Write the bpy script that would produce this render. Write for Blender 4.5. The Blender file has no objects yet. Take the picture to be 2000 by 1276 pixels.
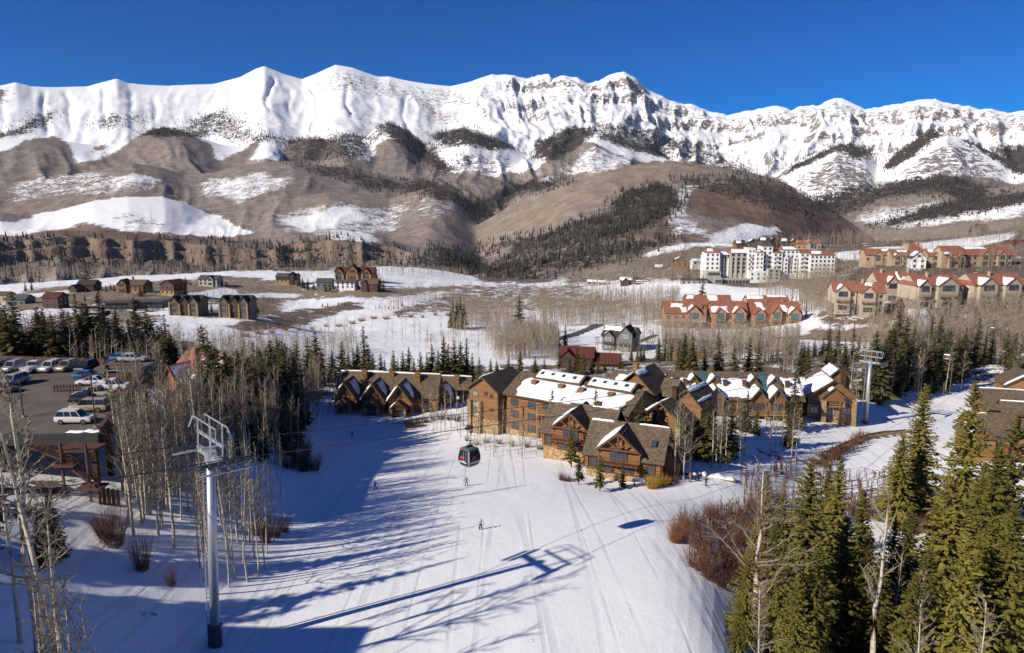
import bpy, bmesh, math, random
import numpy as np
from mathutils import Vector, Matrix

random.seed(11)
RNG = np.random.default_rng(7)
SC = bpy.context.scene
COL = SC.collection

# ------------------------------------------------------------------ camera
PITCH = math.radians(9.7)
CP, SP = math.cos(PITCH), math.sin(PITCH)
CAMZ = 44.0
FPX = 1400.0
cam_data = bpy.data.cameras.new("camera")
cam_data.sensor_width = 36.0
cam_data.lens = 36.0 * FPX / 2000.0
cam_data.clip_start = 0.5
cam_data.clip_end = 40000.0
cam = bpy.data.objects.new("camera", cam_data)
COL.objects.link(cam)
cam.location = (0, 0, CAMZ)
cam.rotation_euler = (math.radians(90) - PITCH, 0, 0)
SC.camera = cam

# ------------------------------------------------------------------ sky, sun, exposure
SUN_ELEV = math.radians(29.5)
SHADOW_AZ = math.radians(30.0)        # direction shadows fall, from +x towards +y
world = bpy.data.worlds.new("World")
SC.world = world
world.use_nodes = True
wn = world.node_tree.nodes
wl = world.node_tree.links
wn.clear()
w_out = wn.new("ShaderNodeOutputWorld")
w_bg = wn.new("ShaderNodeBackground")
w_sky = wn.new("ShaderNodeTexSky")
w_sky.sky_type = 'NISHITA'
w_sky.sun_disc = False
w_sky.sun_elevation = SUN_ELEV
# towards-sun vector is (-cos az, -sin az); sky rotation is measured from +y clockwise
w_sky.sun_rotation = math.atan2(-math.cos(SHADOW_AZ), -math.sin(SHADOW_AZ))
w_sky.altitude = 2900.0
w_sky.air_density = 0.80
w_sky.dust_density = 0.0
w_sky.ozone_density = 3.2
w_hsv = wn.new("ShaderNodeHueSaturation")
w_hsv.inputs['Saturation'].default_value = 1.6
w_hsv.inputs['Hue'].default_value = 0.514
w_bg.inputs['Strength'].default_value = 0.082
wl.new(w_sky.outputs[0], w_hsv.inputs['Color'])
wl.new(w_hsv.outputs[0], w_bg.inputs['Color'])
wl.new(w_bg.outputs[0], w_out.inputs['Surface'])

sun_data = bpy.data.lights.new("sun", 'SUN')
sun_data.energy = 4.8
sun_data.angle = math.radians(0.53)
sun_data.color = (1.0, 0.91, 0.77)
sun = bpy.data.objects.new("sun", sun_data)
COL.objects.link(sun)
_d = Vector((math.cos(SHADOW_AZ) * math.cos(SUN_ELEV), math.sin(SHADOW_AZ) * math.cos(SUN_ELEV), -math.sin(SUN_ELEV)))
sun.rotation_euler = _d.to_track_quat('-Z', 'Y').to_euler()

SC.view_settings.view_transform = 'Standard'
SC.view_settings.look = 'None'
SC.view_settings.exposure = 0.30
SC.view_settings.gamma = 1.0
SC.cycles.max_bounces = 5
SC.cycles.diffuse_bounces = 3
SC.cycles.glossy_bounces = 2
SC.cycles.transmission_bounces = 4
SC.cycles.transparent_max_bounces = 8
SC.cycles.use_adaptive_sampling = True
SC.cycles.adaptive_threshold = 0.015

# ------------------------------------------------------------------ view helpers (photo pixel, 2000 wide -> ray)
def ray(u, v):
    x = (u - 1000.0) / FPX
    y = (638.0 - v) / FPX
    return x, CP + y * SP, -SP + y * CP

def P(u, v, t):
    X, Y, Z = ray(u, v)
    return Vector((X * t, Y * t, CAMZ + Z * t))

def project(x, y, z):
    z = z - CAMZ
    dep = y * CP - z * SP
    up = y * SP + z * CP
    return 1000.0 + FPX * x / dep, 638.0 - FPX * up / dep, dep

# ------------------------------------------------------------------ object helpers
def tag(o, label=None, cat=None, group=None, kind=None):
    if label: o["label"] = label
    if cat: o["category"] = cat
    if group: o["group"] = group
    if kind: o["kind"] = kind
    return o

def link(o, parent=None):
    COL.objects.link(o)
    if parent is not None:
        o.parent = parent
    return o

def empty(name, loc, rz=0.0, label=None, cat=None, group=None):
    o = bpy.data.objects.new(name, None)
    o.empty_display_size = 0.3
    COL.objects.link(o)
    o.location = loc
    o.rotation_euler = (0, 0, rz)
    return tag(o, label, cat, group)

def mesh_np(name, verts, faces, smooth=False, mat_idx=None):
    """faces: int array (n,3) or (n,4)"""
    me = bpy.data.meshes.new(name)
    verts = np.asarray(verts, np.float32)
    faces = np.asarray(faces, np.int32)
    n, k = faces.shape
    me.vertices.add(len(verts))
    me.vertices.foreach_set("co", verts.ravel())
    me.loops.add(n * k)
    me.loops.foreach_set("vertex_index", faces.ravel())
    me.polygons.add(n)
    me.polygons.foreach_set("loop_start", np.arange(0, n * k, k, dtype=np.int32))
    if mat_idx is not None:
        me.polygons.foreach_set("material_index", np.asarray(mat_idx, np.int32))
    me.polygons.foreach_set("use_smooth", np.full(n, smooth, dtype=bool))
    me.update(calc_edges=True)
    return me

def obj(name, me, mats=None, parent=None, loc=None, rot=None, scale=None):
    o = bpy.data.objects.new(name, me)
    if mats is not None and not me.materials:
        for m in (mats if isinstance(mats, (list, tuple)) else [mats]):
            me.materials.append(m)
    COL.objects.link(o)
    if parent is not None: o.parent = parent
    if loc is not None: o.location = loc
    if rot is not None: o.rotation_euler = rot
    if scale is not None: o.scale = scale
    return o

KIDS = {}
def kid(parent, child):
    KIDS.setdefault(parent.name, []).append(child)
    child.parent = parent
    return child

def copy_tree(o, parent=None):
    """a thing, its parts and their sub-parts (mesh data shared)"""
    c = o.copy()
    COL.objects.link(c)
    c.parent = parent
    for ch in KIDS.get(o.name, []):
        d = copy_tree(ch, c)
        KIDS.setdefault(c.name, []).append(d)
    return c

class MB:
    """collects polygons, builds ONE mesh object"""
    def __init__(s):
        s.v, s.f, s.m = [], [], []
        s.M = None
    def add(s, verts, faces, m=0):
        b = len(s.v)
        if s.M is not None:
            verts = [s.M @ Vector(p) for p in verts]
        s.v.extend([tuple(p) for p in verts])
        for f in faces:
            s.f.append([b + i for i in f]); s.m.append(m)
    def poly(s, pts, m=0):
        s.add(pts, [list(range(len(pts)))], m)
    def box(s, x0, x1, y0, y1, z0, z1, m=0):
        v = [(x0,y0,z0),(x1,y0,z0),(x1,y1,z0),(x0,y1,z0),(x0,y0,z1),(x1,y0,z1),(x1,y1,z1),(x0,y1,z1)]
        s.add(v, [[0,3,2,1],[4,5,6,7],[0,1,5,4],[1,2,6,5],[2,3,7,6],[3,0,4,7]], m)
    def prism(s, base, top, m=0):
        """base, top: equal-length loops (ccw seen from the top)"""
        n = len(base)
        fs = [list(range(n - 1, -1, -1)), list(range(n, 2 * n))]
        for i in range(n):
            j = (i + 1) % n
            fs.append([i, j, n + j, n + i])
        s.add(list(base) + list(top), fs, m)
    def slab(s, a, b, c, d, th, m=0):
        """quad a,b,c,d (ccw from above), thickened downwards by th"""
        pts = [Vector(p) for p in (a, b, c, d)]
        nrm = (pts[1] - pts[0]).cross(pts[3] - pts[0]).normalized()
        if nrm.z < 0: nrm = -nrm
        s.prism([p - nrm * th for p in pts], pts, m)
    def beam(s, p, q, w, h=None, m=0):
        p, q = Vector(p), Vector(q)
        h = w if h is None else h
        d = (q - p)
        if d.length < 1e-6: return
        d.normalize()
        a = d.cross(Vector((0, 0, 1)))
        if a.length < 1e-4: a = Vector((1, 0, 0))
        a.normalize(); b = a.cross(d).normalized()
        a = a * (w / 2); b = b * (h / 2)
        v = [p - a - b, p + a - b, p + a + b, p - a + b, q - a - b, q + a - b, q + a + b, q - a + b]
        s.add(v, [[0,1,2,3],[7,6,5,4],[0,4,5,1],[1,5,6,2],[2,6,7,3],[3,7,4,0]], m)
    def tube(s, pts, rad, n=6, m=0, caps=True):
        pts = [Vector(p) for p in pts]
        rr = rad if isinstance(rad, (list, tuple)) else [rad] * len(pts)
        rings = []
        up = Vector((0, 0, 1))
        for i, p in enumerate(pts):
            d = (pts[min(i + 1, len(pts) - 1)] - pts[max(i - 1, 0)]).normalized()
            a = d.cross(up)
            if a.length < 1e-3: a = d.cross(Vector((1, 0, 0)))
            a.normalize(); b = d.cross(a)
            rings.append([p + a * rr[i] * math.cos(2 * math.pi * k / n) + b * rr[i] * math.sin(2 * math.pi * k / n) for k in range(n)])
        v = [q for r in rings for q in r]
        f = []
        for i in range(len(pts) - 1):
            for k in range(n):
                k2 = (k + 1) % n
                f.append([i * n + k, (i + 1) * n + k, (i + 1) * n + k2, i * n + k2])
        if caps:
            f.append(list(range(n))); f.append([(len(pts) - 1) * n + k for k in range(n - 1, -1, -1)])
        s.add(v, f, m)
    def mesh(s, name, smooth=False):
        me = bpy.data.meshes.new(name)
        me.from_pydata(s.v, [], s.f)
        me.polygons.foreach_set("material_index", s.m)
        if smooth:
            me.polygons.foreach_set("use_smooth", [True] * len(s.f))
        # lay a metre-scaled UV on every face: u level, v up the slope
        uv = me.uv_layers.new(name="UVMap")
        out = []
        for f in s.f:
            a, b, c = (Vector(s.v[i]) for i in (f[0], f[1], f[2]))
            n = (b - a).cross(c - a)
            if n.length < 1e-9: n = Vector((0, 0, 1))
            n.normalize()
            tt = Vector((0, 0, 1)).cross(n)
            if tt.length < 1e-3: tt = Vector((1, 0, 0))
            tt.normalize(); bb = n.cross(tt)
            for i in f:
                p = Vector(s.v[i]); out += [p.dot(tt), p.dot(bb)]
        uv.data.foreach_set("uv", out)
        me.update()
        return me
    def build(s, name, mats, parent=None, smooth=False, loc=None, rot=None):
        return obj(name, s.mesh(name, smooth), mats, parent, loc, rot)

# ------------------------------------------------------------------ materials
class NT:
    def __init__(s, name):
        s.mat = bpy.data.materials.new(name)
        s.mat.use_nodes = True
        s.n = s.mat.node_tree.nodes; s.l = s.mat.node_tree.links
        s.n.clear()
        s.out = s.n.new("ShaderNodeOutputMaterial")
        s.b = s.n.new("ShaderNodeBsdfPrincipled")
        s.l.new(s.b.outputs[0], s.out.inputs[0])
        s.b.inputs['Roughness'].default_value = 0.8
    def node(s, t, **kw):
        nd = s.n.new(t)
        for k, v in kw.items(): setattr(nd, k, v)
        return nd
    def link(s, a, b): s.l.new(a, b)
    def coord(s, which='Object'):
        return s.node("ShaderNodeTexCoord").outputs[which]
    def pos(s):
        return s.node("ShaderNodeNewGeometry").outputs['Position']
    def mapping(s, src, scale=(1, 1, 1), rot=(0, 0, 0)):
        m = s.node("ShaderNodeMapping")
        m.inputs['Scale'].default_value = scale
        m.inputs['Rotation'].default_value = rot
        s.link(src, m.inputs['Vector'])
        return m.outputs[0]
    def noise(s, src, scale, detail=3.0, rough=0.55, out='Fac'):
        n = s.node("ShaderNodeTexNoise")
        n.inputs['Scale'].default_value = scale
        n.inputs['Detail'].default_value = detail
        n.inputs['Roughness'].default_value = rough
        s.link(src, n.inputs['Vector'])
        return n.outputs[out]
    def ramp(s, fac, stops):
        r = s.node("ShaderNodeValToRGB")
        e = r.color_ramp.elements
        while len(e) < len(stops): e.new(0.5)
        for i, (p, c) in enumerate(stops):
            e[i].position = p
            e[i].color = (*c, 1) if len(c) == 3 else c
        s.link(fac, r.inputs[0])
        return r.outputs[0]
    def rampf(s, fac, a, b):
        r = s.node("ShaderNodeMapRange")
        r.inputs[1].default_value = a; r.inputs[2].default_value = b
        r.inputs[3].default_value = 0; r.inputs[4].default_value = 1
        r.clamp = True
        s.link(fac, r.inputs[0])
        return r.outputs[0]
    def mix(s, fac, a, b, mode='MIX'):
        m = s.node("ShaderNodeMix", data_type='RGBA', blend_type=mode)
        if isinstance(fac, (int, float)): m.inputs[0].default_value = fac
        else: s.link(fac, m.inputs[0])
        for sock, val in ((m.inputs[6], a), (m.inputs[7], b)):
            if isinstance(val, (tuple, list)): sock.default_value = (*val, 1) if len(val) == 3 else val
            else: s.link(val, sock)
        return m.outputs[2]
    def math(s, op, a, b=None, clamp=False):
        m = s.node("ShaderNodeMath", operation=op, use_clamp=clamp)
        for i, val in enumerate((a, b)):
            if val is None: continue
            if isinstance(val, (int, float)): m.inputs[i].default_value = val
            else: s.link(val, m.inputs[i])
        return m.outputs[0]
    def bump(s, h, strength=0.5, dist=0.1, prev=None):
        b = s.node("ShaderNodeBump")
        b.inputs['Strength'].default_value = strength
        b.inputs['Distance'].default_value = dist
        s.link(h, b.inputs['Height'])
        if prev is not None: s.link(prev, b.inputs['Normal'])
        return b.outputs[0]
    def color(s, c):
        if isinstance(c, (tuple, list)): s.b.inputs['Base Color'].default_value = (*c, 1)
        else: s.link(c, s.b.inputs['Base Color'])
        return s
    def rough(s, r):
        if isinstance(r, (int, float)): s.b.inputs['Roughness'].default_value = r
        else: s.link(r, s.b.inputs['Roughness'])
        return s
    def normal(s, n): s.link(n, s.b.inputs['Normal']); return s
    def spec(s, v): s.b.inputs['Specular IOR Level'].default_value = v; return s
    def metal(s, v): s.b.inputs['Metallic'].default_value = v; return s
    def rand(s):
        return s.node("ShaderNodeObjectInfo").outputs['Random']
    def sep(s, src):
        n = s.node("ShaderNodeSeparateXYZ"); s.link(src, n.inputs[0]); return n.outputs
    def attr(s, name):
        a = s.node("ShaderNodeAttribute", attribute_name=name)
        return a

M = {}
def plain(name, c, rough=0.7, metal=0.0, spec=0.4, var=0.12, scale=3.0):
    t = NT(name)
    co = t.coord()
    n = t.noise(co, scale, 4)
    c2 = tuple(min(1, x * (1 + var)) for x in c); c1 = tuple(x * (1 - var) for x in c)
    t.color(t.mix(n, c1, c2)).rough(rough).metal(metal).spec(spec)
    M[name] = t.mat
    return t.mat

def make_wood(name, c_lo, c_hi, band=0.28, strength=0.9):
    """horizontal boards / logs along z: colour changes from board to board, a dark joint, grain"""
    t = NT(name)
    co = t.coord()
    x, y, z = t.sep(co)
    zb = t.math('DIVIDE', z, band)
    row = t.math('FLOOR', zb)
    fr = t.math('FRACT', zb)
    wn_ = t.node("ShaderNodeTexWhiteNoise", noise_dimensions='1D')
    t.link(row, wn_.inputs['W'])
    g = t.noise(t.mapping(co, (0.7, 0.7, 9.0)), 2.2, 5)
    big = t.noise(co, 0.35, 3)
    f = t.math('ADD', t.math('MULTIPLY', wn_.outputs['Value'], 0.45), t.math('MULTIPLY', g, 0.55))
    f = t.math('ADD', t.math('MULTIPLY', f, 0.7), t.math('MULTIPLY', big, 0.3))
    c = t.ramp(f, [(0.25, c_lo), (0.75, c_hi)])
    bulge = t.math('SINE', t.math('MULTIPLY', fr, math.pi))
    joint = t.rampf(bulge, 0.0, 0.35)
    c = t.mix(t.math('MULTIPLY', t.math('SUBTRACT', 1.0, joint), 0.6), c, (c_lo[0] * .35, c_lo[1] * .35, c_lo[2] * .35))
    t.color(c).rough(0.75).spec(0.25)
    t.normal(t.bump(bulge, strength, 0.06))
    M[name] = t.mat
    return t.mat

def make_stone(name, c_lo, c_hi, scale=2.2, mortar=(0.22, 0.18, 0.13)):
    t = NT(name)
    co = t.coord()
    v = t.node("ShaderNodeTexVoronoi"); v.inputs['Scale'].default_value = scale
    t.link(t.mapping(co, (1, 1, 1.5)), v.inputs['Vector'])
    e = t.node("ShaderNodeTexVoronoi", feature='DISTANCE_TO_EDGE'); e.inputs['Scale'].default_value = scale
    t.link(t.mapping(co, (1, 1, 1.5)), e.inputs['Vector'])
    bw = t.node("ShaderNodeRGBToBW"); t.link(v.outputs['Color'], bw.inputs[0])
    c = t.ramp(bw.outputs[0], [(0.1, c_lo), (0.85, c_hi)])
    c = t.mix(t.math('MULTIPLY', t.noise(co, 9, 4), 0.35), c, c_lo)
    ed = t.rampf(e.outputs['Distance'], 0.0, 0.07)
    c = t.mix(ed, mortar, c)
    t.color(c).rough(0.9).spec(0.2)
    t.normal(t.bump(ed, 0.8, 0.08))
    M[name] = t.mat
    return t.mat

def make_shingle(name, c_lo, c_hi, row=0.55, moss=None):
    """rows of shingles: staggered pieces, each its own tone"""
    t = NT(name)
    uvn = t.node("ShaderNodeUVMap")
    br = t.node("ShaderNodeTexBrick")
    br.inputs['Scale'].default_value = 1.0
    br.inputs['Brick Width'].default_value = row * 0.8
    br.inputs['Row Height'].default_value = row
    br.inputs['Mortar Size'].default_value = 0.03
    br.inputs['Color1'].default_value = (0, 0, 0, 1); br.inputs['Color2'].default_value = (1, 1, 1, 1)
    br.inputs['Mortar'].default_value = (0.1, 0.1, 0.1, 1)
    t.link(uvn.outputs[0], br.inputs['Vector'])
    co = t.coord()
    n1 = t.noise(co, 0.4, 4); n2 = t.noise(co, 4, 4)
    bw = t.node("ShaderNodeRGBToBW"); t.link(br.outputs['Color'], bw.inputs[0])
    f = t.math('ADD', t.math('MULTIPLY', bw.outputs[0], 0.35), t.math('ADD', t.math('MULTIPLY', n1, 0.35), t.math('MULTIPLY', n2, 0.3)))
    c = t.ramp(f, [(0.2, c_lo), (0.8, c_hi)])
    c = t.mix(t.math('MULTIPLY', br.outputs['Fac'], 0.7), c, tuple(x * .3 for x in c_lo))
    t.color(c).rough(0.85).spec(0.2)
    u, vv, _ = t.sep(uvn.outputs[0])
    saw = t.math('FRACT', t.math('DIVIDE', vv, row))
    t.normal(t.bump(t.math('ADD', saw, t.math('MULTIPLY', n2, 0.5)), 0.7, 0.06))
    M[name] = t.mat
    return t.mat

make_wood('log_wood', (0.17, 0.078, 0.032), (0.37, 0.178, 0.072), 0.42, 1.0)
make_wood('plank_wood', (0.175, 0.088, 0.036), (0.325, 0.165, 0.068), 0.22, 0.5)
make_wood('dark_wood', (0.05, 0.028, 0.015), (0.11, 0.06, 0.03), 0.3, 0.5)
make_wood('grey_wood', (0.10, 0.085, 0.07), (0.2, 0.17, 0.14), 0.3, 0.5)
plain('timber', (0.13, 0.060, 0.026), 0.8)
plain('pale_timber', (0.34, 0.20, 0.09), 0.8)
make_stone('tan_stone', (0.26, 0.16, 0.075), (0.58, 0.42, 0.22), 1.7)
make_stone('grey_stone', (0.16, 0.13, 0.11), (0.40, 0.33, 0.27), 1.4)
make_stone('pink_stone', (0.30, 0.17, 0.10), (0.52, 0.33, 0.21), 1.2, (0.3, 0.2, 0.14))
make_shingle('brown_shingle', (0.075, 0.052, 0.036), (0.215, 0.160, 0.110), 0.5)
make_shingle('grey_shingle', (0.06, 0.055, 0.055), (0.15, 0.135, 0.13), 0.5)
make_shingle('dark_shingle', (0.035, 0.028, 0.024), (0.10, 0.08, 0.065), 0.5)
make_shingle('red_tile', (0.24, 0.088, 0.056), (0.40, 0.175, 0.115), 0.6)
make_shingle('maroon_tile', (0.085, 0.026, 0.021), (0.165, 0.055, 0.045), 0.6)
plain('white_stucco', (0.82, 0.815, 0.79), 0.9, var=0.05, scale=0.8)
plain('cream_stucco', (0.46, 0.385, 0.29), 0.9, var=0.1, scale=0.6)
plain('tan_stucco', (0.44, 0.33, 0.215), 0.9, var=0.1, scale=0.6)
plain('grey_stucco', (0.40, 0.39, 0.34), 0.9, var=0.1, scale=0.6)
plain('grey_siding', (0.16, 0.17, 0.165), 0.8, var=0.15, scale=1.0)
plain('maroon_siding', (0.10, 0.046, 0.038), 0.8, var=0.2, scale=1.0)
plain('brick', (0.36, 0.145, 0.085), 0.9, var=0.25, scale=4.0)
plain('copper_glass', (0.07, 0.16, 0.165), 0.25, spec=0.5, var=0.2)
plain('steel', (0.46, 0.48, 0.50), 0.45, metal=0.55, var=0.08)
plain('dark_steel', (0.07, 0.075, 0.085), 0.5, metal=0.4)
plain('rust_red', (0.105, 0.044, 0.036), 0.75, var=0.2, scale=1.5)
plain('concrete', (0.30, 0.28, 0.26), 0.9, var=0.15)
plain('black_rubber', (0.02, 0.02, 0.021), 0.85)
plain('chrome', (0.6, 0.6, 0.62), 0.25, metal=1.0, var=0.02)
plain('skin', (0.50, 0.30, 0.21), 0.6, var=0.05)
plain('sign_blue', (0.02, 0.17, 0.50), 0.5, var=0.1)
plain('print_white', (0.80, 0.82, 0.84), 0.5, var=0.02)
plain('print_red', (0.55, 0.03, 0.03), 0.5, var=0.05)
plain('signal_red', (0.75, 0.03, 0.06), 0.5, var=0.05)

def make_glass(name, c, rough=0.12):
    t = NT(name)
    n = t.noise(t.coord(), 0.9, 2)
    t.color(t.mix(n, tuple(x * .5 for x in c), tuple(x * 1.5 for x in c))).rough(rough).spec(0.7)
    M[name] = t.mat
make_glass('window_glass', (0.05, 0.065, 0.08))
make_glass('pale_window_glass', (0.30, 0.34, 0.36))
make_glass('car_glass', (0.02, 0.025, 0.03), 0.06)

def make_paint(name, c, rough=0.3):
    t = NT(name)
    n = t.noise(t.coord(), 1.5, 4)
    t.color(t.mix(n, tuple(x * .85 for x in c), c)).rough(rough).spec(0.5)
    t.b.inputs['Coat Weight'].default_value = 0.4
    M[name] = t.mat
for nm, c in dict(car_white=(.70, .70, .68), car_silver=(.40, .41, .42), car_tan=(.38, .31, .20), car_black=(.015, .016, .02),
                  car_blue=(.03, .12, .30), car_red=(.25, .03, .025), car_grey=(.12, .12, .125), car_maroon=(.16, .045, .03)).items():
    make_paint(nm, c)

# snow on roofs, logs, banks
t = NT('roof_snow')
n = t.noise(t.coord(), 1.2, 5)
t.color(t.mix(n, (0.80, 0.82, 0.86), (0.90, 0.91, 0.93))).rough(0.7).spec(0.2)
t.normal(t.bump(n, 0.5, 0.25))
t.b.inputs['Subsurface Weight'].default_value = 0.0
M['roof_snow'] = t.mat

def make_foliage(name, c_lo, c_hi, transl=0.12):
    t = NT(name)
    r = t.rand()
    n = t.noise(t.pos(), 0.8, 4, .65)
    f = t.math('ADD', t.math('MULTIPLY', n, 0.65), t.math('MULTIPLY', r, 0.35))
    c = t.ramp(f, [(0.25, c_lo), (0.75, c_hi)])
    t.color(c).rough(0.75).spec(0.15)
    tr = t.node("ShaderNodeBsdfTranslucent")
    t.link(c, tr.inputs[0])
    ms = t.node("ShaderNodeMixShader"); ms.inputs[0].default_value = transl
    t.link(t.b.outputs[0], ms.inputs[1]); t.link(tr.outputs[0], ms.inputs[2])
    t.link(ms.outputs[0], t.out.inputs[0])
    M[name] = t.mat
make_foliage('spruce_needles', (0.042, 0.044, 0.018), (0.125, 0.112, 0.036))
make_foliage('fir_needles', (0.060, 0.060, 0.016), (0.255, 0.218, 0.046))
make_foliage('far_needles', (0.034, 0.036, 0.030), (0.075, 0.072, 0.055))

def make_bark(name, c_lo, c_hi, marks=True):
    t = NT(name)
    co = t.coord()
    n = t.noise(t.mapping(co, (3, 3, 0.6)), 1.0, 4)
    c = t.mix(n, c_lo, c_hi)
    if marks:
        m = t.noise(t.mapping(co, (2.5, 2.5, 7)), 1.0, 2)
        c = t.mix(t.rampf(m, 0.60, 0.68), c, (0.06, 0.05, 0.04))
    t.color(c).rough(0.85).spec(0.2)
    M[name] = t.mat
make_bark('aspen_bark', (0.34, 0.29, 0.22), (0.60, 0.53, 0.42))
make_bark('aspen_twig', (0.16, 0.125, 0.085), (0.33, 0.27, 0.19), False)
make_bark('spruce_bark', (0.09, 0.065, 0.045), (0.18, 0.14, 0.10), False)
make_bark('willow_stem', (0.10, 0.050, 0.035), (0.22, 0.11, 0.07), False)
make_bark('gold_stem', (0.28, 0.16, 0.02), (0.45, 0.28, 0.05), False)
make_bark('orange_stem', (0.20, 0.085, 0.03), (0.34, 0.15, 0.05), False)
make_bark('far_stem', (0.24, 0.20, 0.165), (0.42, 0.36, 0.30), False)
make_bark('grove_stem', (0.20, 0.155, 0.11), (0.44, 0.37, 0.28), False)
# ------------------------------------------------------------------ value noise
_LAT = RNG.random((256, 256)).astype(np.float32)
def vnoise(x, y):
    xi = np.floor(x).astype(np.int64); yi = np.floor(y).astype(np.int64)
    fx = x - xi; fy = y - yi
    fx = fx * fx * (3 - 2 * fx); fy = fy * fy * (3 - 2 * fy)
    a = _LAT[xi & 255, yi & 255]; b = _LAT[(xi + 1) & 255, yi & 255]
    c = _LAT[xi & 255, (yi + 1) & 255]; d = _LAT[(xi + 1) & 255, (yi + 1) & 255]
    return (a + (b - a) * fx) * (1 - fy) + (c + (d - c) * fx) * fy
def fbm(x, y, o=4):
    s, a, t = 0, 0.5, 0
    for i in range(o):
        s = s + a * vnoise(x + 17.3 * i, y + 9.1 * i); t += a
        x = x * 2.03; y = y * 2.03; a *= 0.5
    return s / t
def ridged(x, y, o=4):
    s, a, t = 0, 0.5, 0
    for i in range(o):
        n = 1 - np.abs(2 * vnoise(x + 31.7 * i, y + 5.3 * i) - 1)
        s = s + a * n * n; t += a
        x = x * 2.1; y = y * 2.1; a *= 0.5
    return s / t
def sstep(a, b, x):
    t = np.clip((x - a) / (b - a), 0, 1)
    return t * t * (3 - 2 * t)

# ------------------------------------------------------------------ near ground: control points
# (u, v, height) where the height is known, (u, v, -, depth) where the depth is
CZ = [(420,1270,0.0),(700,1270,.5),(1000,1270,1),(1250,1270,1.4),(1390,1230,1),(600,1100,-.8),(900,1100,-.8),(1200,1100,-.4),(1370,1130,0),
      (560,1000,-2.6),(750,1000,-3),(950,1000,-3),(1150,1000,-2.5),(1290,1000,-2),(640,900,-7.5),(800,900,-7.5),(950,920,-6.5),(1080,930,-6),
      (1200,955,-6.8),(1330,960,-6),(1420,930,-6.5),(620,840,-13),(700,850,-14),(850,850,-12.5),(960,870,-9.5),(1040,890,-8),(650,812,-15.5),(800,815,-15.5),(900,838,-12.6),
      (980,850,-10.6),(945,838,-10.6),
      (1480,1276,-4),(1560,1276,-9),(1690,1265,-12),(1900,1276,-12),(2100,1276,-12),(1500,1130,-5),(1600,1100,-12),(1800,1100,-13),(1960,1100,-13),
      (1480,985,-8),(1560,960,-12),(1700,960,-14.5),(1900,960,-14.5),(1610,890,-13.5),(1760,870,-14),(1900,890,-13),(2000,885,-13),(1500,860,-10),
      (330,1276,1.5),(200,1276,4),(50,1276,7),(-100,1276,9.5),(130,1100,5),(250,1050,4.5),(170,950,8.3),(300,980,5.0),(500,1080,-.2),(420,1010,2.4),
      (60,1000,9),(-100,1000,11),(540,900,-4),(480,900,-.5),(560,830,-10),(500,800,-8),(400,860,1.5),(300,870,5),(450,765,-8.5),(390,800,-1),(330,760,0)]
CD = [(700,720,290),(950,700,300),(600,650,430),(900,640,430),(1000,600,560),(600,600,560),(400,640,360),(100,595,420),
      (450,530,740),(200,538,700),(0,560,600),(800,520,800),(700,545,640),(950,555,700),(1200,560,620),(1200,620,480),(1100,655,400),(1130,668,360),(1220,680,340),(1060,700,300),
      (1420,645,400),(1560,640,395),(1500,552,560),(1700,625,365),(1800,606,362),(1950,600,360),(1620,655,350),(1760,660,330),(1900,660,330),(1800,522,480),(1950,520,470),(1950,480,570),(1950,455,740),
      (1750,478,650),(1650,500,600),(1480,478,690),(1300,520,720),(1150,547,700),(1690,830,197),(1600,812,196),(1800,790,230),(1930,770,255),(1930,720,290),(1980,760,240),
      (1400,720,250),(1250,720,255),(1500,700,270),(1700,700,262),(1350,690,320),(560,740,235),(760,745,240),(300,640,330),(150,640,300),(60,660,240),(0,700,170),(250,690,190),
      # level ground under each house
      (1298,639,400),(1390,641,398),(1467,643,396),(1626,606,372),(1676,611,366),(1712,588,395),(1786,601,367),(1899,598,368),(1690,512,500),(1742,518,490),(1772,514,492),(1778,525,470),(1812,520,478),(1842,524,470),(1888,520,474),(1905,464,640),(1976,492,560),(1556,487,670),(1580,488,665),(1313,521,610),(1277,530,640),(1353,518,600),(1212,558,600),(1242,561,590),(1146,557,630),(1168,558,628),(1176,682,336),(1093,724,285),(1306,712,300),(1330,556,552),(539,551,590),(654,545,610),(656,563,560),(705,566,555),(618,562,565),(388,557,560),(314,574,480),(230,570,490),(151,569,510),(135,571,505),(84,600,400),(12,598,430),(-8,590,440),(206,604,410),(280,603,412),(331,612,372),(385,612,373),(428,612,372),(485,612,373),(1376,549,560),(1500,551,562),(1610,553,566),
      (2100,700,300),(2100,520,470),(-100,560,600),(-100,640,300),(1120,560,640),(1380,545,580)]
# offscreen ground (x, y, z)
CX = [(-75,42,14),(-110,50,19),(-60,20,12),(-90,0,18),(-30,30,5),(0,30,3),(30,30,0),(60,30,-8),(100,60,-10),(0,-40,9),(60,-40,4),(-60,-50,15),(120,0,-6),
      (-110,110,12),(-120,160,3),(-160,80,20),(-58,95,6),(-78,100,8),(-62,122,1),(-85,128,4),(200,150,-6),(260,250,6),(320,330,10),(480,600,45),(-300,300,-12),(-420,500,-26),(-500,800,-30),(560,800,40),(0,900,-45),(250,880,-5)]
_pts = []
for u, v, z in CZ:
    X, Y, Z = ray(u, v); t = (z - CAMZ) / Z; _pts.append((X * t, Y * t, z))
for u, v, t in CD:
    X, Y, Z = ray(u, v); _pts.append((X * t, Y * t, CAMZ + Z * t))
_pts += CX
_pts = np.array(_pts)
def _emb(x, y):
    r = np.sqrt(x * x + y * y) + 12.0
    k = np.log(r)
    a = np.arctan2(x, y)
    return np.stack([a * 1.5, k * 1.0], -1)
_ep = _emb(_pts[:, 0], _pts[:, 1])
_D = np.linalg.norm(_ep[:, None] - _ep[None], axis=-1)
_A = np.sqrt(_D ** 2 + 0.02 ** 2) - np.eye(len(_ep)) * 0.03
_n = len(_ep)
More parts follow.
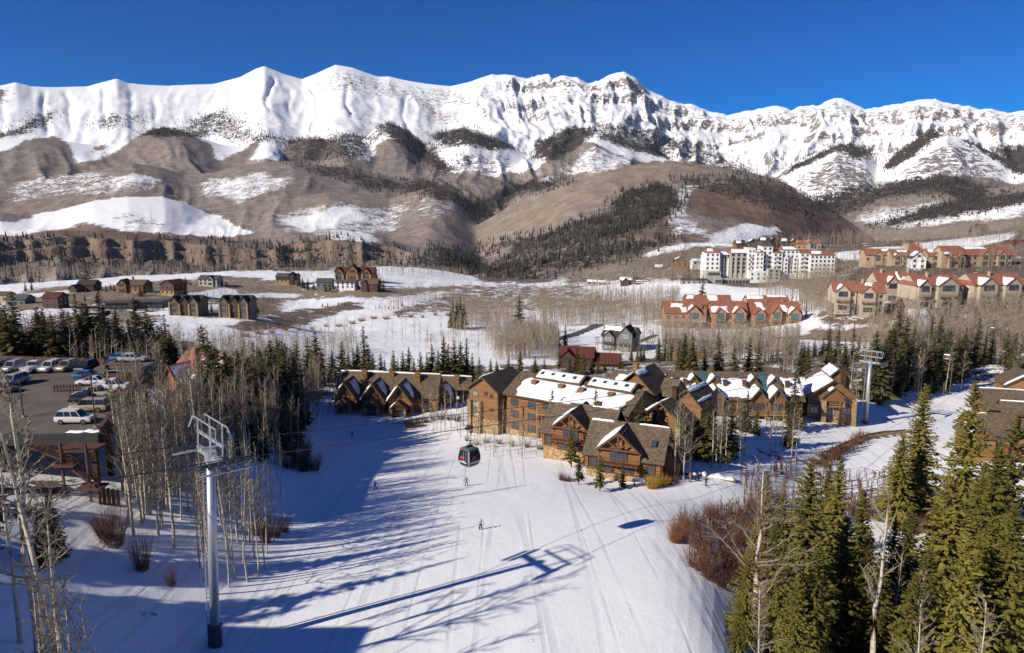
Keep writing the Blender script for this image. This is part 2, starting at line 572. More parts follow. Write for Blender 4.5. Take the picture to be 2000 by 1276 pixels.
_S = np.zeros((_n + 1, _n + 1)); _S[:_n, :_n] = _A; _S[_n, :_n] = 1; _S[:_n, _n] = 1
_w = np.linalg.solve(_S, np.append(_pts[:, 2], 0))
# coarse polar table of the near ground, read bilinearly
GA = np.radians(np.arange(-180, 180.01, 1.0)); GR = np.exp(np.linspace(math.log(1.0), math.log(1100.0), 190))
_ga, _gr = np.meshgrid(GA, GR, indexing='ij')
_e = np.stack([_ga * 1.5, np.log(_gr + 12)], -1).reshape(-1, 2)
GT = np.empty(len(_e))
for i in range(0, len(_e), 20000):
    d = np.linalg.norm(_e[i:i + 20000, None] - _ep[None], axis=-1)
    GT[i:i + 20000] = np.sqrt(d * d + 0.02 ** 2) @ _w[:_n] + _w[_n]
GT = GT.reshape(_ga.shape)
# soften
for _ in range(2):
    GT[1:-1, 1:-1] = (GT[1:-1, 1:-1] * 2 + GT[:-2, 1:-1] + GT[2:, 1:-1] + GT[1:-1, :-2] + GT[1:-1, 2:]) / 6
def near_z(x, y):
    x = np.asarray(x, float); y = np.asarray(y, float)
    r = np.clip(np.sqrt(x * x + y * y), 1.0, 1099.0); a = np.arctan2(x, y)
    fa = np.clip((a - GA[0]) / (GA[1] - GA[0]), 0, len(GA) - 1.001); fr = np.clip(np.log(r) / math.log(1100.0) * (len(GR) - 1), 0, len(GR) - 1.001)
    ia = fa.astype(int); ir = fr.astype(int); ta = fa - ia; tr = fr - ir
    z = (GT[ia, ir] * (1 - ta) + GT[ia + 1, ir] * ta) * (1 - tr) + (GT[ia, ir + 1] * (1 - ta) + GT[ia + 1, ir + 1] * ta) * tr
    # lumps of drifted snow, smaller on the groomed run
    amp = 0.25 + 0.9 * sstep(150, 500, r)
    z = z + amp * (fbm(x / 9, y / 9, 3) - 0.5) + 2.2 * sstep(200, 600, r) * (fbm(x / 45, y / 45, 3) - 0.5)
    return z
def gz(x, y):
    return float(near_z(x, y))
def hit(u, v, t0=20.0, t1=1000.0):
    """point where the sight line through a photo pixel meets the ground"""
    X, Y, Z = ray(u, v)
    ts = np.exp(np.linspace(math.log(t0), math.log(t1), 1500))
    d = CAMZ + Z * ts - near_z(X * ts, Y * ts)
    i = int(np.argmax(d < 0)) if (d < 0).any() else len(ts) - 1
    t = ts[i]
    return Vector((X * t, Y * t, CAMZ + Z * t))

# ------------------------------------------------------------------ far ridges
def prof(pts):
    """(u, v) crest line -> (azimuth, slope of sight)"""
    p = np.array(pts, float)
    x = (p[:, 0] - 1000) / FPX; y = (638 - p[:, 1]) / FPX
    Y = CP + y * SP; Z = -SP + y * CP
    return np.arctan2(x, Y), Z / np.sqrt(x * x + Y * Y)
SKY = [(-600,190),(-300,160),(-100,175),(0,167),(30,160),(60,168),(100,170),(170,168),(200,160),(228,153),(250,162),(270,164),(330,167),(420,163),(470,150),(500,134),(516,129),(550,143),(575,150),(590,154),(620,142),(655,126),(690,132),(715,142),(740,150),(760,149),(790,156),(830,163),(880,168),(915,160),(960,147),(990,146),(1030,152),(1072,146),(1080,154),(1095,147),(1110,148),(1150,161),(1170,156),(1195,145),(1218,141),(1240,150),(1250,160),(1268,180),(1290,186),(1310,196),(1330,203),(1350,202),(1370,212),(1400,221),(1420,226),(1450,218),(1470,217),(1490,211),(1520,208),(1545,214),(1560,207),(1580,206),(1600,204),(1620,195),(1642,191),(1665,200),(1690,212),(1700,212),(1730,207),(1760,203),(1790,194),(1812,192),(1860,201),(1890,206),(1910,214),(1935,213),(1965,223),(2000,216),(2100,215),(2300,240),(2600,230)]
LAYERS = [  # distance, front drop, front length, back slope, crest line
 (7000, 1500, 2700, .5, SKY),
 (4900, 700, 1500, .33, [(-600,290),(-100,290),(0,268),(70,268),(125,272),(150,282),(200,284),(240,282),(290,260),(330,254),(385,262),(412,278),(428,287),(470,286),(515,274),(535,286),(550,290),(600,266),(640,272),(690,292),(715,268),(735,248),(760,240),(790,250),(825,284),(850,278),(905,250),(930,252),(975,274),(1010,292),(1050,312),(1090,292),(1140,262),(1165,256),(1200,268),(1250,290),(1330,318),(1400,335),(1500,346),(1560,312),(1640,279),(1690,294),(1715,318),(1760,290),(1820,256),(1850,258),(1870,266),(1950,302),(1990,318),(2050,290),(2200,280),(2600,300)]),
 (3700, 430, 1300, .28, [(-600,360),(-100,352),(0,358),(60,352),(120,345),(200,330),(260,318),(310,325),(360,340),(420,336),(470,322),(520,316),(570,314),(620,322),(700,333),(760,346),(830,358),(900,384),(940,402),(1000,380),(1040,352),(1070,345),(1100,352),(1150,385),(1250,420),(1500,420),(1560,380),(1640,384),(1700,374),(1760,368),(1850,356),(1920,368),(2000,360),(2200,350),(2600,360)]),
 (2950, 300, 1000, .22, [(-600,440),(-100,430),(0,415),(60,420),(110,412),(180,393),(250,385),(320,386),(355,395),(400,412),(450,434),(500,420),(540,402),(590,384),(640,375),(700,379),(760,388),(800,376),(845,364),(885,374),(930,402),(980,424),(1040,450),(1100,478),(1250,520),(1500,520),(1700,440),(1800,420),(2000,400),(2600,400)]),
 (2600, 430, 1500, .24, [(-600,640),(700,640),(500,610),(700,548),(800,512),(860,486),(900,462),(950,430),(1000,400),(1050,374),(1100,351),(1150,337),(1200,327),(1250,321),(1310,317),(1380,322),(1450,334),(1520,351),(1580,381),(1640,420),(1700,462),(1740,500),(1800,560),(2600,600)]),
 (2050, 115, 200, .04, [(-600,456),(-100,456),(0,458),(50,456),(120,450),(250,456),(330,463),(430,469),(530,476),(560,468),(600,462),(650,458),(720,464),(780,478),(850,498),(900,520),(960,560),(1050,640),(2600,640)]),
 (1500, 160, 700, .2, [(-600,660),(600,600),(800,560),(900,542),(960,530),(1040,514),(1120,502),(1230,492),(1300,478),(1380,476),(1480,478),(1560,485),(1700,505),(1800,520),(2600,520)]),
]
def far_z(az, r):
    z = np.full(np.broadcast(az, r).shape, -150.0)
    for k, (d, A, L, bs, pts) in enumerate(LAYERS):
        a, s = prof(pts)
        sharp = np.interp(az, a, s)
        ga = np.linspace(-1.3, 1.3, 2601); gs = np.interp(ga, a, s)
        kw = 61 if k == 0 else 31
        ker = np.hanning(kw); ker /= ker.sum()
        soft = np.interp(az, ga, np.convolve(np.pad(gs, kw // 2, mode='edge'), ker, 'valid'))
        ker2 = np.hanning(181); ker2 /= ker2.sum()
        soft2 = np.interp(az, ga, np.convolve(np.pad(gs, 90, mode='edge'), ker2, 'valid'))
        bl = sstep(0, 700 if k == 0 else 400, np.abs(d - r))
        if k == 1:      # the western domes are rounded to their very tops
            k3 = np.hanning(91); k3 /= k3.sum()
            round_ = np.interp(az, ga, np.convolve(np.pad(gs, 45, mode='edge'), k3, 'valid'))
            west = 1 - sstep(-.34, -.25, az)
            sharp = sharp * (1 - west) + round_ * west; soft = soft * (1 - west) + round_ * west
        b2 = 0 if k == 0 else sstep(250, 1000, np.abs(d - r))
        cz = CAMZ + (sharp * (1 - bl) + (soft * (1 - b2) + soft2 * b2) * bl) * d
        f = np.where(r < d, A * (1 - np.exp(-np.clip(d - r, 0, None) / L)), bs * (r - d))
        if k == 5:       # sandstone cliff under the mesa rim, scrub-covered talus below it
            q_ = np.clip(d - r, 0, None); nz = (fbm(az * d / 55, r * 0, 3) - .5) * 95
            f = np.where(r < d, 12 * sstep(0, 70, q_) + 20 * sstep(75 + nz, 92 + nz, q_) + 22 * sstep(112 + nz, 130 + nz, q_) + 62 * (1 - np.exp(-np.clip(q_ - 120, 0, None) / 260)), f)
        f = f + .35 * np.clip(d - r - (1.0 if k < 2 else 1.25) * L, 0, None)      # each range ends at its own foot
        h = cz - f
        q = np.abs(d - r)
        if k == 0:
            lat = az * 6500
            w = (fbm(lat / 900, r / 900, 3) - .5) * 500
            away = sstep(0, 700, q)
            crag = sstep(-.10, .04, az)      # rougher towards the eastern crags
            h = h + (ridged((lat + w) / 520, r / 3200, 3) - .42) * (55 + 130 * crag) * away
            h = h + (ridged((lat + w * .6) / 170, r / 800, 4) - .42) * (15 + 85 * crag) * (0.28 + sstep(0, 300, q)) * np.exp(-q / 1900)
            h = h + (ridged(lat / 85 + w / 200, r / 260, 3) - .42) * (4 + 34 * crag) * (.45 + sstep(0, 200, q)) * np.exp(-q / 1500)
            h = h + crag * 30 * np.sin(h / 26.0 + fbm(lat / 330, r / 330, 3) * 7) * np.exp(-q / 1000) * sstep(20, 260, q)
            for uc, bend, q0, q1, dp in ((120,6,120,900,17),(166,-8,100,850,15),(236,10,120,900,18),(283,4,150,900,12),(40,14,200,900,12),(330,8,300,900,8),(548,30,180,1000,20),(628,-25,260,1500,22),(694,16,500,1300,18),(470,20,200,800,8),(800,26,300,1300,14),(585,12,300,900,12)):
                lc = math.atan((uc - 1000) / 1400) * 6500 + bend * np.sin((r - 5000) / 260.0) + (fbm(lat * 0 + uc, r / 240, 2) - .5) * 40
                h = h - dp * np.exp(-((lat - lc) / 20.0) ** 2) * sstep(q0 - 80, q0 + 60, q) * (1 - sstep(q1 - 200, q1 + 200, q))
            h = h + (fbm(lat / 160, r / 160, 4) - .5) * 28 * sstep(20, 300, q)
        else:
            lat = az * d
            w = (fbm(lat / 500, r / 500, 2) - .5) * 250
            away = sstep(0, 350, q)
            amp = {1: 40, 2: 24, 3: 16, 4: 16, 5: 30, 6: 12}[k]
            h = h + (ridged((lat + w) / (210 if k < 5 else 90), r / 900, 3) - .45) * amp * away
            h = h + (fbm(lat / 70, r / 70, 4) - .5) * amp * .22 * (0.25 + away)
        # soft maximum
        kk = 14.0
        m = np.maximum(z, h)
        z = m + kk * np.log1p(np.exp(-np.abs(z - h) / kk)) * .6
    return z
EDGE_A, EDGE_R = np.radians([-60, -38, -30, -20, -6, 0, 6, 14, 22, 30, 38, 60]), [850, 760, 760, 800, 820, 760, 760, 780, 760, 800, 820, 900]
def ground(az, r):
    x = r * np.sin(az); y = r * np.cos(az)
    zn = near_z(x, y)
    e = np.interp(az, EDGE_A, EDGE_R)
    zn = zn - 0.42 * np.clip(r - e, 0, None) - 0.0006 * np.clip(r - e, 0, 250) ** 2
    zn = np.where(r > 1600, -400, zn)
    return np.where(r < e, zn, np.maximum(zn, far_z(az, r)))

# ------------------------------------------------------------------ land cover, laid on the terrain by where each patch lies
def inpoly(u, v, poly):
    p = np.array(poly, float)
    x0, y0 = p.min(0) - 30; x1, y1 = p.max(0) + 30
    idx = np.nonzero((u > x0) & (u < x1) & (v > y0) & (v < y1))[0]
    c = np.zeros(len(idx), bool)
    a, b = u[idx], v[idx]
    j = len(p) - 1
    for i in range(len(p)):
        yi, yj = p[i, 1], p[j, 1]
        if yi != yj:
            cond = ((yi > b) != (yj > b)) & (a < (p[j, 0] - p[i, 0]) * (b - yi) / (yj - yi) + p[i, 0])
            c ^= cond
        j = i
    return idx[c]
# channel, value, jitter in photo pixels, spots (0 solid .. 1 sparse), outline
SCRUB, PINE, ROCK, SOIL, TAN, OPEN = range(6)
COVER = [
 (SCRUB,1,9,0,[(-900,330),(0,345),(60,336),(150,322),(215,305),(260,276),(300,256),(350,253),(385,262),(410,290),(415,322),(440,318),(460,297),(500,277),(515,273),(498,300),(480,316),(550,312),(553,282),(575,270),(640,270),(665,282),(690,312),(722,300),(735,272),(790,268),(830,282),(860,330),(880,342),(960,345),(1000,340),(1050,330),(1080,300),(1120,286),(1160,281),(1200,300),(1250,320),(1310,318),(1450,330),(1520,350),(1560,380),(1600,390),(1700,372),(1760,348),(1850,346),(1930,346),(2000,356),(2900,340),(2900,640),(-900,640)]),
 (SCRUB,1,6,0,[(-400,320),(0,298),(50,276),(108,268),(133,285),(140,316),(110,328),(40,345),(-400,360)]),
 (SCRUB,1,4,0,[(165,308),(178,288),(205,271),(209,288),(190,301)]),
 (SCRUB,.8,4,.2,[(425,292),(445,270),(452,262),(440,290)]),
 (OPEN,.65,14,.35,[(0,360),(180,330),(240,350),(330,350),(360,375),(200,385),(0,400)]),
 (OPEN,.85,8,.3,[(222,345),(290,338),(302,356),(240,366)]),
 (OPEN,.75,10,.35,[(380,355),(520,335),(600,350),(470,400),(400,390)]),
 (OPEN,.7,10,.4,[(520,415),(640,395),(790,400),(800,450),(640,460),(540,450)]),
 (OPEN,1,6,.12,[(560,432),(660,410),(720,425),(600,452)]),
 (OPEN,.9,6,.2,[(640,458),(720,452),(745,470),(660,476)]),
 (OPEN,.6,10,.4,[(760,380),(900,372),(930,415),(840,440)]),
 (OPEN,.6,10,.35,[(960,375),(1060,325),(1110,352),(1000,372)]),
 (OPEN,.75,10,.3,[(1070,345),(1160,285),(1260,320),(1150,350)]),
 (OPEN,1,5,.1,[(1050,402),(1080,395),(1130,378),(1120,390),(1060,408)]),
 (OPEN,.75,10,.4,[(1640,420),(1720,400),(1850,390),(1840,420),(1720,450)]),
 (OPEN,.9,10,.45,[(1680,440),(1760,410),(2000,388),(2100,390),(2000,428),(1820,446)]),
 (OPEN,.7,10,.35,[(1270,390),(1380,350),(1480,350),(1360,380),(1340,420),(1400,470),(1290,470)]),
 (OPEN,1,5,.15,[(1380,470),(1440,432),(1500,440),(1540,450),(1470,470),(1420,480)]),
 (OPEN,1,4,.1,[(1240,500),(1300,482),(1400,474),(1470,470),(1480,477),(1330,490),(1250,508)]),
 (SOIL,1,7,.1,[(1345,362),(1400,350),(1500,355),(1580,384),(1650,428),(1705,466),(1600,482),(1490,474),(1440,430),(1370,430),(1335,400)]),
 (SOIL,.9,6,.15,[(1190,440),(1255,412),(1300,440),(1370,466),(1330,478),(1290,470),(1200,470)]),
 (SOIL,.8,8,.2,[(1230,508),(1300,492),(1400,484),(1400,520),(1300,540),(1240,520)]),
 (TAN,.75,8,.05,[(900,470),(960,430),(1040,385),(1100,355),(1200,330),(1310,318),(1440,334),(1330,358),(1240,362),(1180,400),(1080,440),(960,475)]),
 (OPEN,0.0,6,0,[(960,440),(1100,360),(1210,335),(1300,330),(1200,370),(1080,420)]),
 (TAN,.5,8,.3,[(480,390),(650,375),(900,372),(930,405),(700,395),(520,420)]),
 (TAN,.55,8,.2,[(-300,400),(0,385),(200,350),(330,330),(400,336),(250,380),(100,410),(-300,430)]),
 # white hill in front of the brown slopes
 (SCRUB,0,6,0,[(-400,450),(0,438),(110,413),(180,394),(250,386),(330,388),(400,413),(450,436),(492,456),(420,468),(330,464),(230,452),(180,438),(100,452),(0,462),(-400,462)]),
 (SCRUB,.6,6,.45,[(190,420),(260,405),(330,430),(340,455),(230,452)]),
 (SOIL,.9,5,.3,[(100,450),(170,432),(230,450),(420,462),(520,470),(520,480),(60,468)]),
 (PINE,.62,6,.1,[(-400,462),(0,468),(120,458),(330,470),(540,480),(545,532),(-400,545)]),
 (PINE,.6,7,.2,[(540,478),(640,462),(760,475),(860,500),(900,540),(560,530)]),
 (TAN,1,5,.2,[(60,466),(130,452),(220,462),(312,468),(320,502),(180,508),(60,498)]),
 (TAN,1,5,.25,[(345,476),(430,478),(525,484),(528,508),(340,506)]),
 (TAN,1,5,.3,[(590,470),(640,464),(760,484),(830,494),(800,512),(590,510)]),
 # conifer stands
 (PINE,1,4,0,[(-200,275),(30,255),(60,236),(100,216),(114,221),(80,252),(40,264),(-200,300)]),
 (PINE,1,4,.55,[(185,225),(240,222),(246,255),(190,252)]),
 (PINE,1,3,.2,[(255,222),(278,222),(280,246),(258,246)]),
 (PINE,1,4,.05,[(275,264),(308,250),(350,250),(353,268),(300,274)]),
 (PINE,1,3,.05,[(360,256),(400,254),(402,272),(362,270)]),
 (PINE,1,4,.6,[(350,236),(450,214),(500,262),(560,268),(540,282),(470,285),(430,272),(370,255)]),
 (PINE,.8,10,.25,[(552,322),(640,322),(760,346),(850,352),(932,392),(928,425),(880,405),(800,372),(700,366),(630,340)]),
 (PINE,1,4,.1,[(733,242),(760,238),(792,248),(850,292),(886,330),(868,345),(820,312),(780,278),(742,264)]),
 (PINE,1,5,.15,[(838,264),(905,249),(975,274),(1012,300),(960,296),(900,287),(870,292)]),
 (PINE,1,4,.1,[(898,300),(930,308),(926,326),(900,326)]),
 (PINE,1,4,.05,[(1040,302),(1042,276),(1100,260),(1150,249),(1172,257),(1130,290),(1085,316),(1045,312)]),
 (PINE,1,5,.35,[(1080,258),(1120,246),(1140,256),(1090,276)]),
 (PINE,1,4,.25,[(1172,260),(1250,284),(1332,314),(1312,318),(1230,296),(1170,272)]),
 (PINE,1,5,.5,[(1290,278),(1380,300),(1500,342),(1440,338),(1340,312)]),
 (PINE,1,5,.3,[(930,395),(1020,345),(1120,360),(1010,385),(960,420),(930,440),(905,425)]),
 (PINE,1,3,.05,[(1508,346),(1560,314),(1640,279),(1702,278),(1692,294),(1640,291),(1562,328),(1520,350)]),
 (PINE,1,4,.15,[(1638,277),(1712,284),(1706,312),(1668,314),(1640,296)]),
 (PINE,1,3,.0,[(1715,332),(1758,290),(1820,254),(1852,257),(1795,298),(1738,335)]),
 (PINE,1,4,.1,[(1850,260),(1955,300),(1992,332),(1962,322),(1900,288)]),
 (PINE,1,4,.05,[(1940,286),(2300,270),(2600,290),(2600,345),(2000,342),(1962,330)]),
 (PINE,.9,8,.2,[(1560,385),(1700,350),(1780,340),(1900,350),(1960,372),(1900,392),(1760,378),(1640,420),(1600,410)]),
 (PINE,1,5,.3,[(1690,448),(1800,402),(2000,372),(2100,380),(2000,400),(1850,430)]),
 (PINE,1,6,.32,[(1200,382),(1268,361),(1320,368),(1332,408),(1280,440),(1205,470),(1120,490),(1040,487),(960,490),(928,482),(1040,458),(1110,438),(1190,415)]),
 (PINE,1,6,.5,[(985,485),(1180,470),(1330,470),(1230,512),(1120,540),(1010,560),(950,540)]),
 (PINE,1,6,.38,[(850,482),(920,490),(1000,520),(1060,560),(960,560),(900,530),(850,520)]),
 (PINE,1,5,.3,[(538,482),(600,468),(642,480),(620,528),(540,526)]),
 (PINE,1,5,.55,[(1150,238),(1260,250),(1400,300),(1510,340),(1440,338),(1300,300),(1180,262)]),
 (PINE,1,4,.6,[(1300,350),(1480,345),(1640,420),(1560,420),(1400,380)]),
 (PINE,1,4,.5,[(560,268),(640,262),(740,262),(720,310),(600,318),(553,318)]),
 # bare rock
 (ROCK,1,3,.15,[(1203,166),(1240,158),(1268,184),(1240,196),(1198,192)]),
 (ROCK,.9,5,.35,[(935,194),(1060,206),(1068,220),(1000,224),(940,206)]),
 (ROCK,.9,4,.3,[(1030,172),(1076,158),(1082,186),(1040,206)]),
 (ROCK,.9,4,.35,[(1262,204),(1312,206),(1330,230),(1268,222)]),
 (ROCK,.9,4,.4,[(820,190),(872,194),(850,238),(824,232)]),
 (ROCK,.8,4,.5,[(850,222),(905,218),(890,245),(852,245)]),
 (ROCK,.8,5,.5,[(600,154),(700,152),(830,170),(900,182),(840,196),(700,180),(610,176)]),
 (ROCK,.9,5,.3,[(-300,180),(0,172),(34,168),(24,196),(0,205),(-300,220)]),
 (ROCK,.7,6,.5,[(610,150),(700,140),(760,160),(900,180),(1080,170),(1190,160),(1200,250),(1060,240),(900,215),(760,190),(640,180)]),
 (ROCK,.7,8,.6,[(1180,215),(1300,230),(1480,310),(1420,310),(1260,250)]),
 (ROCK,.6,6,.55,[(930,160),(1080,156),(1200,160),(1260,200),(1180,230),(1040,225),(930,215)]),
 (ROCK,.75,5,.5,[(1290,192),(1330,208),(1420,230),(1500,218),(1640,196),(1700,216),(1812,198),(1900,215),(2000,222),(2600,240),(2600,280),(2000,262),(1900,250),(1800,235),(1700,250),(1640,235),(1560,250),(1430,248),(1340,240)]),
 (ROCK,.5,5,.6,[(230,150),(240,160),(232,175),(222,165)]),
 (ROCK,.85,5,.3,[(1525,350),(1580,330),(1640,292),(1702,330),(1722,366),(1620,376),(1560,372)]),
 (ROCK,.85,5,.3,[(1740,345),(1800,305),(1870,266),(1950,322),(1992,346),(1900,352),(1800,346)]),
 (ROCK,.85,5,.35,[(752,275),(830,285),(862,330),(820,330),(770,300)]),
 (ROCK,.75,5,.4,[(870,335),(902,302),(985,298),(1002,330),(940,352)]),
 (ROCK,.6,5,.4,[(1090,302),(1160,284),(1205,310),(1160,332)]),
]
# near-ground cover, same list form: grass banks, roads, leaf litter
NEARC = [
 (SCRUB,.9,6,0,[(-300,440),(1180,440),(1180,520),(1060,552),(960,556),(900,535),(840,520),(760,517),(640,528),(540,530),(200,532),(80,540),(0,560),(-300,580)]),
 (TAN,.9,5,.1,[(10,580),(70,562),(200,560),(330,548),(460,540),(540,548),(600,560),(740,560),(930,560),(925,567),(740,582),(560,585),(540,600),(380,596),(250,590),(130,600),(0,610)]),
 (TAN,.9,4,.1,[(380,606),(540,598),(560,612),(470,626),(380,622)]),
 (TAN,.8,5,.3,[(80,620),(250,600),(340,625),(230,640),(90,650)]),
 (SOIL,.8,4,.2,[(120,590),(330,600),(330,612),(120,606)]),
 (OPEN,1,4,.1,[(360,575),(440,563),(470,568),(430,585),(350,582)]),
 (OPEN,1,4,.15,[(450,575),(600,572),(590,580),(470,584)]),
 (OPEN,1,4,.2,[(20,575),(160,568),(200,566),(110,578),(20,584)]),
 (SCRUB,.85,5,.1,[(430,640),(560,605),(700,590),(720,598),(580,640),(480,650)]),
 (SCRUB,.7,6,.25,[(900,560),(1060,556),(1140,560),(1230,590),(1240,610),(1060,605),(880,612),(740,618),(700,625),(760,610)]),
 (SCRUB,.85,6,.2,[(1100,560),(1240,545),(1400,560),(1380,540),(1280,500),(1100,530)]),
 (SCRUB,.9,6,.15,[(1250,500),(1400,480),(1700,440),(2500,400),(2500,600),(1700,620),(1640,560),(1560,565),(1380,560),(1280,540)]),
 (OPEN,1,6,.15,[(1620,492),(1690,484),(1880,468),(1990,452),(1990,462),(1880,490),(1760,505),(1640,505)]),
 (OPEN,1,5,.1,[(1180,566),(1370,556),(1560,566),(1560,580),(1370,585),(1180,582)]),
 (TAN,.95,4,.05,[(1545,652),(1600,640),(1720,640),(1740,655),(1680,664),(1560,662)]),
 (SOIL,.8,6,.2,[(1580,600),(1720,608),(1880,612),(1990,620),(1990,650),(1780,640),(1600,632)]),
 (SCRUB,.7,6,.25,[(1700,660),(2000,630),(2500,640),(2500,760),(1980,760),(1720,720)]),
 (OPEN,.9,5,.3,[(1760,600),(1810,600),(1810,660),(1780,680),(1790,630)]),
 (SCRUB,.35,6,.4,[(1000,620),(1180,600),(1300,640),(1330,690),(1200,690),(1060,660)]),
 (SCRUB,.5,6,.3,[(1300,660),(1560,665),(1560,720),(1300,700)]),
 (SCRUB,.9,5,.1,[(-300,640),(60,640),(330,660),(470,690),(640,740),(650,770),(600,790),(560,800),(300,760),(-300,740)]),
 (OPEN,.7,5,.4,[(250,680),(460,690),(480,760),(320,740)]),
 (SOIL,.6,5,.35,[(620,745),(920,745),(930,790),(640,790)]),
 (SCRUB,.75,6,.25,[(640,720),(930,715),(1300,700),(1680,700),(1680,760),(1300,760),(930,740)]),
 (SCRUB,.8,6,.2,[(-400,900),(80,940),(190,930),(110,1000),(60,1020),(-400,1050)]),
 (SOIL,.5,8,.45,[(1450,880),(1560,870),(1620,900),(1900,930),(2100,930),(2100,1000),(1900,1020),(1600,1010),(1480,960)]),
 (SOIL,.8,4,.1,[(1590,900),(1640,862),(1720,842),(1745,846),(1660,872),(1610,906)]),
]
def paint(u, v, dist, items, jx, jy, spotn):
    ch = np.zeros((6, len(u)), np.float32)
    for c, val, jit, spots, poly in items:
        idx = inpoly(u + jx * jit * 2.2, v + jy * jit * 1.3, poly)
        if spots > 0: val = val * (1 - spots * (.62 if val > .2 else 0))
        if c == TAN and items is COVER and min(p_[1] for p_ in poly) > 445 and max(p_[0] for p_ in poly) < 850: ch[PINE, idx] *= .25
        if c == SCRUB: ch[SCRUB, idx] = val; ch[OPEN, idx] = 0
        elif c == OPEN: ch[OPEN, idx] = val
        elif c in (ROCK,): ch[ROCK, idx] = val
        elif c == PINE: ch[PINE, idx] = val
        else: ch[c, idx] = val
    return ch

# ------------------------------------------------------------------ build the sheets
az_f = np.radians(np.arange(-43.0, 43.001, 0.12))
az_all = np.concatenate([np.radians(np.arange(-180, -43, 4.0)), az_f, np.radians(np.arange(44, 180.1, 4.0))])
r_near = np.concatenate([[3.0, 8, 14, 20], np.exp(np.linspace(math.log(26), math.log(150), 90))[:-1], np.exp(np.linspace(math.log(150), math.log(1000), 330))])
r_far = np.concatenate([np.linspace(1000, 2600, 150)[:-1], np.linspace(2600, 5200, 170)[:-1], np.linspace(5200, 7150, 150), [7400, 7900]])

def grid_faces(na, nr, wrap=False):
    i, j = np.meshgrid(np.arange(na - 1), np.arange(nr - 1), indexing='ij')
    a = (i * nr + j).ravel()
    return np.stack([a, a + nr, a + nr + 1, a + 1], 1)

def sheet(name, az, r, mat, items, kind='structure', parent=None):
    A, R = np.meshgrid(az, r, indexing='ij')
    Z = ground(A, R)
    X = R * np.sin(A); Y = R * np.cos(A)
    verts = np.stack([X.ravel(), Y.ravel(), Z.ravel()], 1)
    me = mesh_np(name, verts, grid_faces(len(az), len(r)), smooth=True)
    x, y, z = verts.T
    yy = np.where(y < 5, 5, y)
    u, v, dep = project(x, yy, z)
    u = np.where(y < 5, -9999, u)
    sc = np.maximum(R.ravel() / 40.0, 2)
    jx = fbm(x / sc + 3, y / sc, 3) * 2 - 1; jy = fbm(x / sc + 50, y / sc + 20, 3) * 2 - 1
    sp = fbm(u / 9 + 100, v / 6 + 40, 3)
    sp = np.clip((sp - .5) * 2.0 + .5, 0, 1)
    ch = paint(u, v, dep, items, jx, jy, sp)
    na, nr = len(az), len(r)
    if r[-1] > 7000:      # cliffs too steep to hold snow
        dz_r = np.gradient(Z, axis=1) / np.gradient(R, axis=1); dz_a = np.gradient(Z, axis=0) / (np.gradient(A, axis=0) * R)
        steep = np.sqrt(dz_r ** 2 + dz_a ** 2)
        crag_ = sstep(-.13, -.02, A) * sstep(5000, 5500, R)
        cliff = (sstep(.85, 1.35, steep) * crag_).ravel().astype(np.float32)
    else: cliff = None
    scarp = None
    if 2000 < r[-1] < 5000:
        dz_r = np.gradient(Z, axis=1) / np.gradient(R, axis=1)
        scarp = (sstep(.55, 1.0, np.abs(dz_r)) * (R > 1800) * (R < 2080) * (A < -.02)).ravel().astype(np.float32)
    def blur(f):
        g = f.reshape(na, nr)
        for _ in range(2):
            for ax, k in ((0, 4), (1, 2)):
                c = np.cumsum(np.pad(g, [(k + 1, k) if a == ax else (0, 0) for a in (0, 1)], mode='edge'), axis=ax)
                m = 2 * k + 1
                g = (np.take(c, np.arange(m, c.shape[ax]), ax) - np.take(c, np.arange(0, c.shape[ax] - m), ax)) / m
        return g.ravel()
    ch = np.stack([blur(c) for c in ch])
    if scarp is not None:
        ch[TAN] = np.maximum(ch[TAN] * .6, scarp * .9); ch[SOIL] = np.maximum(ch[SOIL], scarp * .62); ch[PINE] *= 1 - .55 * scarp; ch[OPEN] *= 1 - scarp
    if cliff is not None: ch[ROCK] = np.maximum(ch[ROCK] * .9, cliff * .72)
    for nm, idx in (("cover_a", (SCRUB, PINE, ROCK)), ("cover_b", (SOIL, TAN, OPEN))):
        at = me.attributes.new(nm, 'FLOAT_COLOR', 'POINT')
        col = np.ones((len(verts), 4), np.float32)
        for k, c in enumerate(idx): col[:, k] = ch[c]
        at.data.foreach_set("color", col.ravel())
    o = obj(name, me, mat)
    o["kind"] = kind
    return o, (u, v, verts, ch)

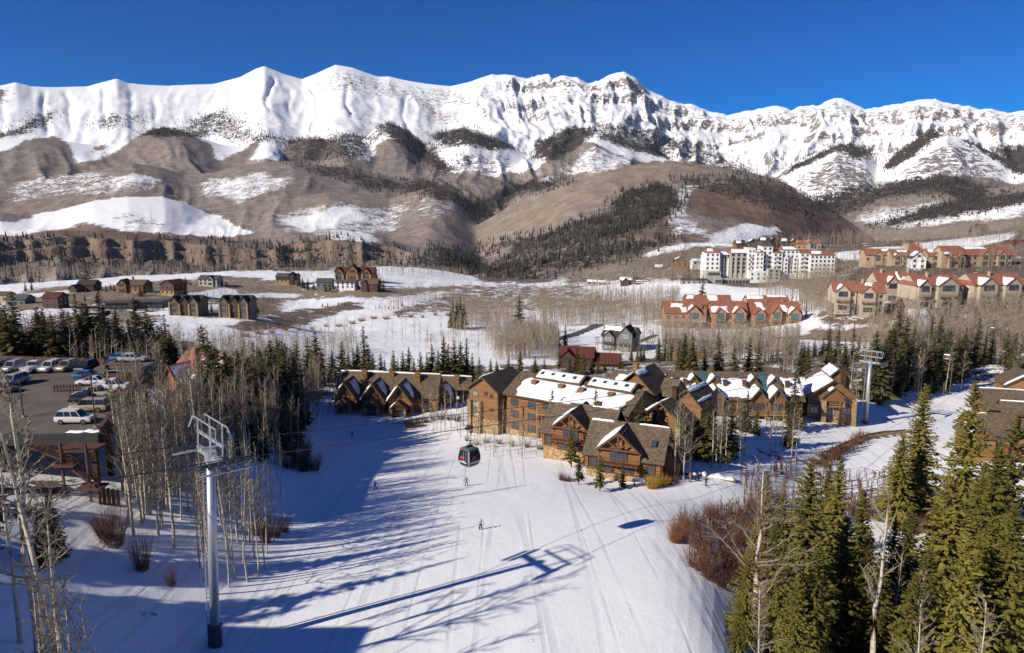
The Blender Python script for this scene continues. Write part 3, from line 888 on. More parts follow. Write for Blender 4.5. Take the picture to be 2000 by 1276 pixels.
def terrain_material(name, far):
    t = NT(name)
    pos = t.pos()
    ca = t.attr("cover_a").outputs['Color']; cb = t.attr("cover_b").outputs['Color']
    sa = t.node("ShaderNodeSeparateColor"); t.link(ca, sa.inputs[0])
    sb = t.node("ShaderNodeSeparateColor"); t.link(cb, sb.inputs[0])
    scrub, pine, rock = sa.outputs; soil, tan, opn = sb.outputs
    def edged(fac, nz, w=.95, a=.44, b=.58):
        return t.rampf(t.math('ADD', fac, t.math('MULTIPLY', t.math('SUBTRACT', nz, .5), w)), a, b)
    if far:
        n_big = t.noise(pos, 0.004, 4); n_mid = t.noise(pos, 0.02, 4); n_fine = t.noise(t.mapping(pos, (1, 1, .35)), 0.075, 3, .7)
        n_tree = t.noise(t.mapping(pos, (1, 1, .3)), 0.14, 2, .6)
    else:
        n_big = t.noise(pos, 0.02, 4); n_mid = t.noise(pos, 0.12, 4); n_fine = t.noise(pos, 0.7, 4, .65)
        n_tree = t.noise(pos, 2.5, 3, .6)
    snow = t.mix(n_big, (0.82, 0.84, 0.87), (0.91, 0.92, 0.94))
    # bare aspen woods on brown litter, snow showing through where it is open
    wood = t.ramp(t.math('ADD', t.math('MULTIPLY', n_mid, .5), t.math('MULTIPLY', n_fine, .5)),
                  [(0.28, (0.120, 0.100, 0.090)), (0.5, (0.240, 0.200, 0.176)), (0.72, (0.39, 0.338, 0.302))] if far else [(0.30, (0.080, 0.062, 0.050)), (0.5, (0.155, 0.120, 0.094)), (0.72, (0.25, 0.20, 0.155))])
    snowy = t.math('ADD', t.math('MULTIPLY', opn, .62), t.math('ADD', t.math('MULTIPLY', n_mid, .40), t.math('MULTIPLY', n_fine, .55)))
    through = t.rampf(snowy, 0.74 if far else .66, 0.88 if far else .80)
    under = t.mix(through, wood, snow)
    tanc = t.ramp(n_mid, [(0.3, (0.185, 0.142, 0.104)), (0.7, (0.33, 0.262, 0.195))])
    cl = t.noise(t.mapping(pos, (1, 1, .18)), 0.03 if far else .3, 4, .65)
    if far:
        st_ = t.noise(t.mapping(pos, (.15, .15, 6)), .02, 4, .7)
        tanc = t.mix(t.math('MULTIPLY', t.rampf(st_, .45, .6), .55), tanc, (.33, .20, .125))
    sandy = t.mix(t.math('MULTIPLY', tan, t.math('SUBTRACT', 1.0, through)), under, tanc)
    soilc = t.ramp(n_mid, [(0.3, (0.11, 0.068, 0.048)), (0.7, (0.215, 0.135, 0.095))])
    soily = t.mix(t.math('MULTIPLY', soil, t.rampf(t.math('ADD', n_fine, t.math('MULTIPLY', through, -.6)), .25, .45)), sandy, soilc)
    bare = t.math('MAXIMUM', scrub, t.math('MAXIMUM', soil, tan))
    bare = edged(bare, t.math('ADD', t.math('MULTIPLY', n_mid, .6), t.math('MULTIPLY', n_fine, .4)), 1.5 if far else 3.0)
    c = t.mix(bare, snow, soily)
    # rock: broken up by snow lying on ledges
    rk = t.ramp(t.noise(t.mapping(pos, (1, 1, 3.5)), 0.012 if far else .4, 5, .65), [(0.3, (0.13, 0.115, 0.115)), (0.55, (0.235, 0.20, 0.19)), (0.75, (0.35, 0.295, 0.265))])
    ledge = t.math('ADD', t.math('MULTIPLY', t.noise(t.mapping(pos, (1, 1, 3.2)), 0.022 if far else .3, 6, .70), .55), t.math('MULTIPLY', t.noise(t.mapping(pos, (1, 1, .45)), 0.035, 5, .72), .45))
    rmask = edged(rock, ledge, 3.4, .5, .62)
    c = t.mix(rmask, c, rk)
    # stands of conifers too far off to tell apart: dark floor between crowns
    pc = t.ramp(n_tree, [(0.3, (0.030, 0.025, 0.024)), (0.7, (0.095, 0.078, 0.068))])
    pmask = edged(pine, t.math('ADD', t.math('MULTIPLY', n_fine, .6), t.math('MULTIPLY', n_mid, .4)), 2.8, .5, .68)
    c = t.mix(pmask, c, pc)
    t.color(c).rough(0.8).spec(0.12)
    if far:
        veg = t.math('MAXIMUM', bare, pine)
        hb = t.math('MULTIPLY', t.math('ADD', n_fine, n_tree), veg)
        nb = t.bump(hb, 0.5, 6.0)
        nb = t.bump(t.noise(pos, .012, 5, .6), 0.22, 12.0, nb)
        nb = t.bump(t.math('MULTIPLY', ledge, rock), 0.7, 25.0, nb)
    else:
        # groomed corduroy scraped by skis, drifts, grass
        sk = t.noise(t.mapping(pos, (1.7, .50, 1), rot=(0, 0, math.radians(-14))), 2.6, 4, .68)
        sk2 = t.noise(t.mapping(pos, (1.5, .55, 1), rot=(0, 0, math.radians(28))), 2.2, 4, .66)
        trk = None
        for ang, sc, dist in ((-18, .034, 4.0), (10, .026, 5.0), (-36, .022, 4.5), (-6, .045, 3.0)):
            wv = t.node("ShaderNodeTexWave"); wv.inputs['Scale'].default_value = sc; wv.inputs['Distortion'].default_value = dist; wv.inputs['Detail'].default_value = 2.0; wv.inputs['Detail Scale'].default_value = .35
            t.link(t.mapping(pos, (1, .12, 1), rot=(0, 0, math.radians(ang))), wv.inputs['Vector'])
            f_ = t.rampf(wv.outputs['Fac'], .988, .999)
            trk = f_ if trk is None else t.math('MAXIMUM', trk, f_)
        trk = t.math('MULTIPLY', trk, t.rampf(t.noise(pos, .05, 3), .36, .52))
        c2 = t.mix(t.math('MULTIPLY', trk, t.math('MULTIPLY', t.math('SUBTRACT', 1.0, bare), .42)), c, (.62, .64, .69))
        scr = t.rampf(t.noise(t.mapping(pos, (1.2, .35, 1), rot=(0, 0, math.radians(-16))), .22, 5, .62), .42, .68)
        c2 = t.mix(t.math('MULTIPLY', scr, t.math('MULTIPLY', t.math('SUBTRACT', 1.0, bare), .30)), c2, (.78, .78, .80))
        t.color(c2)
        nb = t.bump(t.math('ADD', t.math('ADD', sk, sk2), t.math('MULTIPLY', trk, -1.2)), 0.28, 0.07)
        nb = t.bump(t.noise(pos, .35, 4), 0.22, 0.45, nb)
        nb = t.bump(t.math('MULTIPLY', n_tree, bare), 0.8, .4, nb)
    t.normal(nb)
    return t.mat

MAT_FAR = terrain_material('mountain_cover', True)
MAT_NEAR = terrain_material('valley_cover', False)
GROUND, _gn = sheet("snow_ground", az_all, r_near, MAT_NEAR, NEARC)
az_far = np.concatenate([np.radians(np.arange(-70, -43, 1.0)), az_f, np.radians(np.arange(44, 70.1, 1.0))])
i1 = int(np.searchsorted(r_far, 4250))
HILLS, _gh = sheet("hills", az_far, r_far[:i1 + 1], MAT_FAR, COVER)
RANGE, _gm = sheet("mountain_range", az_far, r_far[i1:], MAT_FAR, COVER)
# ------------------------------------------------------------------ path and road laid on the ground
plain('path_earth', (.26, .18, .11), .95, var=.3, scale=.8)
plain('path_bank', (.10, .06, .04), .95, var=.35, scale=.9)
plain('road_asphalt', (.085, .08, .075), .9, var=.2, scale=.3)
def ribbon(name, px, w, mat, lift=.06, side=0.0, sub=8, loc=None):
    pts = [hit(u, v) for u, v in px]
    line = []
    for i in range(len(pts) - 1):
        for k in range(sub): line.append(pts[i].lerp(pts[i + 1], k / sub))
    line.append(pts[-1])
    for _ in range(10): line = [line[0]] + [(line[i - 1] + line[i] * 2 + line[i + 1]) / 4 for i in range(1, len(line) - 1)] + [line[-1]]
    b = MB(); vs = []
    n = 5
    for i, p in enumerate(line):
        d = (line[min(i + 1, len(line) - 1)] - line[max(i - 1, 0)]); d.z = 0; d.normalize(); s = Vector((d.y, -d.x, 0))
        for k in range(n):
            q = p + s * (side + w * (k / (n - 1) - .5) * (1 + .12 * math.sin(i * 1.9 + k)))
            vs.append((q.x, q.y, gz(q.x, q.y) + (lift if 0 < k < n - 1 else -.05)))
    b.add(vs, [[i * n + k, (i + 1) * n + k, (i + 1) * n + k + 1, i * n + k + 1] for i in range(len(line) - 1) for k in range(n - 1)])
    o = b.build(name, M[mat], None, True); o["kind"] = "structure"; return o
PP = [(1598, 912), (1625, 892), (1660, 872), (1700, 857), (1735, 848), (1775, 845)]
ribbon('path', PP, 2.2, 'path_earth', .12, -.2)
ribbon('path_bank', PP[1:], .9, 'path_bank', .30, -1.6)
ribbon('road', [(1040, 672), (1085, 664), (1118, 656), (1142, 646), (1160, 639), (1170, 634)], 8.5, 'road_asphalt', .25)
ribbon('drive', [(1215, 676), (1250, 668), (1280, 655)], 5.0, 'road_asphalt', .25)
ribbon('street', [(1500, 660), (1600, 664), (1700, 668), (1800, 672)], 6, 'path_earth', .2)
# ------------------------------------------------------------------ building kit
_MESH = {}
def cached(key, fn):
    if key not in _MESH: _MESH[key] = fn()
    return _MESH[key]

def win_mesh(w, h, cols, rows):
    def f():
        b = MB(); t = 0.11
        b.box(-w/2 - t, -w/2, -.10, .05, -t, h + t); b.box(w/2, w/2 + t, -.10, .05, -t, h + t)
        b.box(-w/2, w/2, -.10, .05, h, h + t); b.box(-w/2, w/2, -.14, .05, -t, 0)
        for i in range(1, cols): b.box(-w/2 + w*i/cols - .035, -w/2 + w*i/cols + .035, -.07, .02, 0, h)
        for j in range(1, rows): b.box(-w/2, w/2, -.068, .018, h*j/rows - .03, h*j/rows + .03)
        return b.mesh("window")
    return cached(('win', w, h, cols, rows), f)
def pane_mesh(w, h):
    def f():
        b = MB(); b.box(-w/2 + .002, w/2 - .002, -.03, .03, .002, h - .002); return b.mesh("pane")
    return cached(('pane', w, h), f)

class House:
    """a building: an Empty at the front-left corner of its base; x along the front, y into the depth"""
    def __init__(s, name, loc, theta, label, cat='building', group=None):
        s.root = empty(name, loc, -math.radians(theta), label, cat, group)
        s.slopes = {}
        s.rng = random.Random(name + label)
    def part(s, name, mb, mats, parent=None, smooth=False):
        return mb.build(name, mats, parent or s.root, smooth)
    # a gabled volume; ridge along axis 'x' or 'y'
    def body(s, x0, x1, y0, y1, zb, zt, rise, axis='x', wall='plank_wood', roof='brown_shingle', ov=.8, eave=.8, th=.28, key='main', deep=4.0, off=.5, hip=0.0, wallname='wall'):
        w = MB()
        lo = zb - deep
        if axis == 'x':
            ym = y0 + (y1 - y0) * off
            prof_ = [(y0, lo), (y1, lo), (y1, zt), (ym, zt + rise), (y0, zt)]
            a = [(x0, y, z) for y, z in prof_]; b = [(x1, y, z) for y, z in prof_]
        else:
            xm = x0 + (x1 - x0) * off
            prof_ = [(x0, lo), (x1, lo), (x1, zt), (xm, zt + rise), (x0, zt)]
            a = [(x, y1, z) for x, z in prof_]; b = [(x, y0, z) for x, z in prof_]
        n = 5
        w.add(a + b, [list(range(n - 1, -1, -1)) if False else [4, 3, 2, 1, 0], [5, 6, 7, 8, 9]] + [[i, (i + 1) % n, n + (i + 1) % n, n + i] for i in range(n)])
        s.part(wallname, w, M[wall])
        r = MB(); up = th + .03
        if axis == 'x':
            k1 = rise / (ym - y0); k2 = rise / (y1 - ym)
            e1 = zt - k1 * eave + up; e2 = zt - k2 * eave + up; zr = zt + rise + up
            hx = hip
            q1 = [(x0 - ov, y0 - eave, e1), (x1 + ov, y0 - eave, e1), (x1 + ov - hx, ym, zr), (x0 - ov + hx, ym, zr)]
            q2 = [(x1 + ov, y1 + eave, e2), (x0 - ov, y1 + eave, e2), (x0 - ov + hx, ym, zr), (x1 + ov - hx, ym, zr)]
        else:
            k1 = rise / (xm - x0); k2 = rise / (x1 - xm)
            e1 = zt - k1 * eave + up; e2 = zt - k2 * eave + up; zr = zt + rise + up
            hx = hip
            q1 = [(x0 - eave, y1 + ov, e1), (x0 - eave, y0 - ov, e1), (xm, y0 - ov + hx, zr), (xm, y1 + ov - hx, zr)]
            q2 = [(x1 + eave, y0 - ov, e2), (x1 + eave, y1 + ov, e2), (xm, y1 + ov - hx, zr), (xm, y0 - ov + hx, zr)]
        for q in (q1, q2): r.slab(*q, th)
        if hip > 0:
            r.slab(q1[1], q2[0], q2[3], q1[2], th) if axis == 'x' else r.slab(q1[1], q2[0], q2[3], q1[2], th)
            r.slab(q2[1], q1[0], q1[3], q2[2], th)
        s.slopes[key] = (q1, q2)
        return s.part('roof', r, M[roof])
    def snow(s, key, side, s0=.03, s1=.97, t0=.03, t1=.97, th=.35, wob=.06, n=None):
        """a drift lying on one roof slope; s along the eave, t up the slope"""
        a, b, c, d = [Vector(p) for p in s.slopes[key][side]]
        nrm = (b - a).cross(d - a).normalized()
        L = (b - a).length; Hh = (d - a).length
        n = n or max(6, int(L / 1.1)); m = max(4, int(Hh / 1.2))
        rg = s.rng
        ph = [rg.uniform(0, 6) for _ in range(6)]
        def wv(x, k): return wob * (math.sin(x * 5 + ph[k]) * .6 + math.sin(x * 13 + ph[k + 1]) * .4)
        top, vs, fs = [], [], []
        for i in range(n + 1):
            si = i / n
            for j in range(m + 1):
                tj = j / m
                S = s0 + (s1 - s0) * si + wv(tj, 0) * (1 if i in (0, n) else .2) * (1 if (s0 > .05 or s1 < .95) else .15)
                T = t0 + (t1 - t0) * tj + wv(si * 2, 2 if j else 4) * (1 if j in (0, m) else .2) * (1 if (t0 > .05 if j == 0 else t1 < .95) else .1)
                p = (a.lerp(b, S)).lerp(d.lerp(c, S), T)
                edge = min(si, 1 - si, tj * 1.0, 1 - tj)
                hgt = th * (0.25 + .75 * min(1, edge * 7)) * (.8 + .4 * rg.random())
                if edge == 0: hgt = 0.02
                vs.append(p + nrm * (hgt + .01))
        # doubled rim so the edge stands up like a cut drift
        for i in range(n):
            for j in range(m):
                k = i * (m + 1) + j
                fs.append([k, k + m + 1, k + m + 2, k + 1])
        mb = MB(); mb.add(vs, fs)
        return s.part('roof_snow', mb, M['roof_snow'], smooth=True)
    def window(s, face, p, z, w, h, cols=2, rows=2, glass='window_glass', frame='timber', at=0.0, sub=True, out=.02):
        """face f/b: p is x, at is y of the wall; l/r: p is y, at is x"""
        me = win_mesh(w, h, cols, rows)
        if not me.materials: me.materials.append(M[frame])
        elif me.materials[0] != M[frame]:
            me = cached(('winm', w, h, cols, rows, frame), lambda: me.copy()); me.materials.clear(); me.materials.append(M[frame])
        rz = dict(f=0, b=math.pi, l=-math.pi / 2, r=math.pi / 2)[face]
        loc = dict(f=(p, at - out, z), b=(p, at + out, z), l=(at - out, p, z), r=(at + out, p, z))[face]
        o = obj('window', me, None, s.root, loc, (0, 0, rz))
        pm = pane_mesh(w, h)
        if not pm.materials: pm.materials.append(M[glass])
        elif pm.materials[0] != M[glass]:
            pm = cached(('panem', w, h, glass), lambda: pm.copy()); pm.materials.clear(); pm.materials.append(M[glass])
        obj('pane', pm, None, o)
        return o
    def stone(s, x0, x1, y0, y1, zb, zt, mat='tan_stone', deep=4.0, name='stone_base'):
        b = MB(); b.box(x0 - .14, x1 + .14, y0 - .14, y1 + .14, zb - deep, zt)
        b.box(x0 - .22, x1 + .22, y0 - .22, y1 + .22, zt, zt + .12)
        return s.part(name, b, M[mat])
    def pillar(s, x, y, zb, zt, w=.9, mat='tan_stone', deep=3.0):
        b = MB(); b.prism([(x-w/2-.1, y-w/2-.1, zb-deep), (x+w/2+.1, y-w/2-.1, zb-deep), (x+w/2+.1, y+w/2+.1, zb-deep), (x-w/2-.1, y+w/2+.1, zb-deep)],
                          [(x-w/2, y-w/2, zt), (x+w/2, y-w/2, zt), (x+w/2, y+w/2, zt), (x-w/2, y+w/2, zt)])
        b.box(x-w/2-.1, x+w/2+.1, y-w/2-.1, y+w/2+.1, zt, zt+.15)
        return s.part('pillar', b, M[mat])
    def chimney(s, x, y, z0, z1, w=1.1, d=1.1, mat='timber', cap=True):
        b = MB(); b.box(x-w/2, x+w/2, y-d/2, y+d/2, z0, z1)
        if cap: b.box(x-w/2-.12, x+w/2+.12, y-d/2-.12, y+d/2+.12, z1, z1+.18)
        c = s.part('chimney', b, M[mat])
        return c
    def truss(s, xm, hw, y, ze, zp, mat='timber', t=.3):
        b = MB()
        b.beam((xm-hw, y, ze), (xm+hw, y, ze), t); b.beam((xm, y, ze), (xm, y, zp-.3), t*.95)
        b.beam((xm, y-.004, ze+.1), (xm-hw*.5, y-.004, ze+(zp-ze)*.5), t*.7); b.beam((xm, y-.004, ze+.1), (xm+hw*.5, y-.004, ze+(zp-ze)*.5), t*.7)
        b.beam((xm-hw, y-.01, ze-.1), (xm, y-.01, zp-.05), t*.8); b.beam((xm+hw, y-.01, ze-.1), (xm, y-.01, zp-.05), t*.8)
        return s.part('truss', b, M[mat])
    def balcony(s, x0, x1, y, z, depth=1.5, mat='timber', posts=True, rail=1.0):
        b = MB(); b.box(x0, x1, y-depth, y-.02, z-.22, z)
        s.part('balcony', b, M[mat])
        r = MB()
        for zz in (rail, rail*.55): r.beam((x0+.05, y-depth+.08, z+zz), (x1-.05, y-depth+.08, z+zz), .1)
        n = max(2, int((x1-x0)/.45))
        for i in range(n+1):
            x = x0+.06+(x1-x0-.12)*i/n
            r.box(x-.03, x+.03, y-depth+.05, y-depth+.11, z, z+rail)
        for x in (x0+.08, x1-.08): r.beam((x, y-depth+.08, z+rail), (x, y-.05, z+rail), .1)
        s.part('railing', r, M[mat])
        if posts:
            for x in (x0+.3, (x0+x1)/2, x1-.3):
                k = MB(); k.beam((x, y-.05, z-1.3), (x, y-depth+.2, z-.2), .2)
                s.part('bracket', k, M[mat])
    def logs(s, x0, x1, y, z0, z1, step=.42, r=.24, face='f', x=0):
        """round logs proud of a wall, ends crossing at the corners"""
        n = int((z1-z0)/step)
        for i in range(n):
            z = z0+step*(i+.5)
            b = MB()
            if face == 'f': b.tube([(x0-.45, y-.02, z), (x1+.45, y-.02, z)], r, 7)
            else: b.tube([(x, x0-.45, z+step/2), (x, x1+.45, z+step/2)], r, 7)
            me = b.mesh('log')
            obj('log', me, M['log_wood'], s.root)
    def skylight(s, key, side, S, T, w=.9, h=1.2, mat='window_glass'):
        a, b, c, d = [Vector(p) for p in s.slopes[key][side]]
        p = (a.lerp(b, S)).lerp(d.lerp(c, S), T)
        ex = (b-a).normalized(); ey = (d-a); ey = (ey-ex*ey.dot(ex)).normalized(); n = ex.cross(ey)
        m = MB()
        base = [p-ex*w/2-ey*h/2, p+ex*w/2-ey*h/2, p+ex*w/2+ey*h/2, p-ex*w/2+ey*h/2]
        m.prism([q-n*.1 for q in base], [q+n*.42 for q in base])
        f = s.part('skylight', m, M['dark_steel'])
        g = MB(); sm = [p+(q-p)*.82 for q in base]; g.prism([q+n*.4 for q in sm], [q+n*.45 for q in sm]); g.build('pane', M[mat], f)

# ================================================================== the log lodge
def log_cabin(loc, th, label, snowy):
    H = House('log_cabin', loc, th, label, 'log building')
    w, d, eh, rise = 13.6, 10.0, 5.9, 4.6
    H.body(0, w, 0, d, 0, eh, rise, 'x', 'log_wood', ov=.9, eave=.95)
    H.stone(0, w, 0, d, 0, 2.3)
    xc, hw = 6.2, 4.0
    H.body(xc-hw+.5, xc+hw-.5, -.7, 6.5, 2.6, 7.4, 3.1, 'y', 'log_wood', ov=1.1, eave=.9, key='cross', deep=0)
    H.logs(0, xc-hw+.3, 0, 2.5, 5.6); H.logs(xc+hw-.3, w, 0, 2.5, 5.6)
    H.logs(xc-hw+.5, xc+hw-.5, -.72, 2.6, 7.3)
    H.logs(0, d, 0, 2.5, 5.6, face='l', x=0); H.logs(0, d, 0, 2.5, 5.6, face='l', x=w)
    H.truss(xc, hw-.1, -1.7, 7.3, 10.4)
    H.window('f', xc, 5.15, 3.0, 2.2, 4, 1, 'window_glass', 'dark_steel', at=-.98)
    H.balcony(xc-hw+.2, xc+hw-.2, -.95, 4.75, 1.5)
    for x, z, ww, hh in ((xc-1.9, 3.0, 1.7, 1.1), (xc+1.9, 3.0, 1.5, 1.35)): H.window('f', x, z, ww, hh, 2, 2, at=-.98)
    H.window('f', 12.0, 2.9, 1.4, 1.7, 3, 1, at=-.27); H.window('f', 1.1, 3.0, 1.0, 1.7, 2, 1, at=-.27)
    for y in (2.5, 5, 7.5): H.window('r', y, 3.1, 1.2, 1.5, 2, 1, at=w+.27)
    H.window('r', 5, 6.6, 1.4, 1.3, 2, 1, at=w+.02)
    a = H.slopes['cross'][0]
    H.snow('cross', 0, .35, .98, .04, .92, .45)      # drift on the shaded-side rake
    H.snow('main', 0, .02, .30, .94, .99, .3, .005)
    H.snow('main', 0, .62, .98, .955, .995, .25, .005)
    # exposed shingle courses stand in ribs on the sunny slope of the cross gable
    q = [Vector(p) for p in H.slopes['cross'][1]]
    r = MB()
    for i in range(12):
        t_ = .05+.9*i/12
        p0 = q[0].lerp(q[3], t_); p1 = q[1].lerp(q[2], t_)
        r.beam(p0+Vector((.03, .02, .03)), p0.lerp(p1, .42)+Vector((.03, 0, .03)), .12)
    H.part('roof_batten', r, M['timber'])
    if snowy:
        H.skylight('main', 0, .84, .50, 1.0, 1.3)
        H.body(w, w + 2.6, 3.5, 9.0, 0, 4.6, 1.6, 'y', 'log_wood', key='lean', ov=.5, eave=.4, off=.25)
    else: H.chimney(9.8, 5.2, 9.0, 11.4, 1.0, 1.0)
    return H
H = log_cabin(P(1147, 938, 136), 23, 'front log cabin with stone base, balcony and cross gable beside the ski run', True)
H = log_cabin(P(1063, 892, 148), 27, 'second log cabin just behind and left of the front cabin, snow on its rake', False)

# long wing under a snow-covered roof
H = House('lodge_wing', P(990, 852, 172), 34, 'long wooden lodge wing with snow-covered roof and two rows of skylights', 'lodge')
H.body(0, 31, 0, 15, 0, 10.7, 3.4, 'x', ov=.9, eave=1.0)
H.stone(0, 31, 0, 15, 0, 2.0)
H.snow('main', 0, .10, .56, .04, .80, .5, .03); H.snow('main', 0, .55, .93, .04, .80, .5, .03)
for k, (xa, xb) in enumerate(((4.5, 16.5), (18.5, 29.5))):
    key = 'raised%d' % k
    H.body(xa, xb, 5.4, 11.5, 12.6, 13.9, 1.3, 'x', 'dark_wood', ov=.3, eave=.5, key=key, deep=0)
    H.snow(key, 0, .04, .96, .12, .95, .35, .03)
    for i in range(4): H.skylight(key, 0, .14 + .23 * i, .5, .8, 1.0)
for x in (5.5, 12.8, 18.2, 25.5): H.chimney(x, 3.6, 11.2, 13.6, 1.2, 1.2, 'plank_wood')
for x in (2.2, 7.0, 15.5, 22.0, 27.5):
    for z in (2.4, 5.2, 8.0): H.window('f', x, z, 1.9, 1.5, 2, 1)
for z in (4.7, 7.5): H.balcony(9.2, 13.4, 0, z, 1.4, 'pale_timber', False)
for z in (2.4, 4.9, 7.7): H.window('f', 11.3, z, 2.4, 1.9, 3, 1)
for x in (4.5, 9.0, 13.6): H.pillar(x, -.15, 0, 8.0, .5, 'plank_wood')

H = House('stair_tower', P(917, 838, 176), 33, 'tall narrow wooden lodge block with stone pilasters at the left end', 'lodge')
H.body(0, 8.4, 0, 12, 0, 10.6, 3.0, 'y', ov=.8, eave=.7)
H.stone(0, 8.4, 0, 12, 0, 3.2)
for x in (.4, 3.3): H.pillar(x, -.2, 0, 7.4, .8)
for z in (3.6, 6.0, 8.7): H.window('f', 1.9, z, 1.3, 1.1, 2, 1, 'pale_window_glass')
for x, z in ((5.0, 9.3), (6.6, 8.9), (6.6, 5.6)): H.window('f', x, z, .7, .7, 1, 1)
H.snow('main', 0, .55, .99, .75, .99, .3, .02)
H.body(-2.0, .0, 5, 12, 0, 8.6, 1.6, 'x', key='side', ov=.4, eave=.5)
for z in (4, 7): H.window('r', 4, z, 1.2, 1.3, 2, 1, at=8.4)

H = House('rear_gable', P(1008, 760, 205), 30, 'small brown gable rising behind the snowy lodge wing', 'lodge')
H.body(0, 9, 0, 8, -4, 1.2, 2.6, 'x', ov=.9)
H.window('f', 4.5, -1.2, 1.4, 1.2)

# stepped gable blocks at the right end
H = House('gabled_lodge', P(1248, 872, 150), 38, 'brown gabled lodge block with tall dark chimney behind the front cabin', 'lodge')
H.body(0, 9.5, 0, 10, 0, 6.6, 3.6, 'y', ov=.9, eave=.9)
H.stone(0, 9.5, 0, 10, 0, 2.5)
H.snow('main', 0, .3, .98, .06, .9, .4)
H.body(2.0, 6.6, -1.4, 0.2, 0, 5.0, 2.4, 'y', key='porch', ov=.6, eave=.6)
H.snow('porch', 0, .05, .95, .55, .95, .2)
H.chimney(4.2, -1.6, 0, 9.2, 1.0, .9, 'dark_wood')
H.window('f', 3.2, 2.6, 1.5, 1.5, at=-1.4); H.window('f', 5.6, 2.6, 1.2, 1.5, at=-1.4)
H.window('f', 8.2, 3.0, 1.3, 1.6)
H.pillar(8.8, -.5, 0, 6.5, .9)
H.body(4.4, 10.6, 6.2, 14, 0, 9.2, 3.0, 'y', key='tall', ov=.8, eave=.8)
H.snow('tall', 1, .03, .97, .80, .97, .18, .03); H.snow('tall', 1, .05, .8, .30, .42, .12, .03)
H.chimney(5.2, 5.3, 7, 12.4, 1.0, 1.0, 'dark_wood')
for z in (3, 6.5): H.window('r', 10, z, 1.2, 1.6, at=10.6)

H = House('gabled_lodge', P(1203, 822, 184), 36, 'orange-brown gable block with snow on its left slope, above the skylit wing', 'lodge')
H.body(0, 10.2, 0, 10, 0, 9.0, 4.6, 'y', ov=.9, eave=.8)
H.snow('main', 0, .02, .98, .05, .96, .45, .03)
H.snow('main', 1, .02, .5, .80, .98, .3, .03)
H.body(-4.5, 1.0, 4, 12, 0, 8.0, 3, 'x', key='back', ov=.5)
H.snow('back', 0, .3, .97, .1, .8, .4)
H.body(10.2, 14, 3.0, 11, 0, 8.2, 3, 'x', key='link', ov=.3)
H.window('r', 1.6, 5, 1.2, 1.4, at=10.2)
H.chimney(2.0, 6.5, 9.5, 14.2, 1.2, 1.2, 'plank_wood')

# long rear wing with paired gables
H = House('lodge_wing', P(1310, 832, 190), 5, 'long rear lodge wing with paired snowy gables and teal roof glass', 'lodge')
W = 33.5
H.body(0, W, 0, 14, 0, 8.0, 5.2, 'x', ov=.5, eave=.9)
H.stone(0, W, 0, 14, 0, 3.0)
H.snow('main', 0, .01, .16, .10, .72, .5, .03); H.snow('main', 0, .38, .60, .10, .75, .5, .03); H.snow('main', 0, .86, .99, .2, .8, .45, .03)
for k, xc in enumerate((6.5, 11.0, 22.0, 26.6)):
    key = 'low%d' % k
    H.body(xc-2.1, xc+2.1, -1.3, 5, 4.5, 8.2, 2.7, 'y', key=key, ov=.8, eave=.5, deep=0)
    H.snow(key, 0, .03, .97, .03, .97, .4, .02)
    if k % 2: H.snow(key, 1, .03, .97, .03, .97, .3, .02)
    H.window('f', xc, 5.0, 2.6, 2.0, 3, 1, at=-1.3)
    H.balcony(xc-2.0, xc+2.0, -1.3, 4.4, 1.2, 'pale_timber', False)
    H.window('f', xc, .9, 2.2, 1.9, 3, 2, 'pale_window_glass', at=-.14)
    for sx in (-2.2, 2.2): H.pillar(xc+sx, -1.5, 0, 4.5, .8)
    key = 'up%d' % k
    xu = xc + (-.4 if k % 2 == 0 else .4)
    H.body(xu-1.7, xu+1.7, 3.2, 8, 8.5, 10.8, 2.1, 'y', key=key, ov=.5, eave=.4, deep=0)
    H.snow(key, 0, .03, .97, .03, .97, .35, .02)
    if k % 2: H.snow(key, 1, .03, .97, .2, .97, .3, .02)
def glass_strip(H, x0, x1, ya, yb, mat='copper_glass'):
    a, b, c, d = [Vector(p) for p in H.slopes['main'][0]]
    def at(x, y):
        t_ = (y - a.y) / (d.y - a.y); return Vector((x, y, a.z + (d.z - a.z) * t_ + .12))
    m = MB(); m.slab(at(x0, ya), at(x1, ya), at(x1, yb), at(x0, yb), .1); g = H.part('roof_glass', m, M[mat])
    n = MB()
    for i in range(4):
        x = x0 + (x1-x0)*i/3; n.beam(at(x, ya)+Vector((0, 0, .04)), at(x, yb)+Vector((0, 0, .04)), .1)
    n.build('glazing_bar', M['dark_steel'], g)
glass_strip(H, 7.9, 9.7, 1.0, 6.6); glass_strip(H, 23.4, 25.2, 1.0, 6.6)
for x in (3.6, 14.0, 19.0, 30.0): H.chimney(x, 2.6, 8.5, 12.0, .9, .9, 'timber')
for x in (1.8, 15.5, 18.3, 31.0):
    for z in (1.0, 4.4): H.window('f', x, z, 1.6, 1.6, 2, 2)

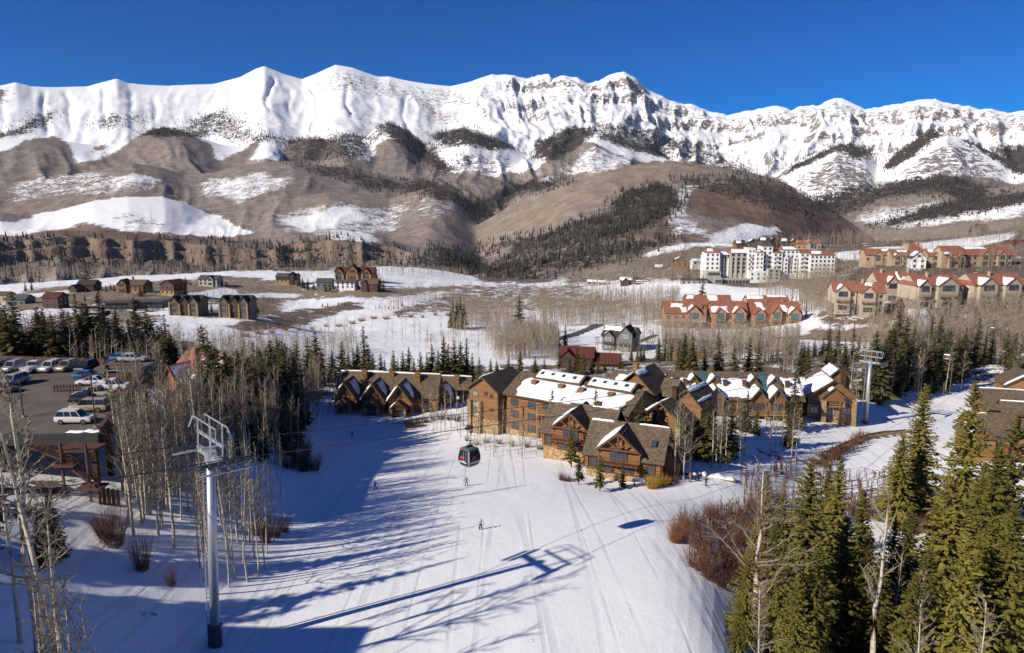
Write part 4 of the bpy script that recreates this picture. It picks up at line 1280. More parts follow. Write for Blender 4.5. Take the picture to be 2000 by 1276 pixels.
H = House('gabled_lodge', P(1577, 808, 193), 8, 'right-hand lodge house with deep snow on its left roof and stone porch pillars', 'lodge')
H.body(0, 12, 0, 13, 0, 5.3, 4.2, 'y', ov=1.1, eave=1.4)
H.stone(0, 12, 0, 13, 0, 2.4)
H.snow('main', 0, .25, .98, .03, .96, .55, .02); H.snow('main', 1, .8, .99, .70, .97, .2, .02)
H.body(3.2, 8.6, -1.6, 2, 4.0, 5.2, 2.4, 'y', key='porch', ov=.5, eave=.5, deep=0)
H.snow('porch', 0, .3, .97, .6, .97, .2, .02)
for x in (3.6, 8.2): H.pillar(x, -1.4, 0, 4.0, 1.1)
H.pillar(11.6, -.4, 0, 4.0, 1.0)
H.balcony(4.1, 7.7, -.2, 2.6, 1.2, 'pale_timber', False)
H.window('f', 1.8, 3.0, 1.6, 1.5); H.window('f', 10.1, 3.0, 1.6, 1.5); H.window('f', 6.0, 2.7, 2.6, 2.0, 3, 1)
H.window('f', 1.6, .3, 1.8, 1.7, 2, 2, 'pale_window_glass', at=-.14); H.window('f', 10.0, .2, 1.6, 1.7, 2, 2, 'pale_window_glass', at=-.14); H.window('f', 5.6, 0, 2.4, 2.1, 3, 1, 'pale_window_glass', at=-.14)
H.body(5.2, 11.5, 4.5, 12, 4, 8.4, 3.0, 'y', key='tall', ov=.7, eave=.6, deep=0)
H.snow('tall', 0, .05, .97, .4, .97, .35, .04); H.snow('tall', 1, .05, .97, .6, .97, .25, .04)
H.chimney(9.6, 3.6, 6, 12.3, 1.1, 1.0, 'dark_wood')
H.body(-3.5, .5, 5, 13, 0, 4.6, 3.2, 'x', key='left', ov=.5)
H.snow('left', 0, .4, .97, .5, .95, .3)

# log townhouses at the head of the run
def townhouse(u, v, tt, label, dark=False, wmain=11.5, gx=3.4, sc=1.06):
    H = House('log_townhouse', P(u, v, tt), 6, label, 'townhouse', 'log townhouses at the bend of the run')
    H.body(0, wmain, 3.5, 13, 0, 4.6, 4.6, 'x', 'log_wood', ov=.6, eave=.8)
    H.snow('main', 0, .02, .98, .95, .995, .25, .004)
    H.body(gx-3.1, gx+3.1, 0, 7, 0, 4.2, 3.9, 'y', 'log_wood', key='front', ov=1.0, eave=.7)
    H.stone(gx-3.1, gx+3.1, 0, 6, 0, 1.1)
    H.snow('front', 0, .93, .99, .05, .97, .3, .01); H.snow('front', 1, .35, .95, .2, .85, .35, .05)
    H.body(gx-1.9, gx+1.9, -1.7, 1, 0, 2.6, 1.8, 'y', 'log_wood', key='porch', ov=.6, eave=.5, deep=0)
    H.snow('porch', 0, .5, .97, .1, .6, .25, .05)
    H.truss(gx, 1.9, -2.2, 2.6, 4.3)
    for sx in (-1.8, 1.8): H.pillar(gx+sx, -2.0, 0, 2.4, .7)
    H.window('f', gx-1.0, .6, 1.3, 1.7, 2, 2, at=-1.7); H.window('f', gx+1.0, .3, 1.1, 2.0, 1, 1, at=-1.7)
    H.window('f', gx-2.55, 1.5, .8, 1.5, 1, 2); H.window('f', gx+2.55, 1.5, .8, 1.5, 1, 2)
    H.window('f', gx, 5.1, 1.0, 1.1, 2, 1)
    H.window('f', wmain-2.2, 1.6, 1.6, 1.5, at=3.5)
    H.chimney(gx+3.6, 6.5, 5, 9.8, 1.3, 1.1, 'plank_wood')
    H.window('r', 8, 1.5, 1.4, 1.4, at=wmain); H.window('r', 8, 4.6, 1.2, 1.2, at=wmain)
    H.root.scale = (sc, sc, sc * 1.08)
    return H
townhouse(652, 808, 207, 'leftmost log townhouse, half screened by a white birch')
townhouse(706, 811, 206, 'middle log townhouse with snow lying over its porch')
townhouse(757, 814, 204, 'tallest log townhouse with timber truss porch and stone pillars', wmain=12.5)
townhouse(838, 815, 214, 'shaded log townhouse behind bare aspens, right end of the row', wmain=10.5)

# right-hand lodge at the picture edge
H = House('log_lodge', P(1966, 872, 163), 17, 'brown-roofed log lodge at the right edge beyond the tall spruces', 'lodge')
H.body(0, 17, 0, 11, 0, 4.6, 4.6, 'x', 'log_wood', ov=.9, eave=.9)
H.snow('main', 0, .02, .98, .955, .995, .22, .004)
H.body(-3, 14, 6, 15, 0, 7.2, 3.6, 'x', 'log_wood', key='back', ov=.9)
H.snow('back', 0, .02, .98, .95, .99, .2, .004)
H.body(-7.5, 0.2, -1, 8, 0, 3.0, 3.4, 'x', 'log_wood', key='side', ov=.7)
H.snow('side', 0, .1, .5, .9, .98, .25, .02)
H.body(-9, -3.2, -3, 5, -.5, 2.4, 2.6, 'y', 'log_wood', key='porch', ov=.7)
H.snow('porch', 0, .2, .9, .4, .8, .25, .05)
H.chimney(15, 5.3, 8, 11.5, 1.3, 1.3, 'tan_stone')
H.skylight('main', 0, .93, .82, 1.3, 1.2)
for x in (3, 8, 13): H.window('f', x, 1.4, 1.8, 1.6, 3, 1)
H.logs(0, 17, 0, .2, 4.4)
H.window('f', -5.5, .8, 1.4, 1.5, at=-3.0); H.window('f', -1.6, .8, 1.4, 1.5, at=-1.0)
H.truss(-6.1, 2.6, -3.5, 2.4, 4.9)
H = House('log_lodge', P(1962, 772, 222), 20, 'small log house with gable front in snow above the right-hand lodge', 'lodge')
H.body(0, 11, 0, 10, 0, 3.4, 3.6, 'y', 'log_wood', ov=1.0, eave=.9)
H.snow('main', 0, .9, .99, .05, .97, .3, .01)
H.window('f', 5.5, 1.0, 2.6, 1.5, 3, 1); H.window('f', 2.0, 1.0, 1.2, 1.4)
# ================================================================== houses and condominiums of the village
def simple(name, u, v, t, th, w, d, h, rise, wall, roof, label, cat='house', axis='x', gables=(), snow=(), base=None, floors=2, cols=None, win=(1.3, 1.4), glass='window_glass', frame='dark_steel', chim=(), group=None, ov=.6, hip=0.0, faces='f', balc=False, bside='r'):
    """gables: (x centre, half width, eave height, rise, proud) cross gables on the front"""
    H = House(name, P(u, v, t), th, label, cat, group)
    H.body(0, w, 0, d, 0, h, rise, axis, wall, roof, ov=ov, eave=ov, th=.25, hip=hip)
    if base: H.stone(0, w, 0, d, 0, h * (.34 if floors > 1 else .25), base)
    for k, (xc, hw, ze, rs, pr) in enumerate(gables):
        key = 'gable%d' % k
        H.body(xc - hw, xc + hw, -pr, d * .5, 0, ze, rs, 'y', wall, roof, ov=ov * .8, eave=ov * .8, th=.25, key=key, deep=2)
        H.window('f', xc, ze - h / floors * .72 + .1, hw * 1.15, h / floors * .72, 3, 2, glass, frame, at=-pr)
        if floors > 1: H.window('f', xc, h * .08, hw * 1.1, h / floors * .6, 3, 1, glass, frame, at=-pr - (.14 if base else 0))
        if balc: H.balcony(xc - hw * .9, xc + hw * .9, -pr, h * .5, 1.3, 'timber', False)
    for key, side, s0, s1, t0, t1 in snow: H.snow(key, side, s0, s1, t0, t1, .3, .03)
    cols = cols if cols is not None else max(2, int(w / 3.4))
    fh = h / floors
    for i in range(cols):
        x = w * (i + .5) / cols
        if any(abs(x - g[0]) < g[1] + .7 for g in gables): continue
        for f in range(floors):
            H.window('f', x, fh * f + fh * .28, win[0], min(win[1], fh * .6), 2, 1, glass, frame, at=-.15 if (base and f == 0) else 0)
    if axis == 'y': H.window('f', w / 2, h + rise * .15, w * .22, rise * .38, 2, 1, glass, frame)
    for f in range(floors):
        for y in (d * .3, d * .7): H.window('r' if bside == 'r' else 'l', y, fh * f + fh * .28, win[0], min(win[1], fh * .6), 2, 1, glass, frame, at=w if bside == 'r' else 0)
    for x, y, z1 in chim: H.chimney(x, y, h * .7, z1, 1.0, 1.0, wall)
    return H

# red-roofed stone condominiums in the middle distance
SN = lambda *k: [(kk, ss, a, b, c, d) for kk, ss, a, b, c, d in k]
G = 'red-roofed stone condominiums above the lodge'
simple('condominium', 1298, 639, 400, 6, 20, 16, 8.0, 5.5, 'pink_stone', 'red_tile', 'leftmost red-roofed stone condominium, snow lying in patches on its roof', 'condominium', 'x', [(15.5, 4.2, 8.2, 4.4, 2.0)], [('main', 0, .2, .5, .5, .8), ('main', 0, .45, .6, .1, .5), ('gable0', 0, .3, .9, .4, .9)], 'tan_stone', 2, chim=[(4, 8, 14.5)], group=G, glass='copper_glass')
simple('condominium', 1340, 618, 425, 4, 26, 12, 7.0, 5.0, 'pink_stone', 'red_tile', 'long red roof behind the leftmost stone condominium', 'condominium', 'x', [(19, 3.4, 6.8, 3.4, 1.2)], [('main', 0, .5, .72, .3, .95), ('main', 0, .05, .2, .6, .95)], None, 2, group=G)
simple('condominium', 1390, 641, 398, 4, 19, 15, 8.6, 5.5, 'pink_stone', 'red_tile', 'middle red-roofed stone condominium with tall teal arched window', 'condominium', 'x', [(4.2, 3.0, 8.4, 3.0, 1.4), (14.5, 3.6, 8.6, 4.0, 1.8)], [('main', 0, .02, .45, .05, .55), ('gable1', 0, .3, .9, .1, .8)], 'tan_stone', 2, chim=[(10, 7, 15)], group=G, glass='copper_glass', balc=True)
simple('condominium', 1467, 643, 396, 2, 27, 15, 8.6, 5.8, 'pink_stone', 'red_tile', 'right-hand red-roofed stone condominium with three front gables', 'condominium', 'x', [(4.0, 3.2, 8.6, 3.2, 1.4), (13, 2.8, 9.4, 3.4, 1.8), (23.0, 3.4, 8.6, 3.8, 1.6)], [('main', 0, .15, .28, .3, .9), ('main', 0, .62, .72, .2, .7), ('gable2', 0, .2, .9, .1, .9)], 'tan_stone', 2, chim=[(9.5, 7, 15.5), (18.5, 7, 15.5)], group=G, glass='copper_glass', balc=True)
simple('condominium', 1460, 612, 425, 2, 24, 10, 6.4, 3.6, 'cream_stucco', 'red_tile', 'red roof with snow edges behind the right-hand stone condominium', 'condominium', 'x', [], [('main', 0, .02, .4, .5, .95), ('main', 0, .5, .95, .75, .98)], None, 2, group=G)

# cream condominiums on the right slope
G = 'cream condominiums with red roofs on the right slope'
simple('condominium', 1626, 606, 372, 12, 11, 14, 10, 4.4, 'cream_stucco', 'red_tile', 'cream condominium with arched snowy gable next to the white hotel', 'condominium', 'x', [(4.2, 3.6, 9.8, 3.6, 1.4)], [('gable0', 0, .1, .95, .3, .95)], 'grey_stone', 3, group=G, balc=True)
simple('condominium', 1676, 611, 366, 14, 12, 14, 10.5, 4.4, 'cream_stucco', 'red_tile', 'cream condominium with brown lower storey behind the pale aspens', 'condominium', 'x', [(4.0, 3.4, 10.2, 3.4, 1.4)], [('main', 0, .3, .55, .6, .95)], 'grey_stone', 3, chim=[(2, 6, 16.5), (7, 6, 16)], group=G, balc=True)
simple('condominium', 1712, 588, 395, 2, 21, 14, 10.5, 5.2, 'cream_stucco', 'red_tile', 'tall cream condominium with steep red roof in the second row', 'condominium', 'x', [(7.5, 3.4, 9.6, 4.0, 1.4), (15, 3.2, 9.6, 3.6, 1.2)], [('gable0', 0, .2, .95, .3, .95), ('gable1', 0, .3, .95, .3, .95), ('main', 0, .55, .6, .1, .95)], None, 3, chim=[(4, 6, 17), (18.5, 6, 17.5)], group=G)
simple('condominium', 1786, 601, 367, -6, 26, 15, 11.2, 4.6, 'cream_stucco', 'red_tile', 'broad condominium with large arched windows and snow on two gables', 'condominium', 'x', [(4.0, 3.4, 11.0, 3.2, 1.5), (16.5, 5.6, 11.2, 4.2, 1.8)], [('gable0', 0, .2, .98, .1, .9), ('gable1', 0, .2, .98, .05, .9)], 'grey_stone', 3, chim=[(9.5, 6, 17), (10.8, 8, 17.3)], group=G, balc=True, hip=1.5)
simple('condominium', 1899, 598, 368, -8, 30, 15, 10.8, 4.8, 'cream_stucco', 'red_tile', 'long red-roofed condominium at the right edge behind aspen stems', 'condominium', 'x', [(7, 5.0, 10.6, 4.0, 1.8), (21, 4.6, 10.6, 3.8, 1.8)], [('gable0', 0, .2, .98, .1, .9), ('gable1', 0, .2, .98, .05, .9)], 'grey_stone', 3, chim=[(13, 6, 17)], group=G, balc=True, hip=1.5)
G = 'upper row of red-roofed houses on the right slope'
simple('townhouse', 1690, 512, 500, 6, 24, 12, 5.0, 3.8, 'tan_stucco', 'red_tile', 'long low red-roofed house at the left of the upper row', 'house', 'x', [(8, 3, 4.6, 2.6, 1)], [('main', 0, .5, .9, .6, .95)], None, 1, group=G)
simple('townhouse', 1742, 518, 490, 4, 12, 12, 6.2, 4.0, 'tan_stucco', 'red_tile', 'red-roofed house with small snowy dormers in the upper row', 'house', 'x', [(3, 2.2, 6, 2.2, 1), (8.6, 2.2, 6, 2.2, 1)], [('gable0', 0, .1, .9, .2, .9), ('main', 0, .4, .9, .6, .9)], None, 2, group=G)
simple('townhouse', 1772, 514, 492, 0, 11, 12, 8.0, 5.0, 'tan_stucco', 'red_tile', 'tall pyramid-roofed red house in the middle of the upper row', 'house', 'x', [], [], None, 2, chim=[(8, 5, 14.5)], group=G, hip=4.0)
simple('townhouse', 1778, 525, 470, 14, 9, 10, 7, 4.2, 'white_stucco', 'dark_shingle', 'white half-timbered house with dark gable in the upper row', 'house', 'y', [], [('main', 0, .1, .95, .3, .95)], None, 2, group=G)
simple('townhouse', 1812, 520, 478, 6, 16, 12, 6.8, 4.2, 'tan_stucco', 'red_tile', 'red-roofed house with snowy ridges left of the big salmon roof', 'house', 'x', [(4, 2.6, 6.6, 2.8, 1), (11.5, 2.8, 6.6, 2.8, 1)], [('main', 0, .1, .5, .5, .95), ('gable1', 0, .2, .9, .2, .9)], None, 2, group=G)
simple('townhouse', 1842, 524, 470, -4, 14, 13, 9.0, 5.0, 'tan_stucco', 'red_tile', 'big salmon-roofed house with yellow gable wall in the upper row', 'house', 'x', [(5, 2.6, 7, 2.4, 1.5), (10.6, 2.6, 7, 2.4, 1.5)], [('main', 0, .02, .3, .05, .3)], None, 2, group=G, balc=True)
simple('townhouse', 1888, 520, 474, -6, 32, 13, 7.2, 4.8, 'tan_stucco', 'red_tile', 'long red roof with snowy ridge at the right of the upper row', 'house', 'x', [(12, 3.0, 7, 3, 1), (24, 3, 7, 3, 1)], [('main', 0, .05, .5, .75, .98), ('gable0', 1, .1, .9, .2, .9)], None, 2, group=G)
simple('mountain_house', 1905, 464, 640, 0, 14, 11, 5.5, 6.0, 'grey_wood', 'dark_shingle', 'dark timber house with big glazed gable high on the right hillside', 'house', 'y', [], [], None, 2)
simple('mountain_house', 1976, 492, 560, -6, 16, 11, 5.0, 3.6, 'maroon_siding', 'maroon_tile', 'maroon house half seen at the right edge of the hillside', 'house', 'x', [], [], None, 1)

# brown chalets and pink houses behind the hotel
G = 'chalets on the ridge behind the white hotel'
for i, (u, v, w, wall, txt) in enumerate([(1438, 487, 9, 'plank_wood', 'brown chalet peeping over the left end of the white hotel'), (1462, 484, 10, 'grey_wood', 'dark chalet above the pink-roofed hotel wing'), (1484, 481, 9, 'plank_wood', 'highest brown chalet on the ridge behind the hotel'),
                                    (1502, 482, 10, 'dark_wood', 'dark brown chalet behind the middle of the hotel'), (1526, 483, 9, 'grey_wood', 'grey-brown chalet behind the hotel turret'), (1543, 484, 8, 'plank_wood', 'small brown chalet left of the pink houses')]):
    simple('chalet', u, v, 690 - i * 3, -5 + 9 * (i % 3), w, 9, 4.6, 3.6, wall, 'dark_shingle', txt, 'chalet', 'xy'[i % 2], [], [('main', 0, .1, .6, .3, .9)], None, 1, group=G)
simple('pink_house', 1556, 487, 670, 10, 9, 9, 5, 3.0, 'tan_stucco', 'red_tile', 'pinkish house with pyramid roof right of the chalets', 'house', 'x', [], [], None, 1, hip=3.0)
simple('pink_house', 1580, 488, 665, 0, 11, 9, 6.5, 2.6, 'cream_stucco', 'red_tile', 'pale pink house with two windows beside the snowy clearing', 'house', 'x', [(2.5, 2.2, 6.2, 2.4, .8)], [], None, 1, hip=2)
simple('mountain_house', 1313, 521, 610, 8, 13, 10, 4.6, 3.6, 'plank_wood', 'brown_shingle', 'brown timber house left of the white hotel', 'house', 'y', [], [('main', 0, .3, .95, .4, .95)], None, 1)
simple('mountain_house', 1277, 530, 640, 20, 7, 7, 3.2, 2.6, 'plank_wood', 'dark_shingle', 'tiny snow-roofed cabin among aspens left of the timber house', 'cabin', 'x', [], [('main', 0, .1, .95, .2, .95)], None, 1)
simple('mountain_house', 1353, 518, 600, -4, 9, 8, 3.2, 1.6, 'white_stucco', 'grey_shingle', 'low white building touching the left end of the hotel', 'building', 'x', [], [('main', 0, .02, .98, .05, .98)], None, 1)
simple('mountain_house', 1212, 558, 600, 8, 20, 14, 3.6, 3.0, 'dark_wood', 'dark_shingle', 'sprawling dark house with snow-covered roofs by the open snow', 'house', 'x', [(4, 3, 3.6, 2.6, 3)], [('main', 0, .0, .5, .3, .95), ('gable0', 0, .1, .9, .1, .9)], None, 1)
simple('mountain_house', 1242, 561, 590, -10, 12, 10, 3.2, 2.4, 'grey_wood', 'dark_shingle', 'lower wing of dark house with three snowy roof strips', 'house', 'x', [], [('main', 0, .05, .9, .1, .3), ('main', 0, .1, .9, .55, .8)], None, 1)
simple('mountain_house', 1146, 557, 630, 10, 9, 8, 2.6, 1.8, 'tan_stucco', 'brown_shingle', 'low house under pink-lit snow, left of a pair in the aspens', 'house', 'x', [], [('main', 0, .05, .95, .1, .95)], None, 1)
simple('mountain_house', 1168, 558, 628, 10, 7, 8, 2.6, 1.6, 'tan_stucco', 'brown_shingle', 'low snow-roofed house, right of a pair in the aspens', 'house', 'x', [], [('main', 0, .05, .95, .1, .95)], None, 1)

# three houses between the meadow and the lodge
H = simple('grey_house', 1176, 682, 336, 24, 15, 12, 6.6, 3.6, 'grey_siding', 'dark_shingle', 'grey house with stone base and two snowy gables below the road bend', 'house', 'x', [(3.2, 2.8, 6.2, 2.6, 1.2), (11.5, 3.2, 8.2, 3.4, 2.2)], [('main', 0, .02, .6, .55, .98), ('gable1', 0, .05, .95, .1, .95), ('gable0', 0, .3, .95, .3, .95)], 'tan_stone', 2, frame='dark_steel', glass='pale_window_glass', balc=True)
H.chimney(8.5, 5, 7, 12.0, 1.1, 1.1, 'grey_siding')
H = simple('maroon_house', 1093, 724, 285, 12, 13, 11, 5.6, 3.2, 'maroon_siding', 'maroon_tile', 'maroon-roofed house behind the spruce clump above the lodge', 'house', 'x', [(3.0, 3.0, 5.6, 2.8, 1.2)], [], 'tan_stone', 2)
H.body(12.5, 23, 1, 10, -1, 3.6, 3.0, 'x', 'maroon_siding', 'maroon_tile', ov=.7, key='right')
simple('grey_roofed_house', 1306, 712, 300, 14, 17, 12, 6.2, 3.6, 'plank_wood', 'grey_shingle', 'brown house under a slate-grey roof below the red condominiums', 'house', 'x', [(4, 2.6, 6.4, 2.6, 1.4)], [('main', 0, .55, .62, .1, .9)], None, 2, chim=[(9, 5, 11.5)])

# ------------------------------------------------------------------ the white hotel
H = House('hotel', P(1376, 549, 560), 3, 'big white hotel with stepped red roofs and rows of small windows', 'hotel')
def block(x0, x1, y0, d, zb, zt, wall='white_stucco', roof=None, rise=2.4, cols=2, rows=5, z0=3, win=(1.2, 1.5), snow=None, ov=.5, glass='window_glass', frame='grey_wood', hip=2.0, skip=()):
    b = MB(); b.box(x0, x1, y0, y0 + d, zb - 4, zt)
    H.part('wall', b, M[wall])
    key = 'b%d_%d' % (x0 * 10, y0 * 10)
    if roof:
        r = MB(); xm = y0 + d / 2; e = zt + .02; hip = min(hip, (x1 - x0) * .3)
        q1 = [(x0-ov, y0-ov, e), (x1+ov, y0-ov, e), (x1+ov-hip, xm, e+rise), (x0-ov+hip, xm, e+rise)]
        q2 = [(x1+ov, y0+d+ov, e), (x0-ov, y0+d+ov, e), (x0-ov+hip, xm, e+rise), (x1+ov-hip, xm, e+rise)]
        r.add(q1 + q2 + [], [[0, 1, 2, 3], [4, 5, 6, 7], [5, 0, 3], [1, 4, 7] if False else [1, 4, 2], [0, 5, 4, 1]])
        H.part('roof', r, M[roof]); H.slopes[key] = (q1, q2)
        if snow: H.snow(key, 0, *snow, th=.35, wob=.04)
    else:
        p = MB(); p.box(x0-.15, x1+.15, y0-.15, y0+d+.15, zt, zt+.5); H.part('parapet', p, M[wall])
    st = (zt - z0) / max(rows, 1)
    for i in range(cols):
        for j in range(rows):
            if (i, j) in skip: continue
            H.window('f', x0 + (x1-x0)*(i+.5)/cols, z0 + st*(j+.28), win[0], win[1], 2, 1, glass, frame, at=y0)
block(0, 11, 0, 14, 0, 22, 'white_stucco', 'red_tile', 3.0, 3, 4, 8.5, snow=(.1, .6, .3, .95))
block(-1.2, 0, 2, 10, 0, 19, 'white_stucco', None, 0, 0, 0)
block(11, 19.5, 4, 12, 0, 20, 'grey_stucco', 'red_tile', 2.6, 4, 5, 6, (.9, 1.7), (.15, .95, .1, .9))
for x in (12.2, 15.2, 18.4): H.pillar(x, 3.7, 0, 17, .9, 'white_stucco')
block(19.5, 32.5, 2, 13, 0, 21.5, 'grey_stucco', 'red_tile', 3.0, 3, 5, 5.5, (1.9, 1.9), (.05, .97, .1, .95), frame='dark_steel')
for x in (20.6, 24.2, 28.2, 31.8): H.pillar(x, 1.7, 0, 18, .9, 'cream_stucco')
block(32.5, 38, 0, 14, 0, 25, 'white_stucco', None, 0, 2, 6, 5, (.9, 1.3))
block(38, 44, -1.6, 14, 0, 22.5, 'white_stucco', 'red_tile', 2.2, 2, 5, 6, (.9, 1.3), (.1, .7, .2, .9))
block(44, 52, 3, 14, 0, 27, 'white_stucco', 'grey_shingle', 3.2, 2, 6, 6, (1.4, 1.5))
block(52, 59, 1, 14, 4, 22, 'white_stucco', 'red_tile', 2.2, 2, 5, 6, (1.1, 1.4))
block(59, 72, 2.5, 14, 4, 24, 'white_stucco', 'red_tile', 2.6, 4, 6, 5, (1.1, 1.4), (.05, .9, .2, .95))
block(60.5, 63.5, .9, 2, 4, 18, 'white_stucco', None, 0, 1, 4, 6, (1.1, 1.3)); block(67.5, 70.5, .9, 2, 4, 18, 'white_stucco', None, 0, 1, 4, 6, (1.1, 1.3))
block(72, 79.5, 0, 15, 4, 22, 'white_stucco', 'red_tile', 2.4, 2, 5, 6, (1.1, 1.4))
block(79.5, 98, -1.5, 14, 3, 20.5, 'white_stucco', 'red_tile', 3.0, 6, 5, 5, (1.2, 1.5), (.05, .5, .3, .95))
block(47, 56, -4.5, 6, 0, 9.5, 'grey_stucco', None, 0, 2, 3, 1.5, (1.6, 1.5))
block(33, 47, -4, 6, -1, 7.5, 'white_stucco', None, 0, 3, 2, 1, (1.2, 1.3))
block(1, 11.5, -3.5, 4, 0, 7.4, 'grey_stucco', None, 0, 1, 1, 3.8, (9.0, 2.0), frame='dark_steel')
block(6, 12, -7, 4, -3.5, 2.6, 'grey_stucco', None, 0, 1, 1, -1.6, (4.8, 2.0), frame='dark_steel')
block(12, 33, -4.5, 6, -3.5, 2.0, 'grey_stucco', None, 0, 8, 1, -3.0, (1.8, 2.6), frame='dark_steel')
for x in (35.2, 45.6, 50.2, 55.5, 65.5, 75.5):
    for z in (8, 11.5, 15, 18.5): H.balcony(x-1.3, x+1.3, (0 if x < 38 else 3 if x < 52 else 1 if x < 59 else 2.5 if x < 72 else 0) - .02, z, 1.2, 'grey_wood', False)
simple('hotel_garage', 1330, 556, 552, 2, 20, 9, 3.4, .8, 'grey_stucco', 'grey_shingle', 'low flat grey building at the foot of the hotel', 'building', 'x', [], [], None, 1)

# ------------------------------------------------------------------ houses across the left of the valley
simple('valley_house', 539, 551, 590, 4, 17, 10, 4.4, 2.4, 'dark_wood', 'grey_shingle', 'long dark house with wide roof on the brown knoll', 'house', 'x', [(13.5, 2.2, 5.5, 2.4, .8)], [], 'tan_stone', 2)
H = simple('mansion', 654, 545, 610, 2, 33, 14, 6.0, 3.4, 'plank_wood', 'maroon_tile', 'big rust-red mansion with many gables on the meadow knoll', 'mansion', 'x', [(4, 3.2, 6, 3.2, 1.5), (15.5, 4.2, 7.6, 4.4, 2.0), (27, 3.2, 6, 3.2, 1.5)], [], 'tan_stone', 2, chim=[(9, 6, 12), (22, 6, 12)])
for x in (1, 7.5, 11, 20, 24, 31): H.pillar(x, -2.0, 0, 4.0, 1.0)
simple('valley_house', 656, 563, 560, 6, 15, 9, 4.4, 1.8, 'white_stucco', 'grey_shingle', 'white house with blue-grey roof below the rust-red mansion', 'house', 'x', [], [], None, 2)
simple('valley_house', 705, 566, 555, 8, 13, 10, 4.6, 3.6, 'maroon_siding', 'brown_shingle', 'brown-roofed brick house at the right end of the knoll', 'house', 'x', [(3, 2.4, 4.6, 2.6, 1)], [], None, 2)
simple('valley_house', 618, 562, 565, 0, 12, 9, 4.2, 2.6, 'grey_siding', 'grey_shingle', 'grey house screened by dark shrubs left of the white one', 'house', 'x', [], [], None, 1)
simple('valley_house', 388, 557, 560, 6, 15, 10, 4.8, 2.4, 'grey_stucco', 'grey_shingle', 'pale grey house behind shrubs on the far meadow', 'house', 'x', [(10, 2.4, 5.2, 2, 1)], [], None, 2)
simple('valley_house', 314, 574, 480, 22, 12, 11, 6.2, 3.0, 'maroon_siding', 'maroon_tile', 'red timber house with pale corner posts on the left meadow', 'house', 'y', [], [], 'tan_stone', 2)
simple('valley_house', 230, 570, 490, 4, 18, 12, 4.6, 3.0, 'plank_wood', 'brown_shingle', 'brown timber house with orange gable on the left meadow', 'house', 'x', [(4, 3.0, 5.6, 2.8, 1.5)], [], 'tan_stone', 2, chim=[(8, 6, 9.6)])
simple('valley_house', 151, 569, 510, 0, 12, 10, 4.6, 3.0, 'dark_wood', 'dark_shingle', 'dark house with peaked roof, larger of a pair by the snow slope', 'house', 'x', [], [], None, 2)
simple('valley_house', 135, 571, 505, 18, 7, 8, 2.6, 2.6, 'dark_wood', 'dark_shingle', 'small dark hut, left of a pair by the snow slope', 'hut', 'y', [], [], None, 1)
simple('valley_house', 84, 600, 400, 4, 9, 9, 5.4, 2.4, 'maroon_siding', 'maroon_tile', 'dark red house near the left edge of the valley', 'house', 'x', [], [], None, 2)
simple('valley_house', 12, 598, 430, 4, 12, 9, 4.0, 2.4, 'grey_siding', 'grey_shingle', 'blue-grey house at the far left edge of the valley', 'house', 'x', [], [], None, 1)
simple('valley_house', -8, 590, 440, 0, 7, 8, 4.2, 1.6, 'tan_stucco', 'brown_shingle', 'yellow house wall cut by the left edge of the view', 'house', 'x', [], [], None, 1)
H = House('glass_house', P(206, 604, 410), -4, 'long low modern house with dark blue glass front in two wings', 'house')
for xa, xb, y0 in ((0, 15, 0), (15.5, 31, 1.5)):
    b = MB(); b.box(xa, xb, y0, y0 + 9, -4, 3.6); H.part('wall', b, M['dark_steel'])
    r = MB(); r.box(xa - .8, xb + .8, y0 - 1.2, y0 + 9.8, 3.6, 4.1); H.part('roof', r, M['grey_shingle'])
    for i in range(5): H.window('f', xa + (xb - xa) * (i + .5) / 5, .5, (xb - xa) / 5 - .5, 2.6, 2, 1, 'window_glass', 'dark_steel', at=y0)
b = MB(); b.box(13.5, 17, -1.5, 2, -4, 5.2); H.part('entry', b, M['dark_steel'])
for u, txt in ((331, 'left of two dark triple-gabled houses on the brown bank'), (428, 'right of two dark triple-gabled houses on the brown bank')):
    H = House('gabled_house', P(u, 612, 372), 4, txt, 'house', 'dark triple-gabled houses on the brown bank')
    H.body(0, 15.5, 2, 11, 0, 6.0, 2.6, 'x', 'grey_wood', 'dark_shingle', ov=.6)
    for k, xc in enumerate((2.6, 7.8, 13.0)):
        H.body(xc - 2.0, xc + 2.0, 0 if k != 1 else .6, 7, 0, 6.2, 2.4, 'y', 'grey_wood' if k != 1 else 'dark_wood', 'dark_shingle', ov=.5, eave=.5, key='g%d' % k)
        for z in (.8, 3.6): H.window('f', xc, z, 1.8, 1.6, 2, 1, at=0 if k != 1 else .6)
        H.pillar(xc - 2.2, -.2, 0, 5.0, .6, 'tan_stone')
    H.pillar(15.2, -.2, 0, 5.0, .6, 'tan_stone')

# ------------------------------------------------------------------ brick house with red roof by the deck
H = House('brick_house', P(334, 778, 158), 26, 'brick house with steep red roof and tall chimney behind the aspens', 'house')
H.body(0, 12, 0, 11, 0, 5.0, 4.4, 'x', 'brick', 'red_tile', ov=.7)
H.body(1.0, 6.0, -2.5, 5, 0, 4.6, 3.4, 'y', 'brick', 'red_tile', key='front', ov=.6)
H.snow('front', 0, .03, .97, .05, .92, .35); H.snow('main', 0, .52, .98, .05, .8, .4); H.snow('front', 1, .05, .97, .05, .95, .35)
H.chimney(6.4, 2.0, 4, 11.5, 1.5, 1.4, 'brick')
H.body(9.0, 14.0, -1.5, 6, -1, 3.8, 3.0, 'y', 'brick', 'red_tile', key='wing', ov=.6)
H.window('f', 3.5, 1.2, 1.8, 1.6, at=-2.5); H.window('f', 7.6, 1.2, 1.2, 1.6); H.window('f', 11.5, .8, 1.6, 1.5, at=-1.5)

